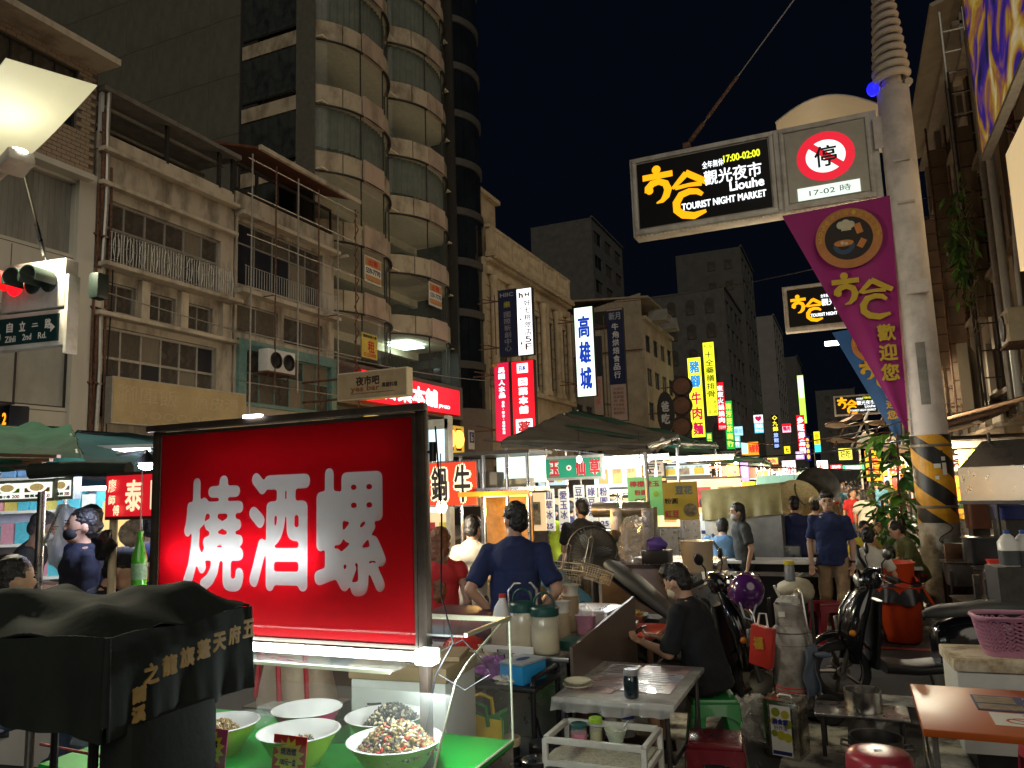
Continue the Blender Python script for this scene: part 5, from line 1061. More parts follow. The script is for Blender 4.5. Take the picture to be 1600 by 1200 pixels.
q = at(790, 1112, .42); pot('black iron pan on the lower trolley shelf', (q[0], q[1]+.05, .376), .15, .13, black_pl, 'iron_pan', handles=True, cat='pan')
# --- stainless work counter
t = thing('work_counter', 'stainless work counter with raised side, crowded with jars and cups', 'counter', (-2.3, 5.35, 0))
obj('top', MB().box((0, 0, .85), (1.25, 1.5, .03)), steel, t, bev=.004); obj('carcass', MB().box((0, 0, .43), (1.2, 1.44, .8)), steel, t)
sg = mat('brown_grey_side', (.2, .155, .125), .4, .5, var=.25, scale=3); obj('side_panel', MB().prism([(0, .2), (1.5, .2), (1.5, 1.03), (0, .93)], -.01, .01, Matrix.Translation((.645, -.75, 0))@Matrix.Rotation(PI/2, 4, 'Z')), sg, t)
obj('lettering', letters(MB(), '8', .12, .55, .11, .3, 0, .008), mat('faded_red_print', (.4, .16, .1), .6), t, loc=(.668, -.75, 0), rot=(0, 0, PI/2)); obj('front_board', MB().box((-.1, -.76, .87), (1.0, .012, .1)), white_p, t)
obj('lettering', letters(MB(), '飲 酒 過 量', -.1, .87, .75, .06, -.77), ink, t)
ZT = .866
glassjar = glass('hazy_jar_glass', (.75, .68, .5), .5, .12); dgreen = mat('dark_green_lid', (.01, .06, .05), .4, var=.1)
jar('left hazy glass jar with dark green lid on counter', at(819, 1018, ZT), .085, .31, glassjar, dgreen, handle=True, fill=mat('brown_spice', (.36, .24, .12), .8, var=.5, scale=25), neck=.9, group='big jars on the counter')
jar('right hazy glass jar with dark green lid, pale powder inside', at(853, 1021, ZT), .09, .29, glassjar, dgreen, handle=True, fill=mat('pale_powder', (.6, .5, .32), .8, var=.4, scale=18), neck=.9, group='big jars on the counter')
q = at(785, 1008, ZT); t = thing('detergent_jug', 'white plastic jug with handle left of the glass jars', 'jug', q); lof('jug_body', [(0, 0, 0, .06, .045), (.18, 0, 0, .062, .047), (.25, 0, 0, .045, .04), (.3, .01, 0, .022, .022), (.31, .01, 0, .022, .022)], white_pl, t, 'z'); obj('cap', MB().cyl((.01, 0, .31), (.01, 0, .335), .024), mat('red_cap', (.55, .04, .03), .5), t)
obj('band', MB().box((0, -.048, .09), (.11, .005, .16)), mat('tan_jug_panel', (.5, .36, .24), .5), t)
q = at(818, 972, ZT+.1); t = thing('steel_kettle', 'dented steel kettle with arched handle before the navy shirt', 'kettle', (q[0], q[1], ZT), R(30))
obj('vessel', MB().lathe([(.1, 0), (.13, .03), (.13, .16), (.1, .22), (.05, .235), (.05, .25), (.003, .255)], 28), mat('scratched_steel', (.4, .38, .36), .3, .9, var=.4, scale=20), t, sm=50); obj('handle', MB().tube([(-.1, 0, .2), (-.1, 0, .32), (-.06, 0, .37), (.06, 0, .37), (.1, 0, .32), (.1, 0, .2)], .012, 8), steel, t, sm=60); obj('spout', MB().cyl((.1, 0, .1), (.2, 0, .2), .03, .018), steel, t, sm=60)
q = at(835, 985, ZT); bowl('white bowl with blue rim pattern between jars', (q[0], q[1]+.12, ZT+.08), .1, .08, white_pl, white_pl); obj('band', MB().lathe([(.0, 0), (.0, 0)], 3), white_pl, None) if False else None
papercup = mat('paper_cup', (.62, .5, .34), .7, var=.1); cuprim = mat('white_cup', (.75, .74, .66), .6)
def cupstack(label, loc, n, r, taper=.01, print_=False):
    t = thing('cup_stack', label, 'cups', loc, 0, 'stacks of paper bowls'); me = MB().lathe([(r*.8, 0), (r, .016), (r*1.03, .019), (r*.99, .02), (r*.78, .006)], 24).mesh('paper_cup'); me.materials.append(papercup); shade(me, 40)
    for i in range(n): inst('paper_cup', me, t, (.0015*math.sin(i), 0, .0145*i))
    obj('top_cup', MB().lathe([(r*.82, 0), (r*1.0, .075), (r*1.04, .078), (r*.98, .079), (r*.8, .03), (.003, .03)], 26), cuprim, t, loc=(0, 0, .0145*n), sm=40)
    obj('flower_print', MB().lathe([(.014, 0), (.003, .001)], 8, Matrix.Translation((-.2*r, -r*.955, .0145*n+.04))@Matrix.Rotation(PI/2-.25, 4, 'X')), mat('pink_print', (.6, .25, .22), .6), t)
cupstack('tall stack of paper bowls on the counter edge', at(893, 985, ZT), 17, .066); cupstack('short stack of paper bowls beside glass jar', at(880, 998, ZT), 12, .055)
q = at(916, 992, .9); t = thing('pink_bin', 'translucent pink bin of chopsticks on counter corner', 'bin', (q[0], q[1], ZT)); lof('bin', [(0, 0, 0, .05, .04), (.16, 0, 0, .065, .055), (.165, 0, 0, .07, .06)], mat('pink_translucent', (.6, .25, .35), .4, alpha=.85), t, 'z', p=5); obj('plastic_wrap', potato(MB(), (0, 0, .18), (.045, .035, .05), .4, seed=2), glass('white_film', (.85, .82, .78), .55, .3), t, sm=60)
q = at(925, 952, .95); t = thing('tan_crate', 'tan plastic tray box behind the pink bin', 'crate', (q[0], q[1]+.1, ZT)); lof('tray', [(0, 0, 0, .14, .1), (.1, 0, 0, .16, .12)], mat('tan_plastic', (.5, .38, .26), .5), t, 'z', p=6)
q = at(892, 1010, ZT); t = thing('green_crate', 'dark green crate under the paper bowls', 'crate', (q[0]-.0, q[1]+.05, ZT-.0)); obj('crate', MB().box((.02, 0, -.0), (.16, .24, .09)), dgreen, t, bev=.005)
# --- maroon panel and red colander behind the acrylic
p = PY(720, 985, 5.0); t = thing('maroon_crate', 'maroon plastic crate behind the acrylic case', 'crate', (p.x, 5.15, .0)); obj('box', MB().box((0, 0, .52), (.62, .4, 1.05)), mat('maroon_plastic', (.12, .045, .055), .5, var=.4, scale=4), t, bev=.03)
q = PY(722, 992, 4.6); t = thing('red_colander', 'red plastic colander lying upside down', 'colander', (q.x, 4.62, .86), 0); obj('shell', MB().lathe([(.14, 0), (.15, .004), (.12, .07), (.07, .1), (.003, .105)], 30), mat('red_plastic', (.6, .04, .03), .4, var=.1), t, sm=50)
mb = MB(); [mb.cyl((.115*math.cos(a), .115*math.sin(a), .078), (.145*math.cos(a), .145*math.sin(a), .02), .004, n=5) for a in [2*PI*i/30 for i in range(30)]]; obj('ribs', mb, mat('dark_red_plastic', (.35, .02, .02), .5), t)['kind'] = 'stuff'
obj('stand', MB().box((0, 0, -.43), (.4, .3, .85)), steel, t)
# --- things on the low bench at the bottom edge
t = table('low_bench', 'low wooden bench crowded with pots at bottom edge', (-1.95, 3.75, 0), 1.0, .5, .42, wood, darksteel, brace=False)
ZL = .421
q = at(744, 1192, ZL); t = thing('shopping_bag', 'yellow and green woven shopping bag on bench', 'bag', (q[0], q[1]+.05, ZL), R(15)); t.scale = (1.35, 1.35, 1.2); yb = mat('bag_yellow', (.7, .5, .03), .6, bump=.3); gb = mat('bag_green', (.05, .28, .08), .6, bump=.3)
mb = MB(); mb.grid(lambda u, v: (-.11+.22*u, -.06+.012*math.sin(u*9), .21*v+.02*math.sin(u*5)*v), 10, 4); obj('front', mb, yb, t, thick=.004, sm=60)
mb = MB(); mb.grid(lambda u, v: (-.11+.22*u, .06+.01*math.sin(u*8), .2*v+.02*math.sin(u*6+1)*v), 10, 4); obj('back', mb, gb, t, thick=.004, sm=60)
for s in (-1, 1): mb = MB(); mb.grid(lambda u, v: (s*(.11-.02*math.sin(PI*u)*v), -.06+.12*u, .2*v), 6, 4); obj('side', mb, gb, t, thick=.004, sm=60)
for y, m in ((-.065, gb), (.065, yb)): obj('handle', MB().tube([(-.05, y, .17), (-.045, y-.02, .26), (0, y-.03, .28), (.045, y-.02, .26), (.05, y, .17)], .009, 6), m, t, sm=60)
jar('black jar with ribbed tan screw lid on bench', at(797, 1188, ZL), .058, .125, black_pl, mat('tan_lid', (.5, .4, .25), .5), neck=.97, lid=.32)
pot('black lidded pot with steel handle on bench', at(853, 1192, ZL), .09, .1, black_pl, lid=black_pl, name='lidded_pot', long=True, rz=R(120)); pot('shiny black lidded pot at bottom edge', at(838, 1212, ZL), .075, .08, black_pl, lid=steel, name='lidded_pot')
pot('steel mug with lid at bottom edge', at(712, 1215, ZL+.02), .06, .1, steel, 'steel_mug', lid=steel, cat='mug'); jar('jar of pickled greens at bottom edge', at(765, 1218, ZL), .055, .09, clearglass, clearglass, fill=green_pl, neck=.9)
# --- silver folding table under clear plastic
t = table('folding_table', 'folding table wrapped in clear plastic with taped menus', (-1.32, 4.75, 0), .7, .95, .72, mat('wrapped_grey_tabletop', (.6, .59, .56), .22, var=.35, scale=6, bump=.3, bscale=9, coat=.6), darksteel)
SF = t
pk = mat('pale_pink_paper', (.7, .46, .46), .25, var=.25, scale=8, coat=.7); lv = mat('pale_lilac_paper', (.6, .58, .68), .25, var=.2, scale=8, coat=.7)
for i, (x, y, w, d, m) in enumerate(((.13, .33, .3, .16, pk), (.1, .12, .36, .22, lv), (-.14, .25, .2, .3, lv), (-.13, -.02, .22, .18, pk), (.12, -.14, .32, .22, pk), (-.17, -.25, .26, .16, pk))):
    ob = obj('menu_sheet', MB().box((x, y, .7215+.0006*i), (w, d, .0012)), m, t)
    mb = MB(); [mb.box((x-.02*(k % 2), y+d*.32-k*d*.2, .7225+.0006*i), (w*.66, d*.1, .0008)) for k in range(4)]; obj('menu_print', mb, mat('faint_print', (.16, .13, .15), .4, var=.7, scale=70), ob)
obj('plastic_skirt', skirt(Vector((-.35, -.475, .72)), Vector((.35, -.475, .72)), .07, .06, 4), glass('clear_film', (.7, .72, .7), .35, .12), t, sm=60)
jar('dark bottle with grey cap on the wrapped table', at(987, 1090, .722), .042, .155, mat('dark_teal_bottle', (.008, .022, .03), .15, var=.1, coat=.8), mat('grey_cap', (.3, .3, .29), .4), 'bottle', 'bottle', neck=.82, lid=.2)
q = at(903, 1075, .722); t = thing('plate_stack', 'two cream plates stacked on table corner', 'plates', q)
for i, (r, z) in enumerate(((.088, 0), (.078, .022))): obj('plate', MB().lathe([(r*.5, z), (r, z+.022), (r*1.01, z+.026), (r*.85, z+.022), (r*.6, z+.01), (.003, z+.01)], 32), mat('cream_china', (.7, .66, .52), .25, var=.05), t, sm=50)
# --- white metal condiment rack in front
t = thing('condiment_rack', 'white metal rack of condiment jars in front of wrapped table', 'rack', (-1.3, 4.05, 0)); wm = mat('white_enamel_tube', (.62, .62, .56), .35, var=.15, scale=12)
for sx in (-.26, .26):
    for sy in (-.17, .17): obj('upright', MB().box((sx, sy, .31), (.028, .028, .62)), wm, t, bev=.005)
for z in (.505, .615):
    for a in ((0, -.17, .5, .026), (0, .17, .5, .026)): obj('rail', MB().box((a[0], a[1], z), (a[2], a[3], .03)), wm, t, bev=.004)
    for sx in (-.26, .26): obj('rail', MB().box((sx, 0, z+.001), (.026, .32, .028)), wm, t, bev=.004)
obj('shelf', MB().box((0, 0, .522), (.49, .33, .008)), mat('speckled_shelf', (.5, .48, .38), .4, var=.5, scale=60), t)
obj('lower_shelf', MB().box((0, 0, .15), (.5, .33, .01)), wm, t)
ZR = .527
for px, py, r, h, bm_, lm, lb, fl in ((905, 1160, .045, .1, clearglass, mat('teal_lid', (.02, .1, .09), .5), 'wide glass tumbler with pink dish at rack corner', pink_pl), (932, 1160, .036, .13, clearglass, green_pl, 'jar with lime green lid on rack', mat('oil_yellow', (.4, .36, .1), .3)), (955, 1150, .04, .13, clearglass, mat('brown_lid', (.2, .12, .08), .4), 'jar of brown sauce on rack', mat('brown_sauce', (.12, .05, .025), .3)), (982, 1150, .04, .12, clearglass, mat('navy_lid', (.02, .02, .1), .3), 'jar with navy dome lid on rack', mat('soy_sauce', (.02, .01, .008), .3))):
    jar(lb, at(px, py, ZR), r, h, bm_, lm, fill=fl, neck=.9, group='condiment jars')
q = at(963, 1165, ZR); bowl('pale green patterned bowl with spoon on rack', q, .062, .085, mat('celadon', (.5, .58, .45), .3, var=.25, scale=25), mat('celadon_inside', (.6, .64, .5), .3)); tag(obj('spoon', MB().cyl((0, 0, 0), (.05, .01, .07), .004), steel, None, loc=(q[0]+.02, q[1], ZR+.06)), 'thin steel spoon standing in the patterned bowl', 'spoon')
q = at(970, 1215, .22); t = thing('olive_basket', 'olive green shopping basket below the rack', 'basket', (q[0], q[1]+.1, .16)); lof('basket', [(0, 0, 0, .12, .09), (.17, 0, 0, .16, .12), (.18, 0, 0, .165, .125)], mat('olive_plastic', (.28, .32, .04), .5, var=.2), t, 'z', p=4); obj('handle', MB().tube([(-.15, 0, .17), (-.1, -.02, .24), (.1, -.02, .24), (.15, 0, .17)], .008, 6), black_pl, t, sm=60)
# --- stools
maroon = mat('maroon_stool_plastic', (.17, .012, .022), .25, var=.12, coat=.4); gst = mat('green_stool_plastic', (.02, .25, .06), .3, var=.12, coat=.4); pst = mat('pink_red_stool_plastic', (.5, .05, .08), .3, var=.2, coat=.4)
q = PZ(1117, 1150, .46); stool('maroon square plastic stool in front of the seated diner', q, maroon, R(8))
q = PZ(1112, 1084, .47); stool('green square plastic stool under the seated diner', q, gst, R(18), h=.47)
q = PZ(1372, 1172, .46); t = stool('glossy pink red round stool with worn sticker', q, pst, R(20), 'round'); 
obj('sticker', MB().grid(lambda u, v: (.1725*math.cos(-2.3+.5*u), .1725*math.sin(-2.3+.5*u), .375+.04*v), 4, 1), white_p, t)
q = PZ(1605, 1150, .46); stool('pink round stool cut off by the right edge', (q.x+.12, q.y, 0), pst, R(10), 'round')
# red stools further back
for px, py, lb in ((1232, 925, 'dark red stool under the white counter near walking man'), (1292, 940, 'dark red stool hidden behind the walking man')):
    q = PZ(px, py, .46); stool(lb, q, mat('dark_red_stool', (.25, .015, .025), .3), R(25))
# --- orange table at right edge
t = table('orange_table', 'orange topped table with menu cards at right edge', (.72, 4.68, 0), 1.02, .88, .72, mat('orange_laminate', (.5, .1, .015), .35, var=.1, scale=3), mat('grey_table_leg', (.2, .19, .17), .4, .6), th=.035)
OT = t
a = obj('photo_menu', MB().box((-.05, .12, .7215), (.36, .3, .002)), navy_p, t); brf = mat('printed_food_photo', (.3, .22, .12), .4, var=.8, scale=18)
obj('food_photo', MB().box((-.13, .18, .7235), (.18, .14, .001)), brf, a); obj('food_photo', MB().box((-.12, .04, .7238), (.2, .1, .001)), brf, a); mb = MB(); mb.lathe([(.07, .7235), (.003, .7245)], 24, Matrix.Translation((.06, .12, 0))); obj('food_photo', mb, mat('printed_grey_food', (.25, .25, .24), .4, var=.8, scale=40), a); obj('food_photo', MB().lathe([(.06, .7236), (.003, .7242)], 24, Matrix.Translation((.08, .03, 0))), mat('printed_grey_food', (.25, .25, .24), .4), a)
mb = MB(); letters(mb, '炒螺肉', .06, 0, .12, .035); obj('lettering', mb, white_p, a, loc=(0, .235, .7236), rot=(-PI/2, 0, 0))
b = obj('notice_card', MB().box((-.02, -.17, .7216), (.34, .22, .0018)), white_p, t); mb = MB(); [mb.box((.05, -.085-.014*i, .7232), (.2, .005, .0006)) for i in range(9)]; obj('notice_print', mb, mat('grey_text', (.3, .25, .22), .5), b)
mb = MB(); strokes(mb, arc(0, 0, .07, 0, 360, 30, .045), .012); strokes(mb, [(-.05, .03), (.05, -.03)], .01, -.0004); o_ = obj('prohibition_print', mb, red_p, b, loc=(-.06, -.2, .7236), rot=(-PI/2, 0, 0))
# --- styrofoam box and pink basket
p = PD(1560, 1035, 5.0); t = thing('foam_box', 'worn white foam box with lid behind the orange table', 'box', (p.x+.1, p.y+.15, .0), R(4))
obj('box', MB().box((0, 0, .38), (.75, .5, .5)), mat('foam_white', (.66, .66, .62), .8, var=.12, scale=6), t, bev=.012); obj('lid', MB().box((0, 0, .675), (.78, .53, .075)), mat('yellowed_foam', (.62, .55, .4), .8, var=.45, scale=6, dirt=(.35, .26, .15)), t, bev=.012); obj('stand', MB().box((0, 0, .07), (.6, .4, .12)), black_pl, t)
fb = t
t = thing('pink_basket', 'dusty pink perforated basket on top of foam box', 'basket', (p.x+.16, p.y+.12, .714), R(4)); dp = mat('dusty_pink_plastic', (.5, .22, .34), .45, var=.15)
def bk(u, z): return (.22+.05*z/.26, .13+.04*z/.26)
n = 44
for k in range(9):         # woven wall as rows of slanted bars
    pass
mb = MB()
for i in range(n):
    for j in range(7):
        for s in (1, -1):
            a0 = 2*PI*i/n; a1 = a0+s*2*PI/n*.5; z0, z1 = .04+j*.026, .04+(j+1)*.026
            def P_(a, z): hx, hy = bk(0, z); c, s_ = math.cos(a), math.sin(a); return (hx*math.copysign(abs(c)**.5, c), hy*math.copysign(abs(s_)**.5, s_), z)
            mb.cyl(P_(a0, z0), P_(a1, z1), .0065, n=4, cap=False)
obj('lattice_wall', mb, dp, t)['kind'] = 'stuff'
for z0, z1 in ((0, .045), (.222, .262)): obj('band', ring_loft(MB(), [(z0, 0, 0, *bk(0, z0)), (z1, 0, 0, *bk(0, z1))], 'z', 32, 4), dp, t, sm=40) if z0 == 0 else obj('rim', MB().tube([(bk(0, .25)[0]*math.copysign(abs(math.cos(a))**.5, math.cos(a)), bk(0, .25)[1]*math.copysign(abs(math.sin(a))**.5, math.sin(a)), .245) for a in [2*PI*i/40 for i in range(41)]], .016, 6), dp, t, sm=60)
obj('handle', MB().tube([(-.22, -.155, .25), (-.2, -.185, .255), (.2, -.185, .255), (.22, -.155, .25)], .009, 6), dp, t, sm=60)
# --- gas cylinder on a hand truck, oil tin, bag, pots
q = PZ(1244, 1096, .1)
t = thing('gas_cylinder', 'grey gas cylinder on a hand truck with cloth and cups', 'gas cylinder', (q.x, q.y, .1)); gm_ = mat('grey_gas_paint', (.33, .31, .29), .4, var=.25, scale=6, dirt=(.2, .17, .15)); r = .165
obj('tank', MB().lathe([(.13, 0), (.14, .03), (r, .07), (r, .52), (.15, .58), (.1, .62), (.03, .63)], 32), gm_, t, sm=50)
obj('collar', MB().lathe([(.115, .6), (.118, .78), (.112, .78), (.108, .62)], 28, caps=False), gm_, t, sm=50); obj('foot_ring', MB().lathe([(.13, -.05), (.13, .03), (.12, .03), (.12, -.05)], 28, caps=False), gm_, t)
for z in (.46, .56): obj('weld_seam', MB().lathe([(r*.995, z), (r*1.008, z+.004), (r*.995, z+.008)], 32, caps=False), mat('dark_seam', (.12, .1, .09), .5), t)
for z in (.1, .13): obj('red_band', MB().lathe([(r*1.0, z), (r*1.01, z+.006), (r*1.0, z+.012)], 32, caps=False), red_p, t)
obj('label', MB().box((-.05, -.117, .71), (.05, .004, .04)), white_p, t)
mb = MB(); potato(mb, (0, 0, .8), (.09, .09, .05), .4, seed=9); mb.cyl((.05, 0, .8), (.06, .02, .86), .02); mb.cyl((-.05, -.02, .8), (-.1, -.03, .93), .012); obj('plastic_cups', mb, glass('clear_cups', (.8, .8, .75), .5, .2), t, sm=60)
t = thing('hand_truck', 'dark hand truck holding the gas cylinder, cloth on handle', 'hand truck', (q.x, q.y, 0))
obj('handle', MB().tube([(.14, -.12, .1), (.15, -.14, .6), (.12, -.16, .98), (.1, -.14, 1.02), (.08, -.1, 1.0)], .013, 8), steel, t, sm=60); obj('frame', MB().cyl((-.17, .16, .06), (-.17, .16, .9), .014).cyl((.17, .16, .06), (.17, .16, .9), .014).box((0, .02, .05), (.4, .4, .03)), darksteel, t)
for s in (-.24, .26): obj('wheel', MB().lathe([(.04, -.03), (.1, -.035), (.12, 0), (.1, .035), (.04, .03)], 24, Matrix.Translation((s, .1 if s < 0 else -.25, .12))@Matrix.Rotation(PI/2, 4, 'Y' if s < 0 else 'X')), rubber, t, sm=40)
mb = MB(); mb.grid(lambda u, v: (.1+.09*u+.015*math.sin(v*9), -.19-.03*math.sin(u*4+v*3), .55-.38*v+.05*u), 8, 14); obj('draped_cloth', mb, mat('slate_cloth', (.09, .11, .15), .85, bump=.4), t, thick=.012, sm=60)
obj('glove', potato(MB(), (.24, -.2, .52), (.07, .03, .025), .15, seed=4), mat('slate_cloth', (.09, .11, .15), .85), t, sm=60)
q = PZ(1232, 1184, 0)
t = thing('oil_tin', 'square silver cooking oil tin with olive label', 'tin', (q.x, q.y+.06, 0), R(-14)); tin = mat('tin_plate', (.6, .57, .48), .25, 1, var=.25, scale=9)
obj('can', MB().box((0, 0, .19), (.235, .235, .38)), tin, t, bev=.012); 
for x in (-.085, .085): obj('pressed_rib', MB().box((x, -.1185, .19), (.012, .006, .34)), tin, t, bev=.002)
obj('label', MB().box((0, -.1195, .19), (.14, .004, .33)), white_p, t); ol = mat('olive_yellow_print', (.55, .5, .04), .5)
for i, (x, z, r_) in enumerate(((-.03, .31, .03), (.035, .3, .028), (-.045, .25, .025), (.05, .24, .03), (0, .16, .03), (.045, .15, .03), (-.045, .17, .022))): obj('olive_print', disc(MB(), x, z, r_, -.1222-.0003*i), ol if i % 3 else mat('olive_green_print', (.3, .34, .03), .5), t)
mb = MB(); letters(mb, '美食家', 0, .25, .11, .04, -.1255, .002); letters(mb, '好炸油', 0, .21, .09, .03, -.1255); obj('lettering', mb, mat('blue_violet_print', (.04, .04, .35), .5), t); obj('label_band', MB().box((0, -.1215, .045), (.13, .002, .025)), navy_p, t)
obj('handle', MB().tube([(-.05, 0, .385), (-.04, 0, .4), (.04, 0, .4), (.05, 0, .385)], .008, 6), white_pl, t, sm=60); obj('rim', MB().tube([(-.115, -.115, .382), (.115, -.115, .382), (.115, .115, .382), (-.115, .115, .382), (-.115, -.115, .382)], .006, 6), tin, t)
q = PZ(1182, 1165, 0); tag(obj('plastic_bag', potato(MB(), (0, 0, .16), (.13, .13, .16), .3, 26, 18, 6, 12, None, .14), glass('crinkled_clear_film', (.75, .73, .68), .3, .1), None, sm=12, loc=(q.x, q.y+.1, 0)), 'crumpled clear plastic bag beside the oil tin', 'bag')
q = PZ(1350, 1112, .3)
t = table('steel_tray_stand', 'low stand with a steel tray top beside gas cylinder', (q.x-.02, q.y+.05, 0), .6, .34, .3, steel, darksteel, th=.02, brace=False, cat='stand')
pot('shiny steel pot on the low steel tray', (q.x, q.y+.03, .301), .12, .14, steel, handles=False); q2 = PZ(1352, 1160, .0)
pot('big steel stock pot standing on the road', (q.x+.06, q.y-.32, 0.0), .16, .24, mat('dull_steel', (.3, .29, .28), .35, .9, var=.3), 'stock_pot')
# ================================================================ SCOOTERS (local x forward)
gloss_k = mat('glossy_black_paint', (.008, .009, .011), .16, var=.1, coat=.8); seatm = mat('grey_seat_vinyl', (.075, .075, .072), .55, var=.2, scale=10, bump=.1); chrome = mat('chrome', (.7, .7, .68), .12, 1, var=0); amber = mat('amber_lens', (.6, .2, .02), .2); mirror = mat('mirror_glass', (.5, .52, .52), .05, 1, var=0)
def scooter(label, loc, rz, open_seat=False, helmet=False):
    t = thing('scooter', label, 'scooter', loc, rz, 'parked scooters')
    for x in (.64, -.62):
        w = obj('wheel', MB().lathe([(.18, -.045), (.215, -.05), (.245, -.03), (.25, 0), (.245, .03), (.215, .05), (.18, .045)], 36, Matrix.Translation((x, 0, .25))@Matrix.Rotation(PI/2, 4, 'X'), caps=False), rubber, t, sm=50)
        mb = MB(); mb.lathe([(.185, -.03), (.185, .03)], 28, Matrix.Translation((x, 0, .25))@Matrix.Rotation(PI/2, 4, 'X'), caps=False); mb.cyl((x, -.06, .25), (x, .06, .25), .045)
        for k in range(5): a = 2*PI*k/5; mb.cyl((x, 0, .25), (x+.18*math.cos(a), 0, .25+.18*math.sin(a)), .018, n=6)
        obj('rim', mb, mat('alloy_rim', (.22, .2, .17), .35, .9), w); obj('brake_disc', MB().lathe([(.1, 0), (.1, .006), (.05, .006)], 24, Matrix.Translation((x, -.055, .25))@Matrix.Rotation(PI/2, 4, 'X')), chrome, w)
    mb = MB(); mb.grid(lambda u, v: (.64+.3*math.cos(R(-5+150*u)), (v-.5)*.17*(1-.25*abs(2*u-1)), .26+.3*math.sin(R(-5+150*u))+.03*math.sin(PI*v)), 16, 6); obj('front_fender', mb, gloss_k, t, thick=.008, sm=60)
    obj('fork', MB().cyl((.64, -.085, .25), (.5, -.07, .72), .02).cyl((.64, .085, .25), (.5, .07, .72), .02), darksteel, t, sm=40)
    lof('front_shield', [(.33, .52, 0, .05, .12), (.45, .53, 0, .07, .17), (.62, .52, 0, .1, .21), (.78, .47, 0, .1, .2), (.9, .41, 0, .07, .15), (.97, .36, 0, .05, .1)], gloss_k, t, 'z', 24, 2.4)
    obj('shield_trim', MB().tube([(.6, .0, .42), (.63, 0, .6), (.6, 0, .78), (.5, 0, .92)], .012, 6), chrome, t, sm=60)
    obj('emblem_panel', MB().box((.6, -.16, .62), (.03, .06, .14), rz=-.6, ry=.1), mat('silver_emblem', (.5, .5, .48), .3, .8, var=.6, scale=50), t, bev=.01)
    for s in (-1, 1): obj('turn_signal', MB().ell((.56, s*.2, .6), (.03, .025, .028)), amber, t, sm=60)
    lof('leg_shield', [(.3, .38, 0, .03, .18), (.6, .34, 0, .03, .2), (.85, .3, 0, .03, .14)], black_pl, t, 'z', 16, 3)
    lof('handlebar_cowl', [(.95, .33, 0, .07, .09), (1.02, .33, 0, .1, .12), (1.09, .31, 0, .08, .1), (1.12, .29, 0, .05, .07)], gloss_k, t, 'z', 20, 2.4)
    obj('headlight', MB().ell((.42, 0, 1.02), (.05, .075, .06)), mat('headlight_glass', (.5, .52, .5), .08, .5, var=0), t, sm=60); obj('headlight_bezel', MB().lathe([(.08, 0), (.095, .02), (.085, .04)], 24, Matrix.Translation((.4, 0, 1.02))@Matrix.Rotation(PI/2, 4, 'Y'), caps=False), chrome, t, sm=50)
    for s in (-1, 1):
        obj('handlebar', MB().tube([(.3, s*.08, 1.06), (.28, s*.2, 1.08), (.22, s*.3, 1.05)], .013, 8), chrome, t, sm=60); obj('grip', MB().cyl((.255, s*.23, 1.07), (.19, s*.34, 1.04), .02), rubber, t, sm=40)
        obj('brake_lever', MB().tube([(.3, s*.2, 1.07), (.31, s*.28, 1.05), (.26, s*.36, 1.02)], .007, 6), chrome, t, sm=60)
        obj('mirror_stalk', MB().tube([(.28, s*.2, 1.08), (.29, s*.25, 1.18), (.26, s*.3, 1.24)], .007, 6), black_pl, t, sm=60)
        m = obj('mirror', MB().ell((0, 0, 0), (.02, .075, .05)), black_pl, t, sm=60, loc=(.26, s*.31, 1.26), rot=(s*.2, 0, .2*s)); obj('mirror_face', MB().ell((-.012, 0, 0), (.012, .065, .042)), mirror, m, sm=60)
    lof('floorboard', [(-.2, 0, .3, .17, .045), (.05, 0, .28, .18, .04), (.3, 0, .3, .17, .05)], black_pl, t, 'x', 16, 4)
    lof('rear_body', [(-.95, 0, .62, .07, .06), (-.85, 0, .58, .13, .13), (-.6, 0, .52, .18, .2), (-.35, 0, .48, .185, .22), (-.2, 0, .46, .16, .2), (-.14, 0, .45, .12, .16)], gloss_k, t, 'x', 24, 2.8)
    obj('engine_case', MB().box((-.5, -.12, .26), (.5, .14, .16)).cyl((-.4, -.2, .28), (-.4, .1, .28), .09), darksteel, t, bev=.02)
    lof('exhaust', [(-.95, -.2, .28, .05, .05), (-.9, -.2, .28, .06, .06), (-.5, -.2, .26, .06, .06), (-.42, -.18, .25, .03, .03)], darksteel, t, 'x', 14, 2)
    obj('tail_light', MB().ell((-.98, 0, .63), (.03, .09, .035)), red_p, t, sm=60); obj('plate', MB().box((-1.02, 0, .48), (.01, .2, .12), ry=.3), white_p, t)
    obj('grab_rail', MB().tube([(-.62, -.17, .74), (-.85, -.17, .76), (-.98, -.1, .78), (-.98, .1, .78), (-.85, .17, .76), (-.62, .17, .74)], .014, 8), darksteel, t, sm=60)
    so = (-.12, 0, .7); rot = (0, R(33), 0) if open_seat else (0, 0, 0)
    secs = [(-.78, 0, .07, .07, .035), (-.7, 0, .075, .13, .055), (-.45, 0, .075, .15, .06), (-.3, 0, .06, .15, .055), (-.1, 0, .045, .13, .05), (0, 0, .03, .08, .04), (.05, 0, .02, .04, .02)]
    s_ = lof('seat', secs, seatm, t, 'x', 20, 2.8); s_.location = so; s_.rotation_euler = rot
    if open_seat: b_ = lof('seat_pan', [(-.75, 0, -.0, .11, .012), (-.3, 0, -.005, .14, .012), (.02, 0, 0, .06, .012)], black_pl, s_, 'x', 16, 3); obj('trunk_bin', MB().box((-.45, 0, .69), (.5, .26, .05)), black_pl, t)
    obj('kick_stand', MB().cyl((-.1, -.1, .28), (-.18, -.2, .0), .012), darksteel, t); obj('mud_flap', MB().box((-.9, 0, .35), (.02, .16, .22), ry=.25), rubber, t)
    return t
scooter('black scooter parked facing left beside orange bin', (.4, 7.62, 0), PI+R(14))
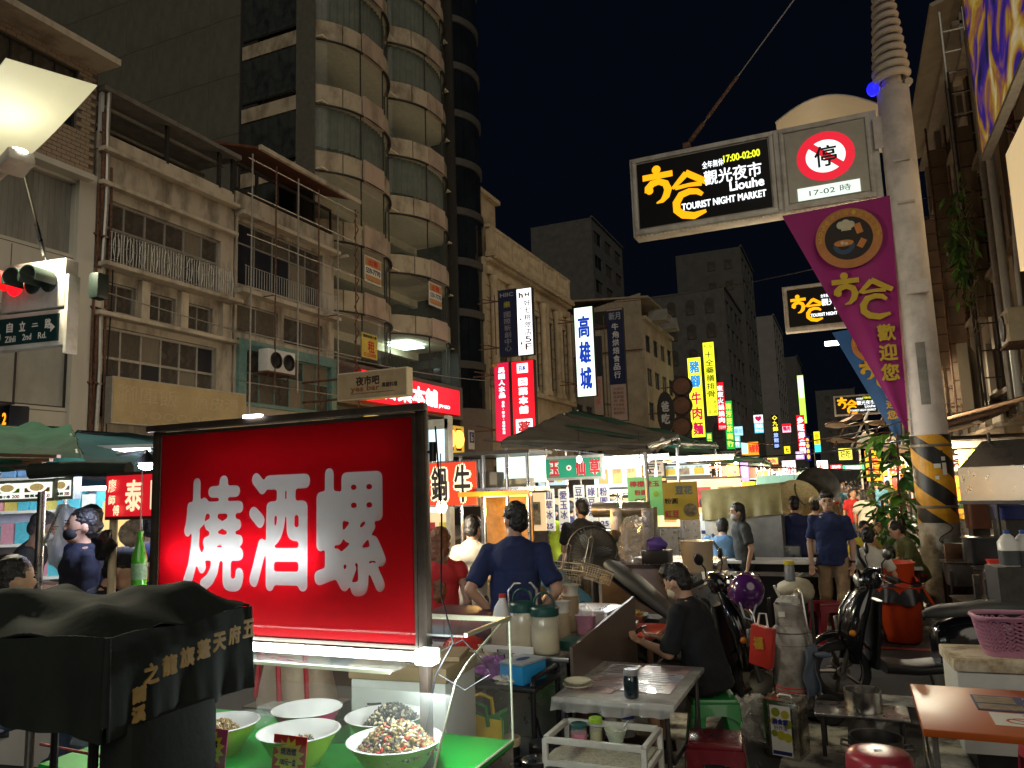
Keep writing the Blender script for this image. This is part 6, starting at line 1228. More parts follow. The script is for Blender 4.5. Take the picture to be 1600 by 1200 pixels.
s2 = scooter('dark scooter with its seat propped open behind wrapped table', (-1.45, 7.05, 0), R(-8), True)
q = PD(1167, 922, 6.2)
t = thing('purple_helmet', 'glossy purple open face helmet hung on scooter mirror', 'helmet', tuple(q)); pur = mat('purple_gloss', (.07, .015, .12), .18, var=.1, coat=.8)
obj('shell', MB().lathe([(.13, -.08), (.14, -.02), (.125, .06), (.08, .12), (.003, .14)], 28), pur, t, sm=60, rot=(.5, .5, 0)); obj('lining', MB().lathe([(.125, -.085), (.06, -.02), (.003, 0)], 24), black_pl, t, sm=60, rot=(.5, .5, 0)); obj('strap', MB().tube([(-.05, -.1, -.08), (-.02, -.1, -.2), (.03, -.08, -.22), (.07, -.06, -.1)], .008, 5), mat('pale_strap', (.5, .55, .65), .7), t)
q = PD(1190, 1003, 6.1)
t = thing('red_bag', 'red paper gift bag with gold print hanging from scooter', 'bag', tuple(q), R(-12)); rb = mat('red_gift_paper', (.5, .03, .02), .5, var=.15)
obj('bag', MB().prism([(-.1, -.16), (.07, -.2), (.11, .1), (-.06, .14)], -.05, .05), rb, t, bev=.008); obj('gold_print', letters(MB(), '福', -.01, .0, .08, .1, -.054, .004), mat('gold_print', (.65, .38, .05), .4, .3), t); obj('handle', MB().tube([(-.02, 0, .13), (.0, 0, .22), (.05, 0, .22), (.06, 0, .11)], .008, 6), white_pl, t, sm=60)
# ================================================================ BINS, ORANGE TRAYS, SIDE TABLE
q = PZ(1412, 1003, 0)
t = thing('orange_bin', 'orange red round bin lined with black bag behind scooter', 'bin', (q.x, q.y, 0)); orp = mat('orange_red_plastic', (.68, .07, .015), .4, var=.12)
obj('bin', MB().lathe([(.17, 0), (.2, .03), (.25, .62), (.27, .64), (.25, .64), (.2, .3), (.003, .1)], 32), orp, t, sm=50); obj('bag_liner', MB().grid(lambda u, v: ((.245+.03*math.sin(u*40)*v+.03*v)*math.cos(2*PI*u), (.245+.03*math.sin(u*40)*v+.03*v)*math.sin(2*PI*u), .66-.2*v+.02*math.sin(u*30)), 60, 5), mat('black_bin_bag', (.02, .02, .022), .3, bump=.4), t, sm=70)
q = PZ(1398, 985, .1); t = thing('orange_bucket', 'bright orange bucket stacked behind the lined bin', 'bucket', (q.x+.05, q.y+.75, 0)); obj('bucket', MB().lathe([(.2, 0), (.22, .03), (.27, .8), (.29, .82), (.27, .82), (.2, .3), (.003, .25)], 32), orp, t, sm=50)
t = thing('orange_disc_cover', 'orange round cover leaning against the pole', 'cover', (q.x+.42, q.y+.6, .42), 0, rot=(R(8), R(62), R(10))); obj('disc', MB().lathe([(.25, -.012), (.27, 0), (.25, .02), (.003, .025)], 28), orp, t, sm=50)
q = PZ(975, 985, .7)
t = table('red_side_table', 'red side table carrying two trays of food', (q.x, q.y+.1, 0), .6, .6, .7, mat('red_laminate', (.45, .05, .025), .35), wood, brace=False, lr=.025)
for i, (px, py, m, lb) in enumerate(((968, 966, [snail_y, mat('fried_yellow', (.55, .34, .06), .5), mat('fried_brown', (.35, .17, .05), .5)], 'steel tray of yellow fried food at back of red table'), (958, 975, [mat('fried_brown', (.35, .17, .05), .5), mat('roast_brown', (.16, .07, .03), .5)], 'steel tray of brown food at front of red table'))):
    q = PZ(px, py, .74); tt = thing('food_tray', lb, 'tray', (q.x, q.y+(.16 if i == 0 else 0), .702), R(8), 'food trays'); lof('tray', [(0, 0, 0, .19, .11), (.05, 0, 0, .21, .13)], steel, tt, 'z', p=7); food_pile('heap in the '+lb, (q.x, q.y+(.16 if i == 0 else 0), .75), .17, .1, .04, m, 220, .015, 20+i)
q = PZ(975, 1000, .66); tag(obj('pink_cloth', skirt(Vector((-.12, 0, 0)), Vector((.14, 0, .01)), .09, .05, 3), mat('pink_rag', (.55, .25, .25), .9), None, thick=.01, sm=60, loc=(q.x, q.y-.12, .69)), 'pink cloth hanging over the red table edge', 'cloth')
q = PZ(958, 1018, .3); pot('red plastic basin under the red table', (q.x, q.y, .3), .14, .07, mat('red_plastic', (.6, .04, .03), .4), 'basin', handles=False, cat='basin'); box('support', (q.x, q.y, .15), (.2, .2, .3), wood).name = 'wooden_block'; tag(bpy.data.objects['wooden_block'], 'small wooden block under the red basin', 'block')
# wire frying baskets
def wbasket(label, loc, rz, tilt):
    t = thing('wire_basket', label, 'basket', loc, 0, 'wire frying baskets', rot=(tilt, .15, rz)); mb = MB(); wr = mat('brass_wire', (.5, .42, .3), .35, .8)
    for i in range(11):
        x = -.12+.024*i; mb.tube([(x, -.09, .1), (x, -.08, 0), (x, .08, 0), (x, .09, .1)], .0022, 4)
    for i in range(7):
        y = -.09+.03*i; mb.tube([(-.13, y, .1), (-.12, y, 0), (.12, y, 0), (.13, y, .1)], .0022, 4)
    for z in (.0, .035, .07): mb.tube([(-.125, -.085, z), (.125, -.085, z), (.125, .085, z), (-.125, .085, z), (-.125, -.085, z)], .0022, 4)
    obj('mesh', mb, wr, t)['kind'] = 'stuff'; obj('rim', MB().tube([(-.13, -.09, .1), (.13, -.09, .1), (.13, .09, .1), (-.13, .09, .1), (-.13, -.09, .1)], .005, 6), wr, t)
    obj('handle', MB().tube([(-.02, -.09, .1), (-.02, -.12, .28), (0, -.125, .3), (.02, -.12, .28), (.02, -.09, .1)], .004, 5), wr, t, sm=60)
wbasket('wire frying basket with upright handle behind the cup stack', tuple(PD(880, 905, 5.6)), .4, .2); wbasket('wire frying basket tilted to the right on the counter', tuple(PD(922, 905, 5.8)), -.4, -.35)
q = PD(905, 935, 5.8); t = thing('fryer_stand', 'steel fryer stand carrying the wire baskets', 'stand', (q.x, q.y, 0)); obj('case', MB().box((0, 0, .5), (.55, .4, 1.0)), steel, t, bev=.01)

# ================================================================ MIDDLE STALLS
def canopy(name, label, pts, m, edge=None, group='stall canopies', th=.05, fringe=0, sagz=.1, poles=(0, 1, 2, 3)):
    """pts: four corners (near-left, near-right, far-right, far-left) of a stretched tarpaulin on a pipe frame"""
    P = [Vector(p) for p in pts]; o = sum(P, Vector())/4; t = thing(name, label, 'canopy', (o.x, o.y, 0), 0, group); L = [Vector((p.x-o.x, p.y-o.y, p.z)) for p in P]
    def f(u, v): q = L[0].lerp(L[1], u).lerp(L[3].lerp(L[2], u), v); return (q.x, q.y, q.z-sagz*math.sin(PI*u)*math.sin(PI*v)+.03*math.sin(u*17)*math.sin(v*11)+.02*math.sin(v*23+u*5))
    obj('sheet', MB().grid(f, 24, 14), m, t, thick=.02, sm=60)
    if fringe:
        for i in range(4): obj('valance', skirt(L[i], L[(i+1) % 4], fringe, fringe, i), m, t, thick=.008, sm=60)
    for i in range(4): obj('rail', MB().cyl(L[i]-Vector((0, 0, .04)), L[(i+1) % 4]-Vector((0, 0, .04)), .025, n=8), darksteel, t)
    for q in [L[i] for i in poles]: obj('pole', MB().cyl((q.x*.97, q.y*.97, 0), (q.x*.97, q.y*.97, q.z-.02), .024, n=8), steel, t, sm=40)
    return t
def stalllight(loc, e, warm=False, L=1.2, rz=0, label=None, bare=False):
    t = thing('tube_lamp', label, 'lamp', loc, rz, 'stall lamps'); obj('tube', MB().cyl((-L/2, 0, 0), (L/2, 0, 0), .02, n=10), tube_warm if warm else tube_white, t, sm=40); obj('batten', MB().box((0, 0, .045), (L+.06, .06, .04)), white_pl, t)
    lamp('tube_glow', 'POINT', (0, 0, -.12), e, (1, .72, .38) if warm else (.9, .97, 1), .15, t)
    return t
# --- dessert stall with green banner
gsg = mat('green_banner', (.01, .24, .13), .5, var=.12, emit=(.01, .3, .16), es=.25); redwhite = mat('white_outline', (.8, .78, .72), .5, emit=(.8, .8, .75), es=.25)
a, b = PY(838, 733, 10.2), PY(942, 730, 10.2); zt, zb = PY(890, 712, 10.2).z, PY(890, 750, 10.2).z
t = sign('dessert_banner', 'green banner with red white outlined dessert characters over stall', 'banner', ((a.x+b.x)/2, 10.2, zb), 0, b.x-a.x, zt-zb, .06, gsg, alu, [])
W_ = b.x-a.x; H_ = zt-zb
for f_, m_, y_ in ((.05, redwhite, -.004), (.014, mat('red_letter_print', (.55, .02, .03), .5, emit=(.6, .02, .03), es=.2), -.012)):
    mb = MB()
    for ch, x in (('愛', -.47), ('玉', -.23), ('·', 0), ('仙', .18), ('草', .4)): letters(mb, ch, x*W_*.96, H_/2, W_*.15 if ch != '·' else W_*.03, H_*.66 if ch != '·' else H_*.1, y_, f_*W_/1.2*.7)
    obj('lettering', mb, m_, t)
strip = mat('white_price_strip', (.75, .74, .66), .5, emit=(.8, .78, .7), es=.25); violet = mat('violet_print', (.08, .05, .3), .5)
for i, (px, tx) in enumerate(((858, '仙草冰25'), (881, '愛玉冰25'), (905, '豆花冰25'), (925, '綠豆湯25'), (944, '粉圓冰25'))):
    y0, y1 = (764, 830) if i < 2 else (758, 826); q = PY(px, (y0+y1)/2, 10.0); z0, z1 = PY(px, y1, 10).z, PY(px, y0, 10).z
    sign('price_strip', 'white vertical price strip, '+('leftmost of five', 'second from left', 'third, behind the server', 'fourth, right of the server', 'rightmost of five')[i], 'price strip', (q.x, 10.0, z0), R(4), .15, z1-z0, .01, strip, strip, [('v', tx[:3], 0, (z1-z0)*.62, .1, (z1-z0)*.7, violet, .002), ('h', '25', 0, (z1-z0)*.12, .11, .07, violet, .003)], 'hanging price strips', fw=.004)
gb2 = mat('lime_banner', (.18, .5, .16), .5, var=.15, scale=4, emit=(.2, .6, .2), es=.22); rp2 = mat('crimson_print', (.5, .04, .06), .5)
a, b = PY(981, 780, 9.6), PY(1036, 780, 9.6); z0, z1 = PY(1010, 806, 9.6).z, PY(1010, 745, 9.6).z; w_, h_ = b.x-a.x, z1-z0
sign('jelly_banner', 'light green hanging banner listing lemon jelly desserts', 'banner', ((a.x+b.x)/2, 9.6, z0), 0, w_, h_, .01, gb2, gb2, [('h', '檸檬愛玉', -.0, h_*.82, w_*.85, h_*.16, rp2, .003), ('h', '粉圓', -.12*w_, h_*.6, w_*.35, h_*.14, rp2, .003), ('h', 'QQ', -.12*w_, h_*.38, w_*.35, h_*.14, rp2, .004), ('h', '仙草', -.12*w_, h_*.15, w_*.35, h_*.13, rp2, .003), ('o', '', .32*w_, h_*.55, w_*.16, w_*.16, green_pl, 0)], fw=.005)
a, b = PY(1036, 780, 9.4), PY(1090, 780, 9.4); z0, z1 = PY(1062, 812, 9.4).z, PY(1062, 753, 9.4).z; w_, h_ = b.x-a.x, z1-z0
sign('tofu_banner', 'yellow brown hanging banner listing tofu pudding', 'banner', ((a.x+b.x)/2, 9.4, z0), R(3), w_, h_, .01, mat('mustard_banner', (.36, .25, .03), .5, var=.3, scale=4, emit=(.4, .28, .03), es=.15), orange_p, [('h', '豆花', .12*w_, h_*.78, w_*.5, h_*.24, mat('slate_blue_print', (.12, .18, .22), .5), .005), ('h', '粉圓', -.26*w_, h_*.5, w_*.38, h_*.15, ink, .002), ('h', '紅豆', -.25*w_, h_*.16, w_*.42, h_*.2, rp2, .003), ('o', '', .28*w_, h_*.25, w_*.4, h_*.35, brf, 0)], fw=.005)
# stall counters
t = thing('dessert_counter', 'stainless dessert stall counter with grinders and bags', 'counter', (-2.05, 9.0, 0)); obj('carcass', MB().box((0, 0, .5), (1.3, .8, 1.0)), mat('brown_reflecting_steel', (.22, .18, .145), .35, .7, var=.3, scale=3), t, bev=.01); obj('top_edge', MB().box((0, -.41, 1.0), (1.32, .04, .04)), darksteel, t); obj('top', MB().box((0, 0, 1.03), (1.32, .84, .03)), steel, t)
mc = mat('metal_grinder', (.4, .36, .3), .3, .8, var=.25)
for px, lb in ((970, 'left tall ice grinder on dessert counter'), (1028, 'right tall ice grinder on dessert counter')):
    q = PD(px, 870, 9.0); tt = thing('ice_grinder', lb, 'machine', (q.x, 8.9 if px < 1000 else 8.8, 1.045), 0, 'ice grinders'); obj('body', MB().box((0, 0, .3), (.14, .2, .6)), mc, tt, bev=.012); obj('drum', MB().cyl((-.3, 0, .58), (.0, 0, .58), .09, n=20), mc, tt, sm=40); obj('base', MB().box((-.05, 0, .02), (.26, .26, .04)), mc, tt); obj('name_plate', MB().box((0, -.102, .53), (.07, .004, .05)), greyprint, tt)
q = PD(955, 890, 9); t = thing('green_tin_box', 'green and gold snack tin on dessert counter', 'box', (q.x, 8.75, 1.045)); obj('case', MB().box((0, 0, .12), (.22, .2, .24)), mat('tin_green', (.01, .13, .06), .4), t, bev=.01); obj('lid', MB().box((0, 0, .29), (.2, .18, .12)), mat('gold_lid', (.5, .36, .14), .4, .4, var=.5, scale=30), t, bev=.01); obj('print', letters(MB(), '封', 0, .12, .05, .16, -.103, .002), cream_pl, t)
q = PD(1000, 880, 8.8); tag(obj('ice_bag', potato(MB(), (0, 0, .25), (.19, .14, .28), .15, 36, 26, 5, 21, None, .13), glass('crinkled_ice_film', (.75, .72, .66), .34, .1), None, sm=12, loc=(q.x, q.y-.15, 1.0)), 'big crinkled clear plastic bag between ice grinders', 'bag')
q = PD(1035, 905, 8.6); t = thing('black_case', 'black case with purple bundle on dessert counter end', 'case', (q.x, 8.55, 1.045)); obj('case', MB().box((0, 0, .07), (.3, .22, .14)), black_pl, t, bev=.01); obj('bundle', potato(MB(), (0, 0, .2), (.1, .08, .08), .4, seed=7), mat('purple_bundle', (.12, .07, .4), .7), t, sm=60)
q = PD(1092, 905, 8.3); t = thing('beige_bucket', 'beige plastic bucket with lid on the counter', 'bucket', (q.x, q.y, .95)); obj('bucket', MB().lathe([(.15, 0), (.16, .02), (.175, .32), (.18, .33), (.003, .34)], 32), mat('beige_plastic', (.5, .4, .27), .45, var=.08), t, sm=40); obj('base_band', MB().lathe([(.152, .001), (.163, .08)], 32, caps=False), mat('grey_band', (.3, .28, .25), .5), t); obj('stand', MB().box((0, 0, -.47), (.6, .4, .94)), steel, t)
# fan
q = PD(925, 862, 7.6); t = thing('pedestal_fan', 'round dark pedestal fan behind blue shirted worker', 'fan', (q.x, q.y, 0), R(20)); z = q.z
mb = MB(); [mb.tube([(.0, -.06, z), (.12*math.cos(a), -.075, z+.12*math.sin(a)), (.24*math.cos(a), -.02, z+.24*math.sin(a))], .003, 4) for a in [2*PI*i/40 for i in range(40)]]; obj('guard', mb, darksteel, t)['kind'] = 'stuff'
obj('rim', MB().tube([(.245*math.cos(a), 0, z+.245*math.sin(a)) for a in [2*PI*i/36 for i in range(37)]], .012, 6), darksteel, t, sm=60); obj('back_plate', MB().lathe([(.24, 0), (.1, .08), (.003, .1)], 30, Matrix.Translation((0, .02, z))@Matrix.Rotation(-PI/2, 4, 'X')), mat('dusty_fan_grey', (.1, .085, .065), .7), t, sm=60); obj('stem', MB().cyl((0, .08, 0), (0, .08, z-.1), .02), darksteel, t)
for k in range(3): obj('blade', MB().ell((.1*math.cos(k*2.1), -.02, z+.1*math.sin(k*2.1)), (.1, .01, .05), rot=(0, -k*2.1, 0)), mat('fan_blade', (.15, .15, .14), .4), t, sm=60)
# long white counter and steel stall beyond
t = thing('white_counter', 'long pale counter with cups behind the walking man', 'counter', (-1.1, 10.6, 0), R(-4)); obj('top', MB().box((0, 0, .88), (2.2, .5, .04)), white_pl, t, bev=.006); obj('lower_rail', MB().box((0, -.25, .74), (2.2, .04, .05)), steel, t); obj('front', MB().box((0, .1, .43), (2.1, .3, .84)), black_pl, t)
for px in (1112, 1152): q = PZ(px, 905, .92); tt = thing('foam_cup', 'white paper cup on pale counter, '+('left' if px < 1130 else 'right')+' one', 'cup', (q.x, q.y-.3, .905), 0, 'cups on the pale counter'); obj('cup', MB().lathe([(.03, 0), (.045, .12), (.047, .12), (.003, .11)], 18), white_pl, tt, sm=40)
q = PZ(1237, 905, .9); jar('yellow topped flask on pale counter', (q.x, q.y-.2, .905), .05, .2, mat('grey_flask', (.3, .32, .36), .35, .4), mat('yellow_flask_lid', (.6, .5, .05), .4), 'flask', 'flask', neck=.95)
q = PZ(1245, 930, .55); tag(obj('tan_backpack', potato(MB(), (0, 0, .14), (.2, .15, .16), .12, 24, 16, 4, 3), mat('tan_canvas', (.4, .35, .25), .8, bump=.3), None, sm=70, loc=(q.x, q.y, .46)), 'tan canvas backpack resting on red stool', 'backpack')
q = PZ(1208, 945, .0); t = thing('white_jerrycan', 'white plastic jerrycan behind the gas cylinder', 'jerrycan', (q.x, 7.6, .42)); lof('can', [(0, 0, 0, .11, .07), (.22, 0, 0, .11, .07), (.25, 0, 0, .09, .06)], white_pl, t, 'z', p=5); obj('cap', MB().cyl((.05, 0, .25), (.05, 0, .28), .025), mat('blue_cap', (.03, .1, .45), .5), t); obj('grip', MB().tube([(-.07, 0, .24), (-.06, 0, .3), (.0, 0, .3), (.02, 0, .25)], .012, 6), white_pl, t, sm=60); obj('crate', MB().box((0, 0, -.21), (.35, .3, .42)), black_pl, t)
q = PD(1180, 800, 11.5); t = thing('steel_stall', 'boxy steel food stall with mustard tarp top', 'stall', (-1.45, 11.7, 0)); obj('case', MB().box((0, 0, .72), (1.05, .7, 1.4)), mat('dull_stall_steel', (.33, .33, .33), .4, .8, var=.25), t, bev=.015); obj('tarp', skirt(Vector((-.55, -.36, 1.78)), Vector((.55, -.36, 1.86)), .42, .42, 5), mat('mustard_tarp', (.28, .23, .09), .45, var=.35, scale=5, bump=.3), t, thick=.01, sm=60); obj('tarp_top', MB().box((0, 0, 1.82), (1.1, .74, .03), ry=-.07), mat('mustard_tarp', (.28, .23, .09), .45), t)
q = PD(1212, 815, 10.9); t = thing('foam_cup_stack', 'tall tapered stack of white foam cups on counter', 'cups', (q.x, q.y, 1.0)); me = MB().lathe([(.045, 0), (.06, .03), (.062, .034), (.05, .034)], 18).mesh('foam_cup'); me.materials.append(white_pl)
for i in range(9): inst('foam_cup', me, t, (0, 0, i*.034), None, (1-.05*i, 1-.05*i, 1))
obj('shelf', MB().box((.1, 0, -.5), (.4, .3, .98)), steel, t)
a, b = PY(1182, 760, 13.5), PY(1262, 760, 13.5)
sign('teal_board', 'pale teal gridded board above the steel stall', 'board', ((a.x+b.x)/2, 13.5, PY(1220, 790, 13.5).z), 0, b.x-a.x, .5, .03, mat('teal_grid_board', (.2, .42, .38), .5, var=.15, emit=(.2, .45, .4), es=.2), alu, [('h', '黑輪 米血 甜不辣', -.15, .12, .6, .08, ink, 0)], fw=.01)
for px, py, r, m, lb in ((1244, 785, .36, mat('woven_straw', (.42, .31, .13), .8, var=.4, scale=40, bump=.4), 'round woven straw tray hung above the counter'), (1277, 762, .32, mat('dark_pan_metal', (.1, .09, .07), .4, .7, var=.5, scale=8), 'round dark metal pan hung beside straw tray'), (1283, 800, .24, mat('woven_straw', (.42, .31, .13), .8), 'second straw tray half hidden behind apron person')):
    q = PY(px, py, 12.6); t = thing('round_tray', lb, 'tray', tuple(q), 0); obj('dish', MB().lathe([(r*.85, 0), (r, .06), (r*1.02, .07), (r*.97, .06), (r*.8, .015), (.003, .012)], 32, Matrix.Rotation(PI/2, 4, 'X')@Matrix.Rotation(.2, 4, 'X')), m, t, sm=50)
    obj('hook', MB().cyl((0, .0, r), (0, .02, r+.25), .006), darksteel, t)
for px, lb in ((1108, 'left cup sealing machine with round reels'), (1140, 'right cup sealing machine with round reels')):
    q = PD(px, 812, 11.2); t = thing('sealing_machine', lb, 'machine', (q.x, q.y, q.z-.3), 0, 'cup sealing machines'); obj('body', MB().box((0, 0, .2), (.22, .25, .4)), white_pl, t, bev=.015); obj('stripe', MB().box((0, -.127, .13), (.2, .004, .05)), navy_p, t); obj('reel', MB().lathe([(.09, 0), (.1, .02), (.1, .05), (.03, .06)], 22, Matrix.Translation((.0, -.1, .55))@Matrix.Rotation(PI/2, 4, 'X')), black_pl, t, sm=40); obj('arm', MB().box((0, 0, .48), (.05, .06, .2)), white_pl, t); obj('stand', MB().box((0, 0, -(q.z-.3)/2), (.2, .2, q.z-.3)), steel, t)
# --- red beef stall behind the snail cart
a, b = PY(688, 750, 7.6), PY(746, 750, 7.6); z0, z1 = PY(720, 792, 7.6).z, PY(720, 719, 7.6).z; w_, h_ = b.x-a.x, z1-z0
t = sign('beef_sign', 'red board with black outlined beef characters', 'sign', ((a.x+b.x)/2-.1, 7.6, z0), 0, w_+.2, h_, .1, lit('beef_red_light', (.62, .035, .01), .8), steel, [], fw=.02)
for f_, m_, y_ in ((.034, lit('cream_outline_light', (.9, .75, .5), .8), -.004), (.006, mat('black_brush_print', (.015, .012, .01), .5, var=0), -.012)):
    mb = MB(); e_ = 0 if f_ < .02 else .04; letters(mb, '鍋', -.14, h_/2, .2+e_, h_*.74+e_, y_, f_); letters(mb, '牛', .15, h_/2, .2+e_, h_*.8+e_, y_, f_); obj('lettering', mb, m_, t)
obj('post', MB().cyl((w_/2+.13, .05, -z0), (w_/2+.13, .05, h_), .025), steel, t)
t = thing('lit_cabinet', 'tall glass cabinet glowing pale blue behind light box', 'cabinet', tuple(PY(676, 735, 8.2).to_2d())+(0,), 0); zc = PY(676, 735, 8.2).z
obj('panel', MB().box((0, 0, zc), (.42, .1, 1.0)), lit('pale_blue_panel_light', (.55, .8, .9), .95), t); obj('frame', MB().box((-.23, 0, zc/2+.3), (.05, .12, zc+.7)).box((.23, 0, zc/2+.3), (.05, .12, zc+.7)).box((0, 0, zc+.55), (.5, .12, .12)), alu, t); obj('base', MB().box((0, .1, .6), (.45, .3, 1.2)), steel, t)
SHX = PY(788, 750, 7.9).x
sh = thing('glass_shelf_stall', 'stall with brightly lit glass shelf above warm orange tube', 'stall', (SHX, 7.9, 0)); obj('lit_back', MB().box((.08, .3, 2.12), (.6, .03, .3)), lit('greenish_white_light', (.75, .95, .85), .9), sh); obj('shelf', MB().box((0, 0, 1.9), (.85, .6, .05)), steel, sh); obj('top', MB().box((0, .0, 2.3), (.9, .7, .04)), darksteel, sh); obj('back', MB().box((-.1, .32, 1.45), (.6, .04, .85)), mat('warm_ochre_panel', (.3, .17, .07), .7, var=.5, scale=8), sh)
for x in (-.4, -.12, .16, .4): obj('post', MB().cyl((x, -.28, 0), (x, -.28, 2.3), .02), steel, sh, sm=40)
obj('counter', MB().box((0, 0, .5), (.85, .6, 1.0)), mat('ochre_counter', (.4, .26, .1), .6, var=.4, scale=5), sh, bev=.01); obj('warm_tube', MB().cyl((-.38, -.2, 1.84), (.4, -.2, 1.84), .016), lit('orange_tube_light', (1, .5, .08), 8), sh)
obj('orange_valance', MB().box((0, -.31, 1.86), (.84, .02, .05)), lit('orange_valance_light', (.9, .25, .02), .5), sh)
for i, (x, m, s) in enumerate(((-.12, mat('grey_carton', (.36, .32, .27), .8), (.2, .2, .17)), (.2, garlic, (.3, .2, .09)), (-.33, mat('brown_jars', (.3, .2, .1), .5, var=.6, scale=20), (.14, .2, .11)))):
    o_ = obj('carton' if i == 0 else 'packed_goods', MB().box((0, 0, s[2]/2), s), m, None, bev=.012, loc=(SHX+x, 7.85, 1.926)); tag(o_, ('grey carton on the lit glass shelf', 'bundle of pale vegetables on the lit glass shelf', 'box of brown jars on the lit glass shelf')[i], 'goods')
lamp('orange_tube_glow', 'POINT', (0, -.35, 1.7), 30, (1, .55, .15), .1, sh)
fruit = food_pile('basket of yellow and green fruit by warm stall', (-3.6, 7.35, .98), .3, .2, .2, [mat('orange_fruit', (.7, .3, .02), .5), yellow_p, gst], 60, .04, 31)
t = thing('fruit_stand', 'pale wooden fruit stand below the long haired woman', 'stand', (-3.6, 7.3, 0)); obj('case', MB().box((0, 0, .49), (.7, .5, .97)), mat('pale_wood_slats', (.5, .42, .27), .7, var=.3, scale=5, stretch=(1, 1, 8)), t, bev=.01)
# --- canopies over the middle stalls
canopy('stall_canopy', 'brown canvas canopy with rolled dark edge over dessert stall', [PY(785, 688, 8.8), PY(1010, 694, 8.8), PY(1060, 682, 13), PY(880, 645, 13)], mat('worn_grey_canopy', (.12, .1, .08), .7, var=.4, scale=3, bump=.3, spec=.1), fringe=.09)
canopy('stall_canopy', 'green tarpaulin canopy peaking above the brown canopy', [PY(846, 660, 11.5), PY(1060, 690, 11.5), PY(1120, 694, 16), PY(900, 640, 16)], tarp_green, fringe=.1)
canopy('stall_canopy', 'long dark green canopy reaching toward the far signs', [PY(1020, 712, 13.5), PY(1192, 716, 13.5), PY(1205, 722, 19), PY(1050, 690, 19)], tarp_green, fringe=.08)
lb_ = ['cool white tube lamp under the brown canopy left end', 'cool white tube lamp under the brown canopy right end', 'warm tube lamp under the green canopy', 'warm tube lamp under long dark green canopy']
for i, (px, py, Y, wm_, e) in enumerate(((955, 722, 10.6, False, 60), (985, 718, 11.4, False, 55), (1090, 718, 12.5, True, 75), (1120, 718, 16, True, 100))): stalllight(tuple(PY(px, py, Y)), e, wm_, 1.1, 0, lb_[i])
q = PD(690, 792, 7.2); t = thing('bare_bulb', 'glaring round bulb above the long haired woman', 'lamp', tuple(q)); obj('bulb', MB().ell((0, 0, 0), (.05, .05, .06)), lit('bulb_light', (1, .9, .7), 14), t, sm=60); obj('cord', MB().cyl((0, 0, .05), (0, 0, .5), .006), black_pl, t); lamp('bulb_glow', 'POINT', (0, -.1, -.1), 36, (1, .85, .6), .06, t)
# ================================================================ PEOPLE
PENDING = []
FOLD = bpy.data.textures.new('fold', 'STUCCI'); FOLD.noise_scale = .16; FOLD.turbulence = 8
FOLD2 = bpy.data.textures.new('fold2', 'CLOUDS'); FOLD2.noise_scale = .07
STRAND = bpy.data.textures.new('strand', 'CLOUDS'); STRAND.noise_scale = .022
def capsule(mb, a, b, r0, r1, n=10):
    mb.cyl(a, b, r0, r1, n); mb.ell(a, (r0,)*3, n, 6); mb.ell(b, (r1,)*3, n, 6)
def grown(name, mb, m, parent, vox, smooth=4, loc=None, rot=None):
    o = put(name, mb.mesh(name), m, parent, loc, rot)
    r = o.modifiers.new('r', 'REMESH'); r.mode = 'VOXEL'; r.voxel_size = vox; r.use_smooth_shade = True
    s = o.modifiers.new('s', 'SMOOTH'); s.iterations = smooth; s.factor = .5
    if name in ('shirt', 'trousers', 'shorts', 'hair'):
        d = o.modifiers.new('d', 'DISPLACE'); d.texture = FOLD if name != 'hair' else STRAND; d.strength = .03 if name != 'hair' else .02; d.mid_level = .5; d.texture_coords = 'LOCAL'
        if name != 'hair': d2 = o.modifiers.new('d', 'DISPLACE'); d2.texture = FOLD2; d2.strength = .016; d2.mid_level = .5
    PENDING.append(o); return o
ARMS = {'down': ((.06, .03, -.27), (.05, -.05, -.51)), 'hips': ((.12, .11, -.24), (-.02, -.02, -.43)), 'front': ((.05, .0, -.26), (-.06, -.22, -.22)), 'up': ((.1, -.16, -.06), (.02, -.28, .16)),
        'table': ((.1, -.12, -.23), (-.03, -.33, -.26)), 'phone': ((.03, -.14, -.22), (-.06, -.36, -.12)), 'side': ((.2, -.04, -.16), (.36, -.12, -.28)), 'chin': ((.06, -.18, -.2), (-.06, -.22, .02))}
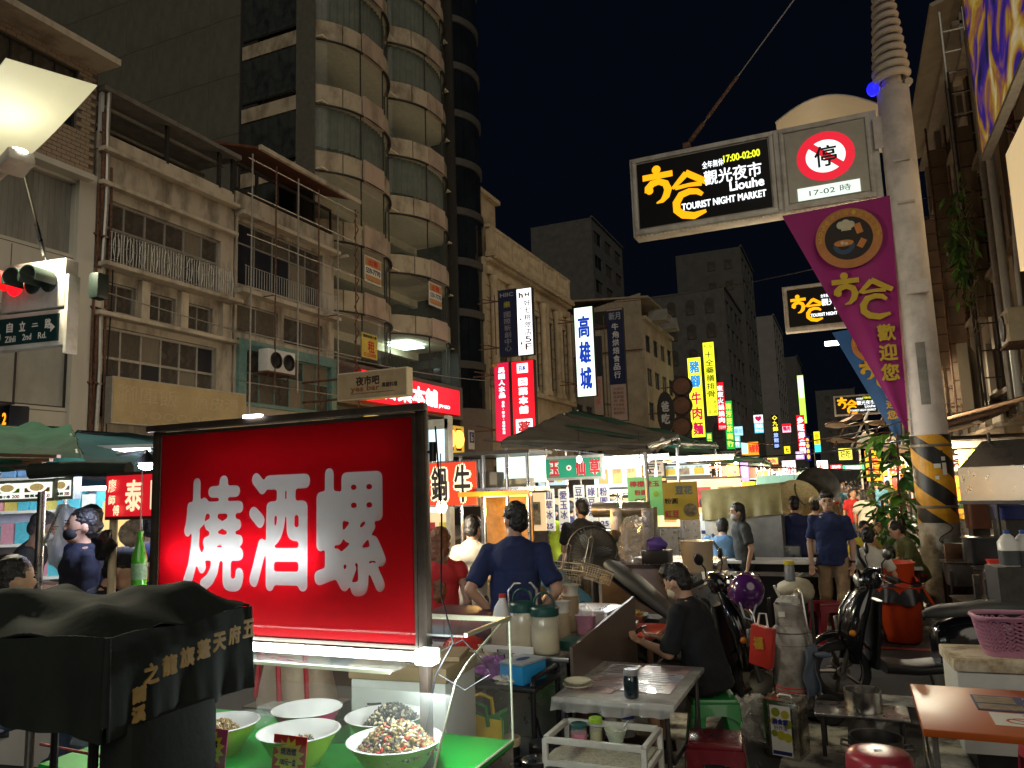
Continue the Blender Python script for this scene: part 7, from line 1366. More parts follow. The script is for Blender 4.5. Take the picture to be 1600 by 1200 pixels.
def person(label, x, y, rz, shirt, pants, h=1.7, arms=('down', 'down'), lean=.05, seat=None, hairs='short', hairm=None, head=(0, 0), mask=None, cap=None, walk=0, glasses=False, shorts=False, vox=.014, sleeve=.75, extra=None, build=1., legs=True, skinm=None, z=0, shoes=None, group=None, turn=0):
    rz += math.atan2(-x, y)      # rz 0 looks at the camera, +90 to the right
    t = thing('person', label, 'person', (x, y, z), rz, group); k = h/1.72; sk = skinm or skin
    bo, sh, pa = MB(), MB(), MB()
    hip = .93 if seat is None else seat/k+.11
    P = Vector((0, 0, hip)); up = Vector((0, -math.sin(lean), math.cos(lean))); fw = Vector((0, -math.cos(lean), -math.sin(lean)))
    sp = lambda d: P+up*d
    N = sp(.52); Hc = N+up*.122+fw*.025
    V = lambda v: v*k
    b = build
    # torso
    for mb, g in ((bo, -.012), (sh, .008)):
        mb.ell(V(sp(.08)), (k*(.15*b+g), k*(.1*b+g), k*.15), 14, 10, None, (lean, 0, 0)); mb.ell(V(sp(.24)), (k*(.15*b+g), k*(.105*b+g), k*.2), 14, 10, None, (lean, 0, 0)); mb.ell(V(sp(.38)), (k*(.178*b+g), k*(.115*b+g), k*.16), 14, 10, None, (lean, 0, 0))
        capsule(mb, V(sp(.455)+Vector((-.135*b, 0, -.02))), V(sp(.47)), k*(.055+g), k*(.066+g)); capsule(mb, V(sp(.455)+Vector((.135*b, 0, -.02))), V(sp(.47)), k*(.055+g), k*(.066+g)); mb.cyl(V(sp(.4)), V(sp(.54)), k*(.1+g), k*(.055+g), 12)
    capsule(bo, V(N-up*.05), V(N+up*.08), k*.052, k*.05)
    M_ = Matrix.Translation(V(P))@Matrix.Rotation(lean, 4, 'X')
    ring_loft(sh, [(k*-.09, 0, 0, k*.176*b, k*.128*b), (k*.05, 0, 0, k*.168*b, k*.122*b), (k*.2, 0, 0, k*.16*b, k*.115*b), (k*.3, 0, 0, k*.16*b, k*.11*b)], 'z', 18, 2.2, M_)
    # head with face
    HM = Matrix.Translation(V(Hc))@Euler((lean*.4+head[0], 0, head[1])).to_matrix().to_4x4()
    bo.ell((0, 0, k*.02), (k*.076, k*.094, k*.112), 16, 12, HM); bo.ell((0, -k*.03, -k*.055), (k*.055, k*.06, k*.06), 12, 8, HM); bo.ell((0, -k*.098, -k*.01), (k*.013, k*.016, k*.024), 8, 6, HM)
    for s in (-1, 1): bo.ell((s*k*.078, k*.008, k*.0), (k*.012, k*.02, k*.03), 8, 6, HM)
    hands = []
    for i, s in enumerate((-1, 1)):
        E, Hd = ARMS[arms[i]] if isinstance(arms[i], str) else arms[i]
        S = sp(.435)+Vector((s*.168*b, 0, 0))
        tf = lambda v: S+Vector((s*v[0], 0, 0))-fw*v[1]+up*v[2]
        e, hd = tf(E), tf(Hd)
        capsule(bo, V(S), V(e), k*.045*b, k*.037*b); capsule(bo, V(e), V(hd), k*.038*b, k*.026)
        c = S.lerp(e, sleeve) if sleeve <= 1 else e.lerp(hd, sleeve-1)
        if sleeve > 1: capsule(sh, V(S), V(e), k*.06*b, k*.052); capsule(sh, V(e), V(c), k*.052, k*.04)
        else: sh.ell(V(S), (k*.066*b,)*3, 12, 8); sh.cyl(V(S), V(c), k*.064*b, k*.062*b, 12)
        d = (hd-e).normalized(); side = Vector((1, 0, 0)) if abs(d.x) < .8 else Vector((0, 0, 1)); n_ = d.cross(side).normalized(); side = n_.cross(d).normalized()
        pm = hd+d*.05; M = Matrix((( side.x, n_.x, d.x, 0), (side.y, n_.y, d.y, 0), (side.z, n_.z, d.z, 0), (0, 0, 0, 1)))
        bo.ell((0, 0, 0), (k*.04, k*.018, k*.05), 10, 8, Matrix.Translation(V(pm))@M)
        for f in range(4):
            L = (.062, .072, .068, .052)[f]; o_ = pm+d*.035+side*(-.03+.02*f); m1 = o_+d*L*.55+n_*.012*(1 if arms[i] != 'hips' else -1); m2 = m1+d*L*.3+n_*.03
            capsule(bo, V(o_), V(m1), k*.0095, k*.0088, 6); capsule(bo, V(m1), V(m2), k*.0088, k*.0075, 6)
        o_ = pm-d*.01-side*.03*(1 if s > 0 else -1); capsule(bo, V(o_), V(o_-side*.03*s+d*.03+n_*.015), k*.012, k*.01, 6); hands.append(V(pm))
    # legs
    feet = []
    for s in (-1, 1):
        hp = P+Vector((s*.085, 0, -.02))
        if seat is None:
            st = walk*s; kn = Vector((s*.1, -.1*st-.02, .49)); an = Vector((s*.105, -.24*st+(.05 if st < 0 else 0), .08+(.04 if st < 0 else 0)))
        else: kn = Vector((s*.13, -.42, hip+.0)); an = Vector((s*.12, -.4+.04*s, max(.08, .08)))
        capsule(bo, V(hp), V(kn), k*.078*b, k*.052); capsule(bo, V(kn), V(an), k*.052, k*.036)
        if pants is not None:
            capsule(pa, V(hp), V(hp.lerp(kn, .9 if shorts else 1)), k*.1*b, k*.075)
            if not shorts: capsule(pa, V(kn), V(kn.lerp(an, .93)), k*.073, k*.058)
        feet.append(an)
    if pants is not None: pa.ell(V(P+Vector((0, 0, .0))), (k*.165*b, k*.115*b, k*.13), 14, 10)
    grown('body', bo, sk, t, vox*.85 if vox < .012 else vox); grown('shirt', sh, shirt, t, vox*1.15, 6)
    if pants is not None: grown('trousers' if not shorts else 'shorts', pa, pants, t, vox*1.2, 6)
    for an in feet if legs else []:
        lof('shoe', [(.0, an.x*k, (an.y-.02)*k, .045*k, .11*k), (.04, an.x*k, (an.y-.03)*k, .045*k, .115*k), (.075, an.x*k, (an.y+.01)*k, .038*k, .07*k)], shoes or black_pl, t, 'z', 14, 2.3) .location.z = (an.z-.08)*k
    hm = hairm or hair
    def HP(name, mb, m, vox_=.01): return grown(name, mb, m, t, vox_, 2)
    if hairs:
        mb = MB()
        if hairs in ('short', 'cap', 'bun', 'spiky'):
            mb.ell((0, k*.016, k*.05), (k*.084, k*.097, k*.096), 16, 10, HM); mb.ell((0, k*.045, -k*.005), (k*.074, k*.066, k*.075), 14, 8, HM)
            if hairs == 'spiky': mb.ell((0, -k*.03, k*.1), (k*.078, k*.072, k*.055), 12, 8, HM)
            if hairs == 'bun': mb.ell((0, k*.11, k*.02), (k*.04, k*.04, k*.04), 10, 8, HM)
        else:
            mb.ell((0, k*.018, k*.05), (k*.09, k*.1, k*.095), 16, 10, HM); mb.ell((0, k*.05, -k*.03), (k*.085, k*.065, k*.12), 14, 10, HM)
            if hairs == 'bob': mb.ell((0, k*.04, -k*.09), (k*.09, k*.06, k*.07), 14, 8, HM)
            if hairs == 'long':
                for j in range(12): mb.ell((k*.012*math.sin(j*1.1), k*(.07+.006*j), -k*(.04+.034*j)), (k*(.085-.003*j), k*.042, k*.06), 12, 8, HM)
            if hairs == 'pony':
                for j in range(4): mb.ell((0, k*(.12+.012*j), -k*(.0+.06*j)), (k*(.045-.004*j), k*.035, k*.06), 10, 8, HM)
        HP('hair', mb, hm, .008 if vox < .012 else .012)
    if cap: mb = MB(); mb.ell((0, k*.005, k*.07), (k*.088, k*.102, k*.085), 16, 10, HM); mb.ell((0, -k*.1, k*.055), (k*.065, k*.06, k*.012), 12, 6, HM); HP('cap', mb, cap, .01)
    if vox < .013 or glasses or mask:
        for s in (-1, 1): obj('eye', MB().ell((s*k*.03, -k*.087, k*.022), (k*.013, k*.008, k*.006), 8, 6, HM), black_pl, t, sm=60); obj('eyebrow', MB().box((s*k*.032, -k*.09, k*.042), (k*.034, k*.008, k*.007), 0, HM), hm, t)
        if not mask: obj('mouth', MB().ell((0, -k*.088, -k*.055), (k*.022, k*.008, k*.006), 8, 6, HM), mat('lips', (.32, .12, .1), .5), t, sm=60)
    if mask: obj('face_mask', MB().ell((0, -k*.05, -k*.045), (k*.062, k*.052, k*.052), 14, 10, HM), mask, t, sm=60); obj('mask_strap', MB().cyl(HM@Vector((k*.06, -k*.05, -k*.02)), HM@Vector((k*.08, k*.015, 0)), .003).cyl(HM@Vector((-k*.06, -k*.05, -k*.02)), HM@Vector((-k*.08, k*.015, 0)), .003), mask, t)
    if glasses:
        mb = MB()
        for s in (-1, 1): mb.tube([HM@Vector((k*(s*.034+.026*math.cos(a)), -k*.102, k*(.018+.018*math.sin(a)))) for a in [2*PI*q/12 for q in range(13)]], .0022, 5); mb.cyl(HM@Vector((s*k*.06, -k*.1, k*.02)), HM@Vector((s*k*.08, k*.01, k*.02)), .0022)
        mb.cyl(HM@Vector((-k*.01, -k*.103, k*.02)), HM@Vector((k*.01, -k*.103, k*.02)), .002); obj('glasses', mb, steel, t)
    if extra: extra(t, k, V, sp, HM, hands)
    return t
navy = mat('navy_cotton', (.012, .022, .085), .85, var=.2, scale=7, bump=.35, bscale=9); blackc = mat('black_cotton', (.008, .009, .012), .9, var=.2, scale=7, bump=.3, bscale=9); khaki = mat('khaki_cotton', (.3, .2, .11), .85, var=.2, scale=6, bump=.4, bscale=10); redc = mat('red_cotton', (.5, .02, .02), .8, var=.2, scale=6, bump=.3, bscale=9)
bluec = mat('blue_cotton', (.1, .27, .38), .85, var=.15, scale=6, bump=.3, bscale=9); greyc = mat('grey_cotton', (.36, .33, .28), .85, var=.2, bump=.3); whitec = mat('white_cotton', (.6, .58, .5), .85, var=.12, bump=.3, bscale=8); darkg = mat('charcoal_cotton', (.04, .042, .042), .85, var=.2, bump=.3); olive = mat('olive_cotton', (.13, .14, .05), .85, var=.2, bump=.3); jeans = mat('blue_jeans', (.05, .09, .16), .85, var=.3, bump=.3); paleblue = mat('pale_blue_stripe', (.12, .25, .45), .85, var=.15, bump=.3)
brownhair = mat('auburn_hair', (.22, .075, .02), .5, var=.5, scale=30, bump=.4, bscale=50); greyhair = mat('grey_hair', (.1, .095, .09), .6, var=.4, scale=40, bump=.4); tanmask = mat('yellowish_mask', (.65, .55, .36), .8); darkmask = mat('black_mask', (.015, .016, .02), .8); whitemask = mat('white_mask', (.7, .7, .68), .8)
def strap_x(col):
    def f(t, k, V, sp, HM, hands):
        mb = MB(); mb.tube([V(sp(.49)+Vector((.12, -.1, 0))), V(sp(.51)+Vector((.13, .0, .03))), V(sp(.42)+Vector((.08, .135, 0))), V(sp(.25)+Vector((-.03, .145, 0))), V(sp(.08)+Vector((-.14, .125, 0)))], .02, 6); obj('bag_strap', mb, col, t, sm=60)
    return f
def stripes(col, zs, r=.165):
    def f(t, k, V, sp, HM, hands):
        for z in zs: obj('shirt_stripe', MB().lathe([(.183, -.008), (.186, 0), (.183, .008)], 28, Matrix.Translation(V(sp(z)))@Matrix.Diagonal((k, k*.66, 1, 1)), caps=False), col, t, sm=50)
    return f
def phone(t, k, V, sp, HM, hands):
    p = (hands[0]+hands[1])/2+Vector((0, -.07, .04)); obj('phone', MB().box(p, (.075, .01, .15), rx=-.9), black_pl, t, bev=.004); obj('phone_screen', MB().box(p+Vector((0, .006, .004)), (.066, .004, .138), rx=-.9), lit('phone_screen_light', (.5, .55, .6), .5), t)
def place(px, py, z): p = PZ(px, py, z); return p.x, p.y
p = PD(806, 900, 5.6); person('man in navy tee seen from behind, hands on hips', p.x, p.y, PI-R(12), navy, darkg, 1.82, ('hips', 'hips'), .02, head=(.05, .75), vox=.0095, build=1.08, sleeve=.85)
q = PZ(1112, 1084, .47); person('diner in black tee with yellow mask seated on green stool', q.x, q.y, -PI/2-R(25), blackc, blackc, 1.74, ('phone', 'phone'), .28, seat=.47, head=(.28, 0), mask=tanmask, shorts=True, vox=.0095, build=1.08, extra=phone, sleeve=.95, hairs='spiky')
x_, y_ = place(1311, 997, 0); person('walking man in navy polo, glasses and khaki trousers', x_, y_, R(-6), navy, khaki, 1.76, ('down', 'down'), .0, walk=.55, glasses=True, vox=.0095, build=1.06, sleeve=.8, hairs='spiky', head=(.05, .1), shoes=mat('grey_trainer', (.25, .24, .22), .6), extra=lambda t, k, V, sp, HM, hands: obj('wrist_watch', MB().lathe([(.034, -.012), (.036, 0), (.034, .012)], 16, Matrix.Translation(hands[1]+Vector((0, .02, .085)))), black_pl, t, sm=40))
p = PD(688, 880, 6.1); person('long auburn haired woman in red top reaching up', p.x, p.y, PI-R(10), redc, darkg, 1.63, ('down', 'up'), .02, hairs='long', hairm=brownhair, vox=.011, sleeve=.3)
p = PD(898, 900, 7.0); person('worker in light blue tee leaning over the counter', p.x, p.y, -R(70), bluec, jeans, 1.64, ('front', 'front'), .75, head=(.3, .2), vox=.012, z=-.02)
p = PD(909, 850, 9.3); person('man in black tee and dark mask serving at dessert stall', p.x, p.y, PI-R(25), blackc, darkg, 1.78, ('side', 'front'), .05, head=(.1, .8), mask=darkmask, vox=.012, build=1.12)
p = PD(735, 840, 7.3); person('person in grey tee behind the beef board post', p.x, p.y, PI-R(30), greyc, darkg, 1.68, ('front', 'down'), .05, vox=.014)
p = PD(979, 820, 10.1); person('worker with dark hair bent behind the ice grinders', p.x, p.y, R(10), darkg, darkg, 1.62, ('front', 'front'), .3, hairs='bob', vox=.014)
p = PD(950, 790, 11.6); person('shopper in black facing right behind price strips', p.x, p.y, R(80), blackc, darkg, 1.72, vox=.016); p = PD(870, 790, 11.8); person('shopper with lime collar behind leftmost price strip', p.x, p.y, R(-60), mat('lime_cotton', (.4, .5, .03), .8), darkg, 1.66, hairs='bob', vox=.016); p = PD(888, 785, 12.2); person('shopper in dark navy between two price strips', p.x, p.y, R(150), navy, darkg, 1.7, vox=.016)
p = PD(1126, 860, 10.2); person('man in blue striped polo with black bag strap, back turned', p.x, p.y, PI-R(10), paleblue, darkg, 1.7, ('table', 'table'), .42, seat=.6, vox=.012, build=1.15, extra=lambda *a: (strap_x(blackc)(*a), stripes(mat('pale_stripe', (.35, .5, .62), .8), (.12, .22, .32))(*a)))
p = PD(1160, 830, 10.0); person('dark bobbed woman in charcoal top wearing white mask', p.x, p.y, -R(70), darkg, blackc, 1.64, ('down', 'down'), .05, hairs='bob', mask=whitemask, vox=.012)
p = PD(1243, 820, 11.0); person('cook in black cap and navy top, back turned', p.x, p.y, PI, navy, darkg, 1.68, ('front', 'front'), .15, cap=blackc, vox=.013)
def apron(t, k, V, sp, HM, hands):
    for s in (-1, 1): obj('apron_strap', MB().tube([V(sp(.5)+Vector((s*.09, .05, 0))), V(sp(.42)+Vector((s*.06, .128, 0))), V(sp(.3)+Vector((-s*.0, .135, 0))), V(sp(.1)+Vector((-s*.12, .12, 0)))], .014, 6), mat('dark_green_apron', (.02, .07, .04), .8), t, sm=60)
p = PD(1274, 820, 11.1); person('cook in pale tee with crossed green apron straps', p.x, p.y, PI-R(8), mat('pale_pink_cotton', (.55, .45, .38), .85), darkg, 1.66, ('front', 'front'), .15, cap=mat('patterned_cap', (.55, .5, .4), .8, var=.5, scale=40), vox=.013, extra=apron)
# diners by the pole
q = PZ(1352, 930, .46); person('diner in pale shirt with black strap and bag, back turned', q.x+.05, q.y-.3, PI-R(15), whitec, darkg, 1.66, ('table', 'table'), .25, seat=.46, hairs='bun', vox=.012, extra=strap_x(blackc))
p = PD(1347, 830, 11.4); person('diner in yellow and blue facing the camera', p.x, p.y, R(15), mat('yellow_cotton', (.6, .5, .05), .8), darkg, 1.6, ('table', 'chin'), .2, seat=.46, hairs='bob', vox=.012)
p = PD(1374, 830, 11.6); person('diner in black and white striped top facing camera', p.x, p.y, R(5), whitec, darkg, 1.64, ('table', 'table'), .22, seat=.46, hairs='bob', vox=.012, extra=stripes(blackc, (.08, .16, .24, .32, .4)))
p = PD(1432, 850, 10.6); person('man in olive shirt eating at low table, facing left', p.x, p.y, -R(75), olive, mat('brick_shorts', (.3, .06, .05), .85), 1.68, ('phone', 'table'), .35, seat=.46, head=(.3, 0), shorts=True, vox=.012)
t = table('low_white_table', 'small white table between the diners by the pole', (PD(1395, 880, 10.6).x, PD(1395, 880, 10.6).y, 0), .7, .55, .68, white_pl, darksteel)
for px, lb in ((1352, 'blue stool under pale shirted diner'), (1432, 'red stool under olive shirted diner')):
    pass
# left stall crowd
p = PD(122, 870, 5.2); person('woman in dark top and dark mask looking left', p.x, p.y, -R(75), mat('dark_navy_top', (.012, .014, .03), .85, bump=.3), blackc, 1.68, ('front', 'front'), -.05, hairs='bun', mask=darkmask, head=(-.12, 0), vox=.011, sleeve=1.3, build=1.08, z=.2)
p = PD(146, 850, 6.3); person('man in navy tee standing behind masked woman', p.x, p.y, PI+R(35), navy, darkg, 1.74, vox=.013, z=.16)
p = PD(28, 870, 6.0); person('grey haired man in grey top facing right, head bowed', p.x, p.y, R(72), darkg, darkg, 1.68, ('front', 'front'), .22, hairm=greyhair, head=(.25, 0), mask=whitemask, vox=.013, z=.2)
p = PD(112, 930, 4.7); person('seated man in black cap bending right over food', p.x, p.y, R(78), blackc, darkg, 1.68, ('chin', 'chin'), .4, seat=.5, cap=blackc, head=(.15, 0), vox=.011, z=.3)
p = PD(30, 930, 4.4); person('woman with brown ponytail seated at far left', p.x, p.y, -R(80), blackc, darkg, 1.6, ('front', 'front'), .1, seat=.5, hairs='pony', hairm=mat('dark_brown_hair', (.035, .016, .01), .45, var=.4, scale=40), vox=.011, z=.3)
p = PD(-8, 915, 3.9); person('person in pink and white top cut by the left edge', p.x, p.y, R(100), mat('pink_white_cotton', (.6, .5, .55), .85), jeans, 1.64, ('front', 'front'), .1, seat=.5, vox=.012, z=.3)
p = PD(203, 925, 5.3); person('man in navy cap and navy tee seated behind bottle', p.x, p.y, PI-R(130), navy, darkg, 1.7, ('table', 'table'), .25, seat=.5, cap=mat('navy_cap', (.01, .015, .06), .8), head=(.2, 0), vox=.012, z=.26)
p = PD(232, 870, 6.4); person('man in pale shirt standing behind the hanging bottle', p.x, p.y, R(160), whitec, darkg, 1.72, ('front', 'front'), .1, vox=.013, z=.1)
# ================================================================ LEFT STALLS
menu_w = mat('lit_menu_white', (.8, .8, .74), .5, emit=(.85, .9, .8), es=.8)
def menu(label, px0, px1, py0, py1, Y, items):
    a, b = PY(px0, (py0+py1)/2, Y), PY(px1, (py0+py1)/2, Y); xm = (px0+px1)/2; z0, z1 = PY(xm, py1, Y).z, PY(xm, py0, Y).z
    t = sign('menu_board', label, 'menu', ((a.x+b.x)/2, Y, z0), R(2), b.x-a.x, z1-z0, .06, menu_w, mat('olive_frame', (.12, .13, .09), .5), [], 'lit menu boards', fw=.02); w, h = b.x-a.x, z1-z0; n = len(items)
    for i, (tx, pr, c) in enumerate(items):
        x = -w/2+w*(i+.5)/n; cw = w/n
        obj('colour_bar', rect(MB(), x-cw*.42, x+cw*.42, h*.42, h*.62, -.003), c, t); obj('food_photo', disc(MB(), x, h*.64, cw*.24, -.006, 20, h*.17), mat('menu_food_print', (.5, .38, .18), .5, var=.8, scale=50, emit=(.5, .36, .14), es=.5), t); obj('plate_print', disc(MB(), x, h*.64, cw*.33, -.0045, 20, h*.24), menu_w, t)
        mb = MB(); letters(mb, tx, x-cw*.14, h*.25, cw*.52, h*.15, -.004, .001); obj('lettering', mb, ink, t); obj('price', letters(MB(), pr, x+cw*.3, h*.25, cw*.26, h*.16, -.004, .001), red_p, t)
    return t
menu('wide lit menu board with two dishes at 200', -8, 80, 750, 784, 3.35, [('塔香小卷', '200', green_pl), ('鹽蒸蝦', '200', orange_p)])
menu('small lit menu board with one dish at 200', 82, 111, 746, 780, 3.4, [('鹽蒸蚵', '200', mat('pale_bar', (.6, .55, .5), .5))])
a, b = PY(160, 775, 3.35), PY(262, 775, 3.35); z0, z1 = PY(205, 812, 3.35).z, PY(205, 737, 3.35).z; w_, h_ = b.x-a.x, z1-z0
t = sign('thai_sign', 'red lit sign with cream brush characters behind the light box', 'sign', ((a.x+b.x)/2, 3.35, z0), R(-2), w_, h_, .12, lit('thai_red_light', (.5, .008, .015), .75), brn, [('h', '泰', .0, h_*.5, h_*.52, h_*.66, lit('cream_brush_light', (.85, .62, .4), .85), .004), ('h', '國', w_*.38, h_*.5, h_*.42, h_*.6, lit('cream_brush_light', (.85, .62, .4), .85), .004), ('h', '廖', -w_*.34, h_*.72, h_*.25, h_*.28, lit('cream_brush_light', (.85, .62, .4), .85), .001), ('h', '師', -w_*.33, h_*.42, h_*.2, h_*.2, lit('cream_brush_light', (.85, .62, .4), .85), .001), ('h', '傅', -w_*.25, h_*.2, h_*.2, h_*.22, lit('cream_brush_light', (.85, .62, .4), .85), .001)], fw=.02)
obj('post', MB().cyl((-w_/2+.02, .06, -z0), (-w_/2+.02, .06, h_), .025), mat('cream_post', (.55, .45, .3), .5), t, sm=40); obj('coiled_cable', potato(MB(), (-w_/2+.02, .0, -.15), (.06, .05, .09), .4, seed=8), black_pl, t, sm=70)
q = PD(62, 850, 4.7); t = thing('steel_prop', 'steel umbrella post with splayed braces behind menus', 'post', (q.x, q.y, 0)); obj('post', MB().cyl((0, 0, 0), (0, 0, 1.98), .026), steel, t, sm=40)
for s in (-1, 1): obj('brace', MB().cyl((0, 0, 1.6), (s*.1, .06, 1.9), .008), steel, t, sm=40)
# left stall counter, gear and packed back wall
q = PD(95, 935, 5.6); t = thing('left_counter', 'pale counter with pans and plastic bags in left stall', 'counter', (q.x-.4, q.y+.3, 0), R(8)); obj('case', MB().box((0, 0, .5), (1.6, .5, 1.0)), white_pl, t, bev=.02); obj('top', MB().box((0, 0, 1.01), (1.65, .55, .03)), steel, t)
for i, (x, r) in enumerate(((-.5, .12), (-.2, .14), (.12, .12), (.4, .13))): pot('steel pan on left stall counter, '+('first', 'second', 'third', 'fourth')[i]+' from left', (t.location.x+x, t.location.y-.05, 1.026), r, .1, steel, 'steel_pan', handles=False, cat='pan')
q = PD(100, 840, 6.6); tag(obj('hanging_bag', potato(MB(), (0, 0, 0), (.16, .1, .28), .25, 30, 20, 7, 3), glass('milky_bag_film', (.85, .86, .88), .7, .3), None, sm=80, loc=tuple(q)), 'bunch of white plastic bags hung in left stall', 'bags')
o = PD(60, 830, 8.6); t = thing('goods_rack', 'brightly lit rack of coloured goods at back of left stall', 'rack', (o.x, o.y, 0), R(30)); obj('back', MB().box((0, .2, 1.4), (3.4, .05, 2.2)), mat('pale_violet_wall', (.6, .6, .75), .6), t); cols = [mat('aqua_goods', (.1, .5, .65), .5), mat('violet_goods', (.3, .28, .55), .5), mat('lemon_goods', (.7, .6, .15), .5), white_pl, mat('sky_goods', (.2, .4, .75), .5), mat('pink_goods', (.65, .3, .4), .5)]
for j in range(5):
    obj('shelf_board', MB().box((0, 0, .75+j*.36), (3.4, .4, .03)), white_pl, t)
    x = -1.65
    while x < 1.55: w_ = random.uniform(.1, .3); hh = random.uniform(.14, .3); ubox('goods_box', (x+w_/2, random.uniform(-.08, .02), .765+j*.36+hh/2), (w_*.94, .22, hh), random.choice(cols), t); x += w_
stalllight(tuple(PD(84, 765, 7.4)), 34, False, 1.2, R(25), 'long white tube lamp over the left stall counter')
stalllight(tuple(PD(170, 705, 8.5)), 14, False, .9, R(25), 'white tube lamp under the dark left canopy')
q = PD(229, 728, 5.2); t = thing('spot_lamp', 'glaring blue white spot lamp above the red brush sign', 'lamp', tuple(q)); obj('bulb', MB().ell((0, 0, 0), (.055, .05, .03)), lit('blue_white_light', (.6, .7, 1), 24), t, sm=60); obj('shade', MB().lathe([(.07, .02), (.03, .08), (.01, .1)], 16), black_pl, t, sm=60); obj('arm', MB().cyl((0, 0, .1), (-.4, .1, .1), .012), darksteel, t); lamp('spot_glow', 'POINT', (0, -.12, -.05), 26, (.6, .68, 1), .05, t)
q = PD(238, 850, 7.0); t = thing('warm_sign_rack', 'warm lit picture panel behind pale shirted man', 'panel', (q.x, q.y, q.z-.3), R(25)); obj('panel', MB().box((0, 0, .35), (.9, .04, .7)), lit('warm_panel_light', (.95, .65, .25), .7), t); obj('picture', MB().ell((-.05, -.03, .4), (.25, .01, .16)), brf, t); obj('blue_shelf', MB().box((0, -.05, .0), (.9, .1, .1)), cols[0], t); obj('stand', MB().box((0, .05, -.6), (.8, .1, 1.2)), steel, t)
canopy('stall_canopy', 'green tarpaulin with wooden edge over the left menus', [PD(-120, 725, 4.6), PD(128, 716, 5.2), PD(110, 668, 8.0), PD(-60, 660, 7.6)], tarp_green, fringe=.06, poles=(0, 2, 3))
canopy('stall_canopy', 'dark blue green canopy above the red brush sign', [PD(110, 740, 6.0), PD(330, 742, 6.6), PD(380, 690, 11), PD(120, 672, 10)], mat('dark_teal_tarp', (.015, .045, .055), .85, var=.4, scale=2, bump=.3, bscale=6, spec=.08), fringe=.1, poles=(2, 3))
q = PD(95, 735, 4.9); t = thing('rolled_awning', 'rolled dark awning and bundled slats above small menu', 'awning', (q.x, q.y, q.z), R(20)); obj('roll', MB().tube([(-.2, 0, 0), (.1, .02, .01), (.45, .0, -.01)], .05, 10), tarp_dark, t, sm=50)
for i in range(4): obj('slat', MB().box((-.9+.05*i, .05, .03+.035*i), (1.4, .04, .02), ry=.02*i), wood, t)
# ================================================================ FAR MARKET LANE
warmL = [lit('stall_%d_light' % i, c, s) for i, (c, s) in enumerate((((1, .3, .02), 1.1), ((1, .6, .05), 1.2), ((.9, .04, .03), 1.), ((1, .85, .6), 1.4), ((.95, .8, .1), 1.1), ((.7, .9, 1), 1.3), ((1, .42, .3), 1.1)))]
tx_ = ['烤魷魚', '海產粥', '擔仔麵', '木瓜牛奶', '炒蟳肉', '土魠魚羹', '鹽蒸蝦', '滷味', '十全排骨', '果汁', '肉燕', '烤肉', '冰品', '黑輪', '燒烤', '魚丸湯']
def mstall(i, side, Y, label):
    x = -4.4 if side < 0 else 2.9; t = thing('market_stall', label, 'stall', (x, Y, 0), 0, 'stalls down the lane'); w = 3.0 if side < 0 else 2.2; rnd = random.Random(i*7+side)
    m1, m2, m3 = rnd.sample(warmL, 3); can = rnd.choice([tarp_green, tarp_dark, tarp_brown, canvas_grey])
    obj('roof', MB().add([(-w/2-.2, -1.3, 2.55), (w/2+.2, -1.3, 2.55), (w/2+.2, 1.4, 2.75), (-w/2-.2, 1.4, 2.75)], [(0, 1, 2, 3)]).add([(-w/2-.2, -1.3, 2.55), (w/2+.2, -1.3, 2.55), (w/2+.2, -1.32, 2.42), (-w/2-.2, -1.32, 2.42)], [(0, 1, 2, 3)]), can, t, thick=.03)
    b = obj('sign_board', MB().box((0, -1.2, 2.2), (w*.8, .08, .38)), m1, t); obj('lettering', letters(MB(), rnd.choice(tx_), 0, 2.2, w*.55, .28, -1.246, .012), rnd.choice([ink, red_p, wh_e]), b)
    obj('side_sign', MB().box((w/2*-side*.95, -.9, 1.5), (.1, .5, 1.0)), m2, t); obj('front_panel', MB().box((-w*.1, -1.0, .55), (w*.8, .08, .9)), m3 if rnd.random() < .5 else steel, t); obj('counter', MB().box((0, -.4, .5), (w*.9, 1.0, 1.0)), steel, t)
    for k in range(3): s_ = obj('hanging_sign', MB().box((-w*.35+k*w*.33, -1.05, 1.62), (w*.22, .03, .5)), rnd.choice(warmL), t); obj('lettering', letters(MB(), rnd.choice(tx_)[:2], -w*.35+k*w*.33, 1.62, w*.16, .22, -1.07, .006), ink, s_)
    for sx in (-1, 1): obj('post', MB().cyl((sx*w/2, -1.2, 0), (sx*w/2, -1.2, 2.5), .03), steel, t)
    obj('tube', MB().cyl((-w*.4, -.7, 2.36), (w*.4, -.7, 2.36), .025), tube_warm if rnd.random() < .7 else tube_white, t)
    for k in range(5): ubox('tray', (-w*.38+k*w*.19, -.6, 1.05), (w*.16, .5, .09), rnd.choice([mat('orange_fruit', (.7, .3, .02), .5), chili, yellow_p, white_pl, gst]), t)
    if i % 2 == 0: lamp('stall_glow', 'POINT', (-side*.9*(w/2+.3), -1.7, 2.25), 330, (1, .78, .5), .2, t)
    return t
ords = ['first', 'second', 'third', 'fourth', 'fifth', 'sixth', 'seventh', 'eighth', 'ninth', 'tenth', 'eleventh']
for i in range(10): mstall(i, -1, 20.5+i*4.6+i*i*.35, '%s lit stall down the left side of the lane' % ords[i])
for i in range(9): mstall(i+20, 1, 19+i*5.0+i*i*.4, '%s lit stall down the right side of the lane' % ords[i])
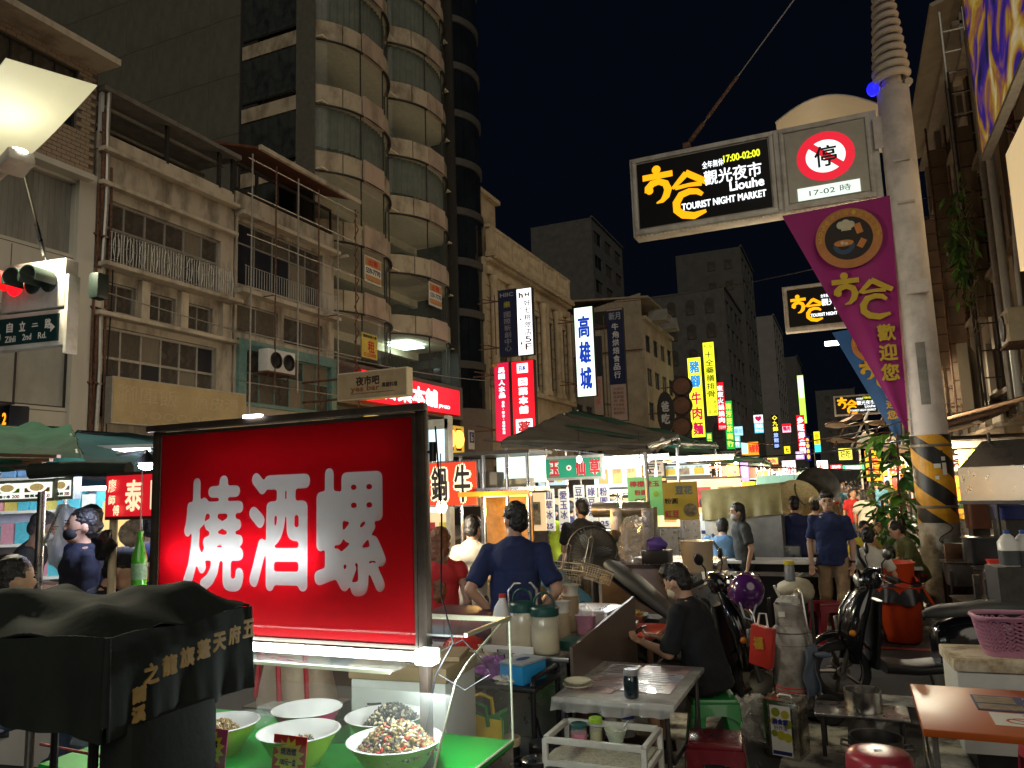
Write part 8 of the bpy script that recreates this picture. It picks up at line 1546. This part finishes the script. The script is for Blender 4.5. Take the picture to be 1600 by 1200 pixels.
# named bright boards among the far stalls
BO = [(1136, 1156, 724, 772, 17, yl, '鹽酥雞', rdp, 'yellow lit board with dark script in the lane'), (1157, 1170, 722, 752, 18, lit('mauve_light', (.75, .4, .95), 1.1), '奶茶', wh_e, 'mauve lit strip beside the yellow board'), (1193, 1216, 715, 726, 22, warmL[0], '烤魚', redl, 'orange domed board over the dark awning'), (1222, 1244, 719, 748, 23, lit('rose_white_light', (1, .8, .78), 1.3), '冰', rdp, 'white arched board with red writing in the lane'), (1276, 1294, 719, 735, 30, whl, '果汁', red_p, 'red and white chequered board over the crowd'), (1297, 1316, 726, 733, 34, lit('red_neon_light', (1, .03, .05), 1.4), '燒烤', wh_e, 'red neon strip over the crowd'), (1316, 1351, 726, 735, 33, lit('green_neon_light', (.02, .85, .25), 1.1), 'SHABINGO', lit('pale_green_neon', (.5, 1, .7), 1.4), 'green neon strip over the crowd'), (1352, 1378, 703, 752, 27, lit('amber_panel_light', (1, .5, .02), 1), '羊肉', redl, 'tall amber lit panel right of the crowd'), (1310, 1332, 700, 719, 36, lit('olive_yellow_light', (.75, .75, .05), .9), '好吃', ink, 'olive yellow cluster sign above the crowd'), (1042, 1075, 722, 752, 15, warmL[5], '豆花', rdp, 'pale lit board with red script under the canopy'), (1077, 1104, 724, 756, 15.2, lit('peach_light', (.8, .55, .42), .7), '粥', red_p, 'peach picture board right of pale board'), (1003, 1038, 720, 745, 14.6, mat('ink_painting_board', (.45, .38, .3), .6, var=.8, scale=5, emit=(.5, .42, .34), es=.3), '豆', ink, 'ink painting board behind the lime banner'), (1186, 1200, 735, 765, 20, warmL[1], '炸', red_p, 'orange strip board low in the lane'), (1160, 1182, 752, 790, 19, warmL[0], '海鮮', yl, 'low orange board left of teal board')]
for px0, px1, y0, y1, Y, fm, tx, tm, lb in BO: psign('lane_board', lb, (px0, px1), y0, y1, Y, fm, [('h' if (px1-px0) > (y1-y0)*.8 else 'v', tx, 0, .5, .72, .62, tm, .01)], group='lit boards in the lane', depth=.1, brk=False)
# crowd down the lane: a few figures, repeated
base = []
for i, (nm, sc, pc, hs) in enumerate((('black', blackc, jeans, 'short'), ('white', whitec, darkg, 'bob'), ('red', redc, jeans, 'long'), ('grey', greyc, darkg, 'short'), ('blue', bluec, khaki, 'bob'), ('olive', olive, blackc, 'short'))):
    base.append((nm, person('far walker in %s top, seen down the lane' % nm, -1.0+.45*i, 24+1.7*i, PI if i % 2 else 0, sc, pc, 1.62+.03*i, hairs=hs, walk=.5*(-1)**i, vox=.022, group='crowd down the lane')))
CROWD = []
for i in range(58):
    nm, src = base[i % 6]; Y = 19+i*.75+random.uniform(-.5, .5); CROWD.append((src, (random.uniform(-1.6, 1.5), Y, 0), random.choice((0, PI, .5, -2.6))))
# ================================================================ RIGHT SIDE CLUTTER
brush = mat('brushed_hood_steel', (.3, .285, .26), .28, .9, var=.1, scale=3)
a, b = PD(1500, 760, 9.2), PD(1680, 735, 8.2); t = thing('range_hood', 'long stainless range hood hanging behind the striped pole', 'hood', ((a.x+b.x)/2, (a.y+b.y)/2, 0), math.atan2(b.y-a.y, b.x-a.x)); L_ = (b-a).to_2d().length
obj('front', MB().box((0, 0, 1.78), (L_, .03, .4)), brush, t); obj('slope', MB().box((0, .32, 2.12), (L_, .7, .03), rx=.5), brush, t); obj('lip', MB().box((0, -.02, 1.57), (L_, .06, .04)), darksteel, t); obj('duct', MB().cyl((.3, .5, 2.3), (.3, .5, 4.0), .14), alu, t, sm=40)
for x in (-L_/2+.1, L_/2-.1): obj('post', MB().cyl((x, .6, 0), (x, .6, 2.4), .02), darksteel, t)
def sink(label, px, py, dep, w, rz=0, z=.85):
    q = PD(px, py, dep); t = thing('steel_sink', label, 'sink', (q.x, q.y, 0), rz, 'steel sinks'); lof('basin', [(z-.28, 0, 0, w*.42, .2), (z-.02, 0, 0, w*.46, .22), (z, 0, 0, w*.5, .25)], brush, t, 'z', 20, 7)
    for sx in (-1, 1):
        for sy in (-1, 1): obj('leg', MB().cyl((sx*w*.42, sy*.2, 0), (sx*w*.42, sy*.2, z-.1), .018), darksteel, t)
    obj('shelf', MB().box((0, 0, .25), (w*.85, .42, .02)), darksteel, t); return t
sink('steel sink unit left of the two right behind pole', 1512, 850, 9.4, .62, R(5)); sink('steel sink unit at right edge behind pole', 1572, 855, 8.6, .7, R(5)); sink('low steel basin beside pole base', 1535, 895, 8.0, .6, R(10), .62)
for px, lb in ((1578, 'left white jug of dark liquid at right edge'), (1603, 'right white jug of dark liquid cut by edge')):
    q = PD(px, 880, 6.6); t = thing('liquid_jug', lb, 'jug', (q.x, q.y, q.z-.02), R(10), 'jugs at the right edge'); lof('jug', [(0, 0, 0, .07, .07), (.2, 0, 0, .072, .072), (.25, 0, 0, .04, .04), (.27, 0, 0, .02, .02)], white_pl, t, 'z', p=4); lof('liquid', [(.005, 0, 0, .0715, .0715), (.13, 0, 0, .0735, .0735)], mat('dark_liquid', (.07, .08, .09), .4), t, 'z', p=4); obj('cap', MB().cyl((0, 0, .27), (0, 0, .3), .024), mat('blue_cap', (.03, .1, .45), .5), t); obj('stand', MB().box((0, 0, -(q.z-.02)/2), (.3, .3, q.z-.02)), darksteel, t)
q = PD(1600, 905, 6.9); t = thing('steel_cart', 'open steel cart frame at right edge', 'cart', (q.x+.2, q.y, 0), R(5))
for z in (.95, .8): obj('rail', MB().box((0, -.3, z), (1.1, .05, .05)), brush, t)
for x in (-.52, .5): obj('upright', MB().box((x, -.3, .48), (.05, .05, .95)), brush, t); obj('upright', MB().box((x, .3, .48), (.05, .05, .95)), brush, t)
obj('panel', MB().box((0, -.28, .88), (1.05, .02, .14)), mat('brown_steel_panel', (.2, .16, .13), .4, .6), t); obj('shelf', MB().box((0, 0, .5), (1.0, .6, .03)), brush, t)
q = PZ(1575, 948, .55); t = thing('flat_carton', 'flattened brown carton lying on a rack at right', 'carton', (q.x, q.y, .5), R(25)); obj('sheet', MB().box((0, 0, .01), (.6, .45, .02), ry=.06), mat('carton_brown', (.32, .2, .1), .85), t); obj('flap', MB().box((.1, .1, .05), (.4, .3, .012), rx=.2), mat('carton_brown', (.32, .2, .1), .85), t); obj('rack', MB().box((0, 0, -.25), (.6, .4, .48)), darksteel, t)
q = PD(1492, 900, 9.6); t = thing('wooden_board', 'long brown cutting board leaning on the pole base', 'board', (q.x, q.y, q.z-.35), R(0), rot=(R(-6), R(4), R(20))); obj('board', MB().box((0, 0, .35), (.22, .03, .8)), wood, t, bev=.03)
sink('dented steel trough far right under the hood', 1560, 815, 10.5, .8, R(8), 1.05)
for i, (px, py, d, m, sz, lb) in enumerate(((1525, 785, 10.6, redwood, (.3, .3, .7), 'dark red slatted crate behind the pole'), (1590, 800, 9.5, navy_p, (.5, .3, .16), 'deep blue tray under the hood'), (1568, 790, 9.9, black_pl, (.34, .3, .36), 'black stove block under the hood'), (1505, 865, 9.8, white_pl, (.2, .16, .24), 'white detergent can below the sinks'), (1556, 885, 8.8, red_p, (.16, .14, .14), 'small red box below the sinks'), (1545, 860, 9.2, black_pl, (.5, .3, .3), 'black rubber tub below the sinks'), (1590, 930, 7.2, mat('grey_bin', (.16, .16, .15), .5), (.4, .4, .4), 'grey storage tub at right edge'))):
    q = PD(px, py, d); t = thing('storage_box', lb, 'box', (q.x, q.y, q.z-sz[2]/2), R(8), 'boxes stacked at the right'); lof('tub', [(0, 0, 0, sz[0]*.46, sz[1]*.46), (sz[2], 0, 0, sz[0]*.5, sz[1]*.5)], m, t, 'z', 20, 6); obj('rim', MB().box((0, 0, sz[2]), (sz[0]*1.03, sz[1]*1.03, .02)), m, t, bev=.004); obj('stand', MB().box((0, 0, -(q.z-sz[2]/2)/2), (sz[0]*.7, sz[1]*.7, max(.02, q.z-sz[2]/2))), darksteel, t)
# potted plant with big leaves next to the pole
leafm = mat('broad_leaf_green', (.05, .16, .03), .4, var=.4, scale=8); leafl = mat('light_leaf_green', (.16, .36, .05), .4, var=.3, scale=8)
def leaf_mesh(L, W_, fold=.2): return MB().grid(lambda u, v: ((u-.5)*W_*math.sin(PI*min(1, v*.94+.03))**.8, L*v, abs(u-.5)*fold*W_*2-.25*L*v*v), 4, 7)
def plant(name, label, loc, h, n, L, rr, seed, trunk=True, cat='plant'):
    t = thing(name, label, cat, loc); rnd = random.Random(seed); ms = []
    for m in (leafm, leafl): me = leaf_mesh(L, L*.42).mesh('leaf'); me.materials.append(m); shade(me, 60); ms.append(me)
    obj('pot', MB().lathe([(.14, 0), (.2, .3), (.21, .32), (.18, .32), (.003, .28)], 20), mat('clay_pot', (.25, .1, .05), .8), t, sm=40); obj('stem', MB().tube([(.03*math.sin(z*3), .03*math.cos(z*2), z) for z in [.25+h*j/8 for j in range(9)]], .018, 6), wood, t, sm=50)
    for i in range(n):
        z = .3+h*rnd.random()**.8; a = rnd.uniform(0, 2*PI); r = rr*rnd.uniform(.1, 1)*(1-.35*abs(z/h-.55)); inst('leaf', ms[rnd.random() < .35], t, (r*math.cos(a), r*math.sin(a), z), (rnd.uniform(-.7, .5), rnd.uniform(-.5, .5), a-PI/2+rnd.uniform(-.5, .5)), (rnd.uniform(.6, 1.2),)*3)
    return t
q = PD(1414, 835, 11.6); plant('rubber_plant', 'tall leafy green plant standing left of the striped pole', (q.x, q.y, .0), 2.3, 170, .3, .5, 5); plant('potted_shrub', 'bushy dark shrub below the leafy plant', (q.x-.25, q.y-.15, 0), 1.3, 120, .18, .4, 8)
# red and white pipes beside plant
# vines and air conditioner on the right house
q = PX(1535, 400, 3.55); t = thing('wall_vine', 'tangled green vine hanging on the right house wall', 'vine', (3.35, q.y, q.z)); rnd = random.Random(3); mb = MB()
for i in range(26):
    y = rnd.uniform(-1.5, 1.5); z = rnd.uniform(.3, 1.8); mb.tube([(-.1+rnd.uniform(-.2, .1), y+.12*j*rnd.uniform(-1, 1), z-.28*j) for j in range(rnd.randint(5, 10))], .012, 4)
obj('stems', mb, mat('dry_stem', (.2, .16, .09), .8), t)['kind'] = 'stuff'; me = leaf_mesh(.22, .07).mesh('leaf'); me.materials.append(leafl); ml = leaf_mesh(.26, .08).mesh('leaf'); ml.materials.append(leafm)
for i in range(230): inst('leaf', me if i % 3 else ml, t, (-.15+rnd.uniform(-.3, .1), rnd.gauss(.1, .7), rnd.gauss(.4, .65)), (rnd.uniform(-2.4, -.6), rnd.uniform(-.8, .8), rnd.uniform(0, 6.3)), (rnd.uniform(.7, 1.5),)*3)
q = PX(1583, 512, 3.4); t = thing('air_conditioner', 'cream air conditioner on a bracket on the right house', 'air conditioner', (3.45, q.y, q.z-.35), -PI/2); obj('case', MB().box((0, 0, .35), (.95, .42, .72)), cream_pl, t, bev=.03); obj('fan_grille', MB().lathe([(.28, 0), (.28, .03), (.24, .03)], 20, Matrix.Translation((-.1, -.215, .36))@Matrix.Rotation(PI/2, 4, 'X')), darksteel, t); obj('bracket', MB().box((0, .15, -.03), (1.0, .8, .05)), rust, t); obj('service_cover', MB().box((.33, -.22, .5), (.16, .04, .2)), cream_pl, t, bev=.01); obj('pipe', MB().tube([(.2, .1, .7), (.25, .1, 1.5), (.2, .2, 3.2)], .05, 8), white_pl, t, sm=50)
# sign trusses, boards and billboard
for i, (px, py, X, z0, z1, lb) in enumerate(((1468, 400, 3.3, 3.4, 13.5, 'tall rusty lattice sign mast nearer the pole'), (1448, 400, 3.1, 3.4, 11.5, 'tall rusty lattice sign mast farther away'), (1500, 300, 3.3, 7, 14.5, 'grey lattice mast above the vine'))):
    q = PX(px, py, X); t = thing('lattice_mast', lb, 'mast', (X, q.y, 0), 0, 'lattice sign masts'); mm = rust if i < 2 else alu
    for dx in (0, .55): obj('chord', MB().cyl((dx, 0, z0), (dx, 0, z1), .035, n=6), mm, t)
    for j in range(int((z1-z0)/.6)): obj('rung', MB().cyl((0, 0, z0+.3+j*.6), (.55, 0, z0+.3+j*.6), .022, n=5), mm, t)
    if i < 2: obj('sign_back', MB().box((.28, .2, (z0+z1)/2), (.5, .06, (z1-z0)*.85)), mat('faded_sign_back', (.34, .24, .16), .7, var=.4, scale=1), t)
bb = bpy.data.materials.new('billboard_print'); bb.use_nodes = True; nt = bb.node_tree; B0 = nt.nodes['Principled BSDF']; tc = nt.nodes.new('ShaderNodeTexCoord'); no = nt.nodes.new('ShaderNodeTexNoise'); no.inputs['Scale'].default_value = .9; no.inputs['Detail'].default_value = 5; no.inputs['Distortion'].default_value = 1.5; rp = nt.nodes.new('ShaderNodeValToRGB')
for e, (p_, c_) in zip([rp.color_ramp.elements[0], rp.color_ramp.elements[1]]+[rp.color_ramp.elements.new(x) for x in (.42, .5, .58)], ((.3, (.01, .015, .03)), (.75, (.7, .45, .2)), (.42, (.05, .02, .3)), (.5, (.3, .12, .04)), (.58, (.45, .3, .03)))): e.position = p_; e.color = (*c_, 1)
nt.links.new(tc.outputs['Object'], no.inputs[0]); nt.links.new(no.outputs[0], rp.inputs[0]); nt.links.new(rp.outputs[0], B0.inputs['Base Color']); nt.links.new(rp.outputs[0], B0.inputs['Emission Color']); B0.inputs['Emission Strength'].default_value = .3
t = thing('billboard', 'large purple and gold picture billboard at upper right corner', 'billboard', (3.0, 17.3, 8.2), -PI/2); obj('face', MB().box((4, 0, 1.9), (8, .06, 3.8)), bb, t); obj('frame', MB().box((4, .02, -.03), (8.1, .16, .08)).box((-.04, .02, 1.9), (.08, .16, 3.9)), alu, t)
for x in (1, 3, 5): obj('strut', MB().cyl((x, .05, .2), (x, 1.0, -.4), .03), darksteel, t); obj('strut', MB().cyl((x, .05, .2), (x, 1.0, .2), .03), darksteel, t)
t = thing('cream_signboard', 'warm lit cream signboard at right edge below billboard', 'sign', (3.0, 15.2, 5.3), -PI/2); obj('face', MB().box((2.5, 0, 1.05), (5, .1, 2.1)), lit('cream_board_light', (.9, .68, .36), .4), t); obj('frame', MB().box((2.5, .1, 1.05), (5.1, .1, 2.2)), alu, t)
q = PX(1525, 600, 3.2); t = sign('yellowed_board', 'yellowed blank shop board jutting from right house', 'board', (3.1, q.y+1.2, q.z-.9), -PI/2-R(12), 2.6, 2.0, .25, cream, concrete2, [('v', '大統食堂', -1.0, 1.0, .25, 1.5, mat('faded_print', (.4, .3, .2), .6), 0), ('v', '小吃部', 1.0, 1.0, .25, 1.4, mat('faded_print', (.4, .3, .2), .6), 0)])
t = thing('tin_awning', 'rusty tin awning under the yellowed board', 'awning', (2.6, q.y, 0)); obj('sheet', MB().grid(lambda u, v: (-.9+2.2*u, -6+13*v, 3.0+.5*u+.02*math.sin(v*120)), 3, 120), mat('rusty_tin', (.2, .13, .08), .7, .3, var=.5, scale=4), t, thick=.01); obj('edge', MB().box((-.9, .5, 2.95), (.06, 13, .12)), rust, t)
for y in (-5.5, 0, 6): obj('post', MB().cyl((-.85, y, 0), (-.85, y, 3.0), .035), darksteel, t)
# folded brown awnings in the lane
q = PY(1322, 668, 26); t = thing('folded_awning', 'folded brown market awning below the distant gantry sign', 'awning', (q.x, 26, 0)); z = q.z
for i, (dz, w_, ty) in enumerate(((.35, 1.1, .25), (.1, 1.7, .0), (-.25, 1.9, -.12), (-.45, 1.7, .1))): obj('canvas_fold', MB().grid(lambda u, v: (-.6+(w_)*u, -.3+.6*v, z+dz+ty*(1-u)*(1 if i else -1)+.06*math.sin(u*9+v*3)), 14, 5), tarp_brown if i % 2 == 0 else mat('tan_canvas_awning', (.3, .22, .14), .7, bump=.3), t, thick=.03, sm=60)
for k in range(4): obj('arm', MB().cyl((-.4+.5*k, 0, z-.6), (.2+.5*k, .1, z+.5), .03), white_pl if k % 2 else rust, t)
obj('mast', MB().cyl((.6, .2, 0), (.6, .2, z+.4), .05), darksteel, t)
canopy('stall_canopy', 'brown canvas canopy right of the crowd before the flags', [PY(1340, 690, 20), PY(1425, 700, 20), PY(1420, 690, 28), PY(1350, 672, 28)], mat('tan_canvas_awning', (.3, .22, .14), .7, bump=.3), fringe=.15)

# lit lane lamp beyond the blue flag
q = PY(1304, 536, 27); t = thing('lane_lamp', 'small lit street lamp shining beyond the blue flag', 'street lamp', tuple(q)); obj('lamp_panel', MB().box((0, 0, 0), (.6, .3, .12)), lit('lane_lamp_light', (1, .95, .8), 4), t, bev=.02); obj('arm', MB().tube([(.2, 0, .06), (1.2, .1, .35), (2.9, .3, .3)], .05, 8), sign_frame, t, sm=60); obj('mast', MB().cyl((2.9, .3, -q.z), (2.9, .3, .35), .09), sign_frame, t, sm=40)
_s = lamp('lane_lamp_glow', 'SPOT', (0, 0, -.1), 1500, (1, .9, .66), .2, t); _s.data.spot_size = R(172); _s.data.spot_blend = .2

# drainpipes and more dark masts on the right house
t = thing('downpipes', 'pair of pale drainpipes running down the right house', 'pipes', (3.5, 19.6, 0))
for i, (dy, m, r) in enumerate(((0, white_pl, .09), (.9, alu, .07), (-2.4, rust, .06))): obj('pipe', MB().tube([(0, dy, 3.2), (0, dy, 6), (.02, dy+.1, 9), (0, dy, 12.6)], r, 8), m, t, sm=50)
for i, (Y, X, z1) in enumerate(((31, 3.2, 13.0), (34.5, 3.1, 12.0), (38, 3.0, 10.5), (22.5, 3.3, 12.6))):
    t = thing('lattice_mast', 'dark lattice mast on right facade, %s from the pole' % ('first', 'second', 'third', 'nearest one away')[i], 'mast', (X, Y, 0), 0, 'lattice sign masts')
    for dx, dy in ((0, 0), (.5, 0), (0, .5), (.5, .5)): obj('chord', MB().cyl((dx, dy, 3.3), (dx, dy, z1), .03, n=5), darksteel, t)
    for j in range(int((z1-3.3)/.7)): obj('rung', MB().cyl((0, 0, 3.6+j*.7), (.5, 0, 3.6+j*.7), .02, n=5), darksteel, t); obj('rung', MB().cyl((0, 0, 3.6+j*.7), (0, .5, 4.1+j*.7), .018, n=5), darksteel, t)
    obj('old_sign', MB().box((.25, .25, 8.5), (.36, .12, 5.2)), mat('faded_sign_back', (.34, .24, .16), .7), t)

# light panels and bulbs added to brighten the middle stalls
wp = lit('added_white_panel_light', (.42, .58, .62), .4); wp2 = lit('added_warm_panel_light', (.8, .55, .3), .5)
for i, (px, py, Y, w_, h_, m, lb) in enumerate(((862, 742, 12.6, .5, .36, wp, 'added white light panel left behind the dessert banner'), (965, 742, 12.4, .8, .4, wp, 'added wide white light panel right of the dessert banner'), (1020, 800, 13.2, 1.0, .5, wp2, 'added warm light panel behind ice grinders'), (905, 800, 13.0, 1.3, .5, wp2, 'added warm light panel behind price strips'), (1100, 775, 14.2, 1.3, .6, wp2, 'added warm light panel behind the tofu banner'), (1070, 735, 14.8, .9, .2, wp, 'added narrow white light strip under long canopy'), (815, 800, 9.6, .7, .5, wp2, 'added warm light panel behind the navy shirted man'), (675, 840, 8.6, .6, .7, wp2, 'added warm light panel behind long haired woman'))):
    q = PY(px, py, Y); t = thing('added_light_panel', lb, 'light panel', (q.x, Y, q.z), 0, 'added stall light panels'); obj('face', MB().box((0, 0, 0), (w_, .03, h_)), m, t)
    for k in range(3): s_ = obj('product_card', MB().box((-w_*.3+k*w_*.3, -.025, -.02), (w_*.2, .012, h_*.6)), random.choice([redcard, yellow_p, brf, white_p, orange_p]), t); obj('lettering', letters(MB(), random.choice(tx_)[:2], -w_*.3+k*w_*.3, .06, w_*.15, h_*.18, -.034), ink, s_)
    obj('frame', MB().box((0, .03, h_/2+.02), (w_+.06, .06, .04)).box((0, .03, -h_/2-.02), (w_+.06, .06, .04)), darksteel, t)
for i, (px, py, Y) in enumerate(((905, 718, 9.4), (1000, 722, 9.9), (1150, 722, 15), (1060, 718, 11.4), (1010, 735, 13.8), (870, 728, 11.6))):  # extra bulbs put in to raise the light under the canopies
    q = PY(px, py, Y); t = thing('added_bulb', 'added bare white bulb under the middle canopies, '+('nearest', 'by the lime banner', 'rightmost', 'by the tofu banner', 'by the painted board', 'by the green banner')[i], 'lamp', tuple(q), 0, 'added stall bulbs'); obj('bulb', MB().ell((0, 0, 0), (.035, .035, .045)), lit('cool_bulb_light', (.95, 1, 1), 16), t, sm=60); obj('cord', MB().cyl((0, 0, .04), (0, 0, .4), .005), black_pl, t); lamp('bulb_glow', 'POINT', (0, -.06, -.08), 13, (1, .93, .82), .05, t)
# ================================================================ finish the grown meshes
bpy.context.view_layer.update(); _dg = bpy.context.evaluated_depsgraph_get()
for o in PENDING:
    me = bpy.data.meshes.new_from_object(o.evaluated_get(_dg)); m = o.data.materials[0]; o.modifiers.clear(); o.data = me
    if not len(me.materials): me.materials.append(m)
    me.polygons.foreach_set('use_smooth', [True]*len(me.polygons))
ALL = [src for nm, src in base]
for src, loc, rz in CROWD: ALL.append(copy_tree(src, None, loc, (0, 0, rz)))
NTH = {}; ORD = ords+['twelfth', 'thirteenth', 'fourteenth', 'fifteenth']
for o in sorted(ALL, key=lambda q: q.location.y):
    c = o['label'].split(' in ')[1].split(' top')[0]; NTH[c] = NTH.get(c, 0)+1
    o['label'] = 'far walker in %s top, %s nearest of that colour down the lane' % (c, ORD[NTH[c]-1])
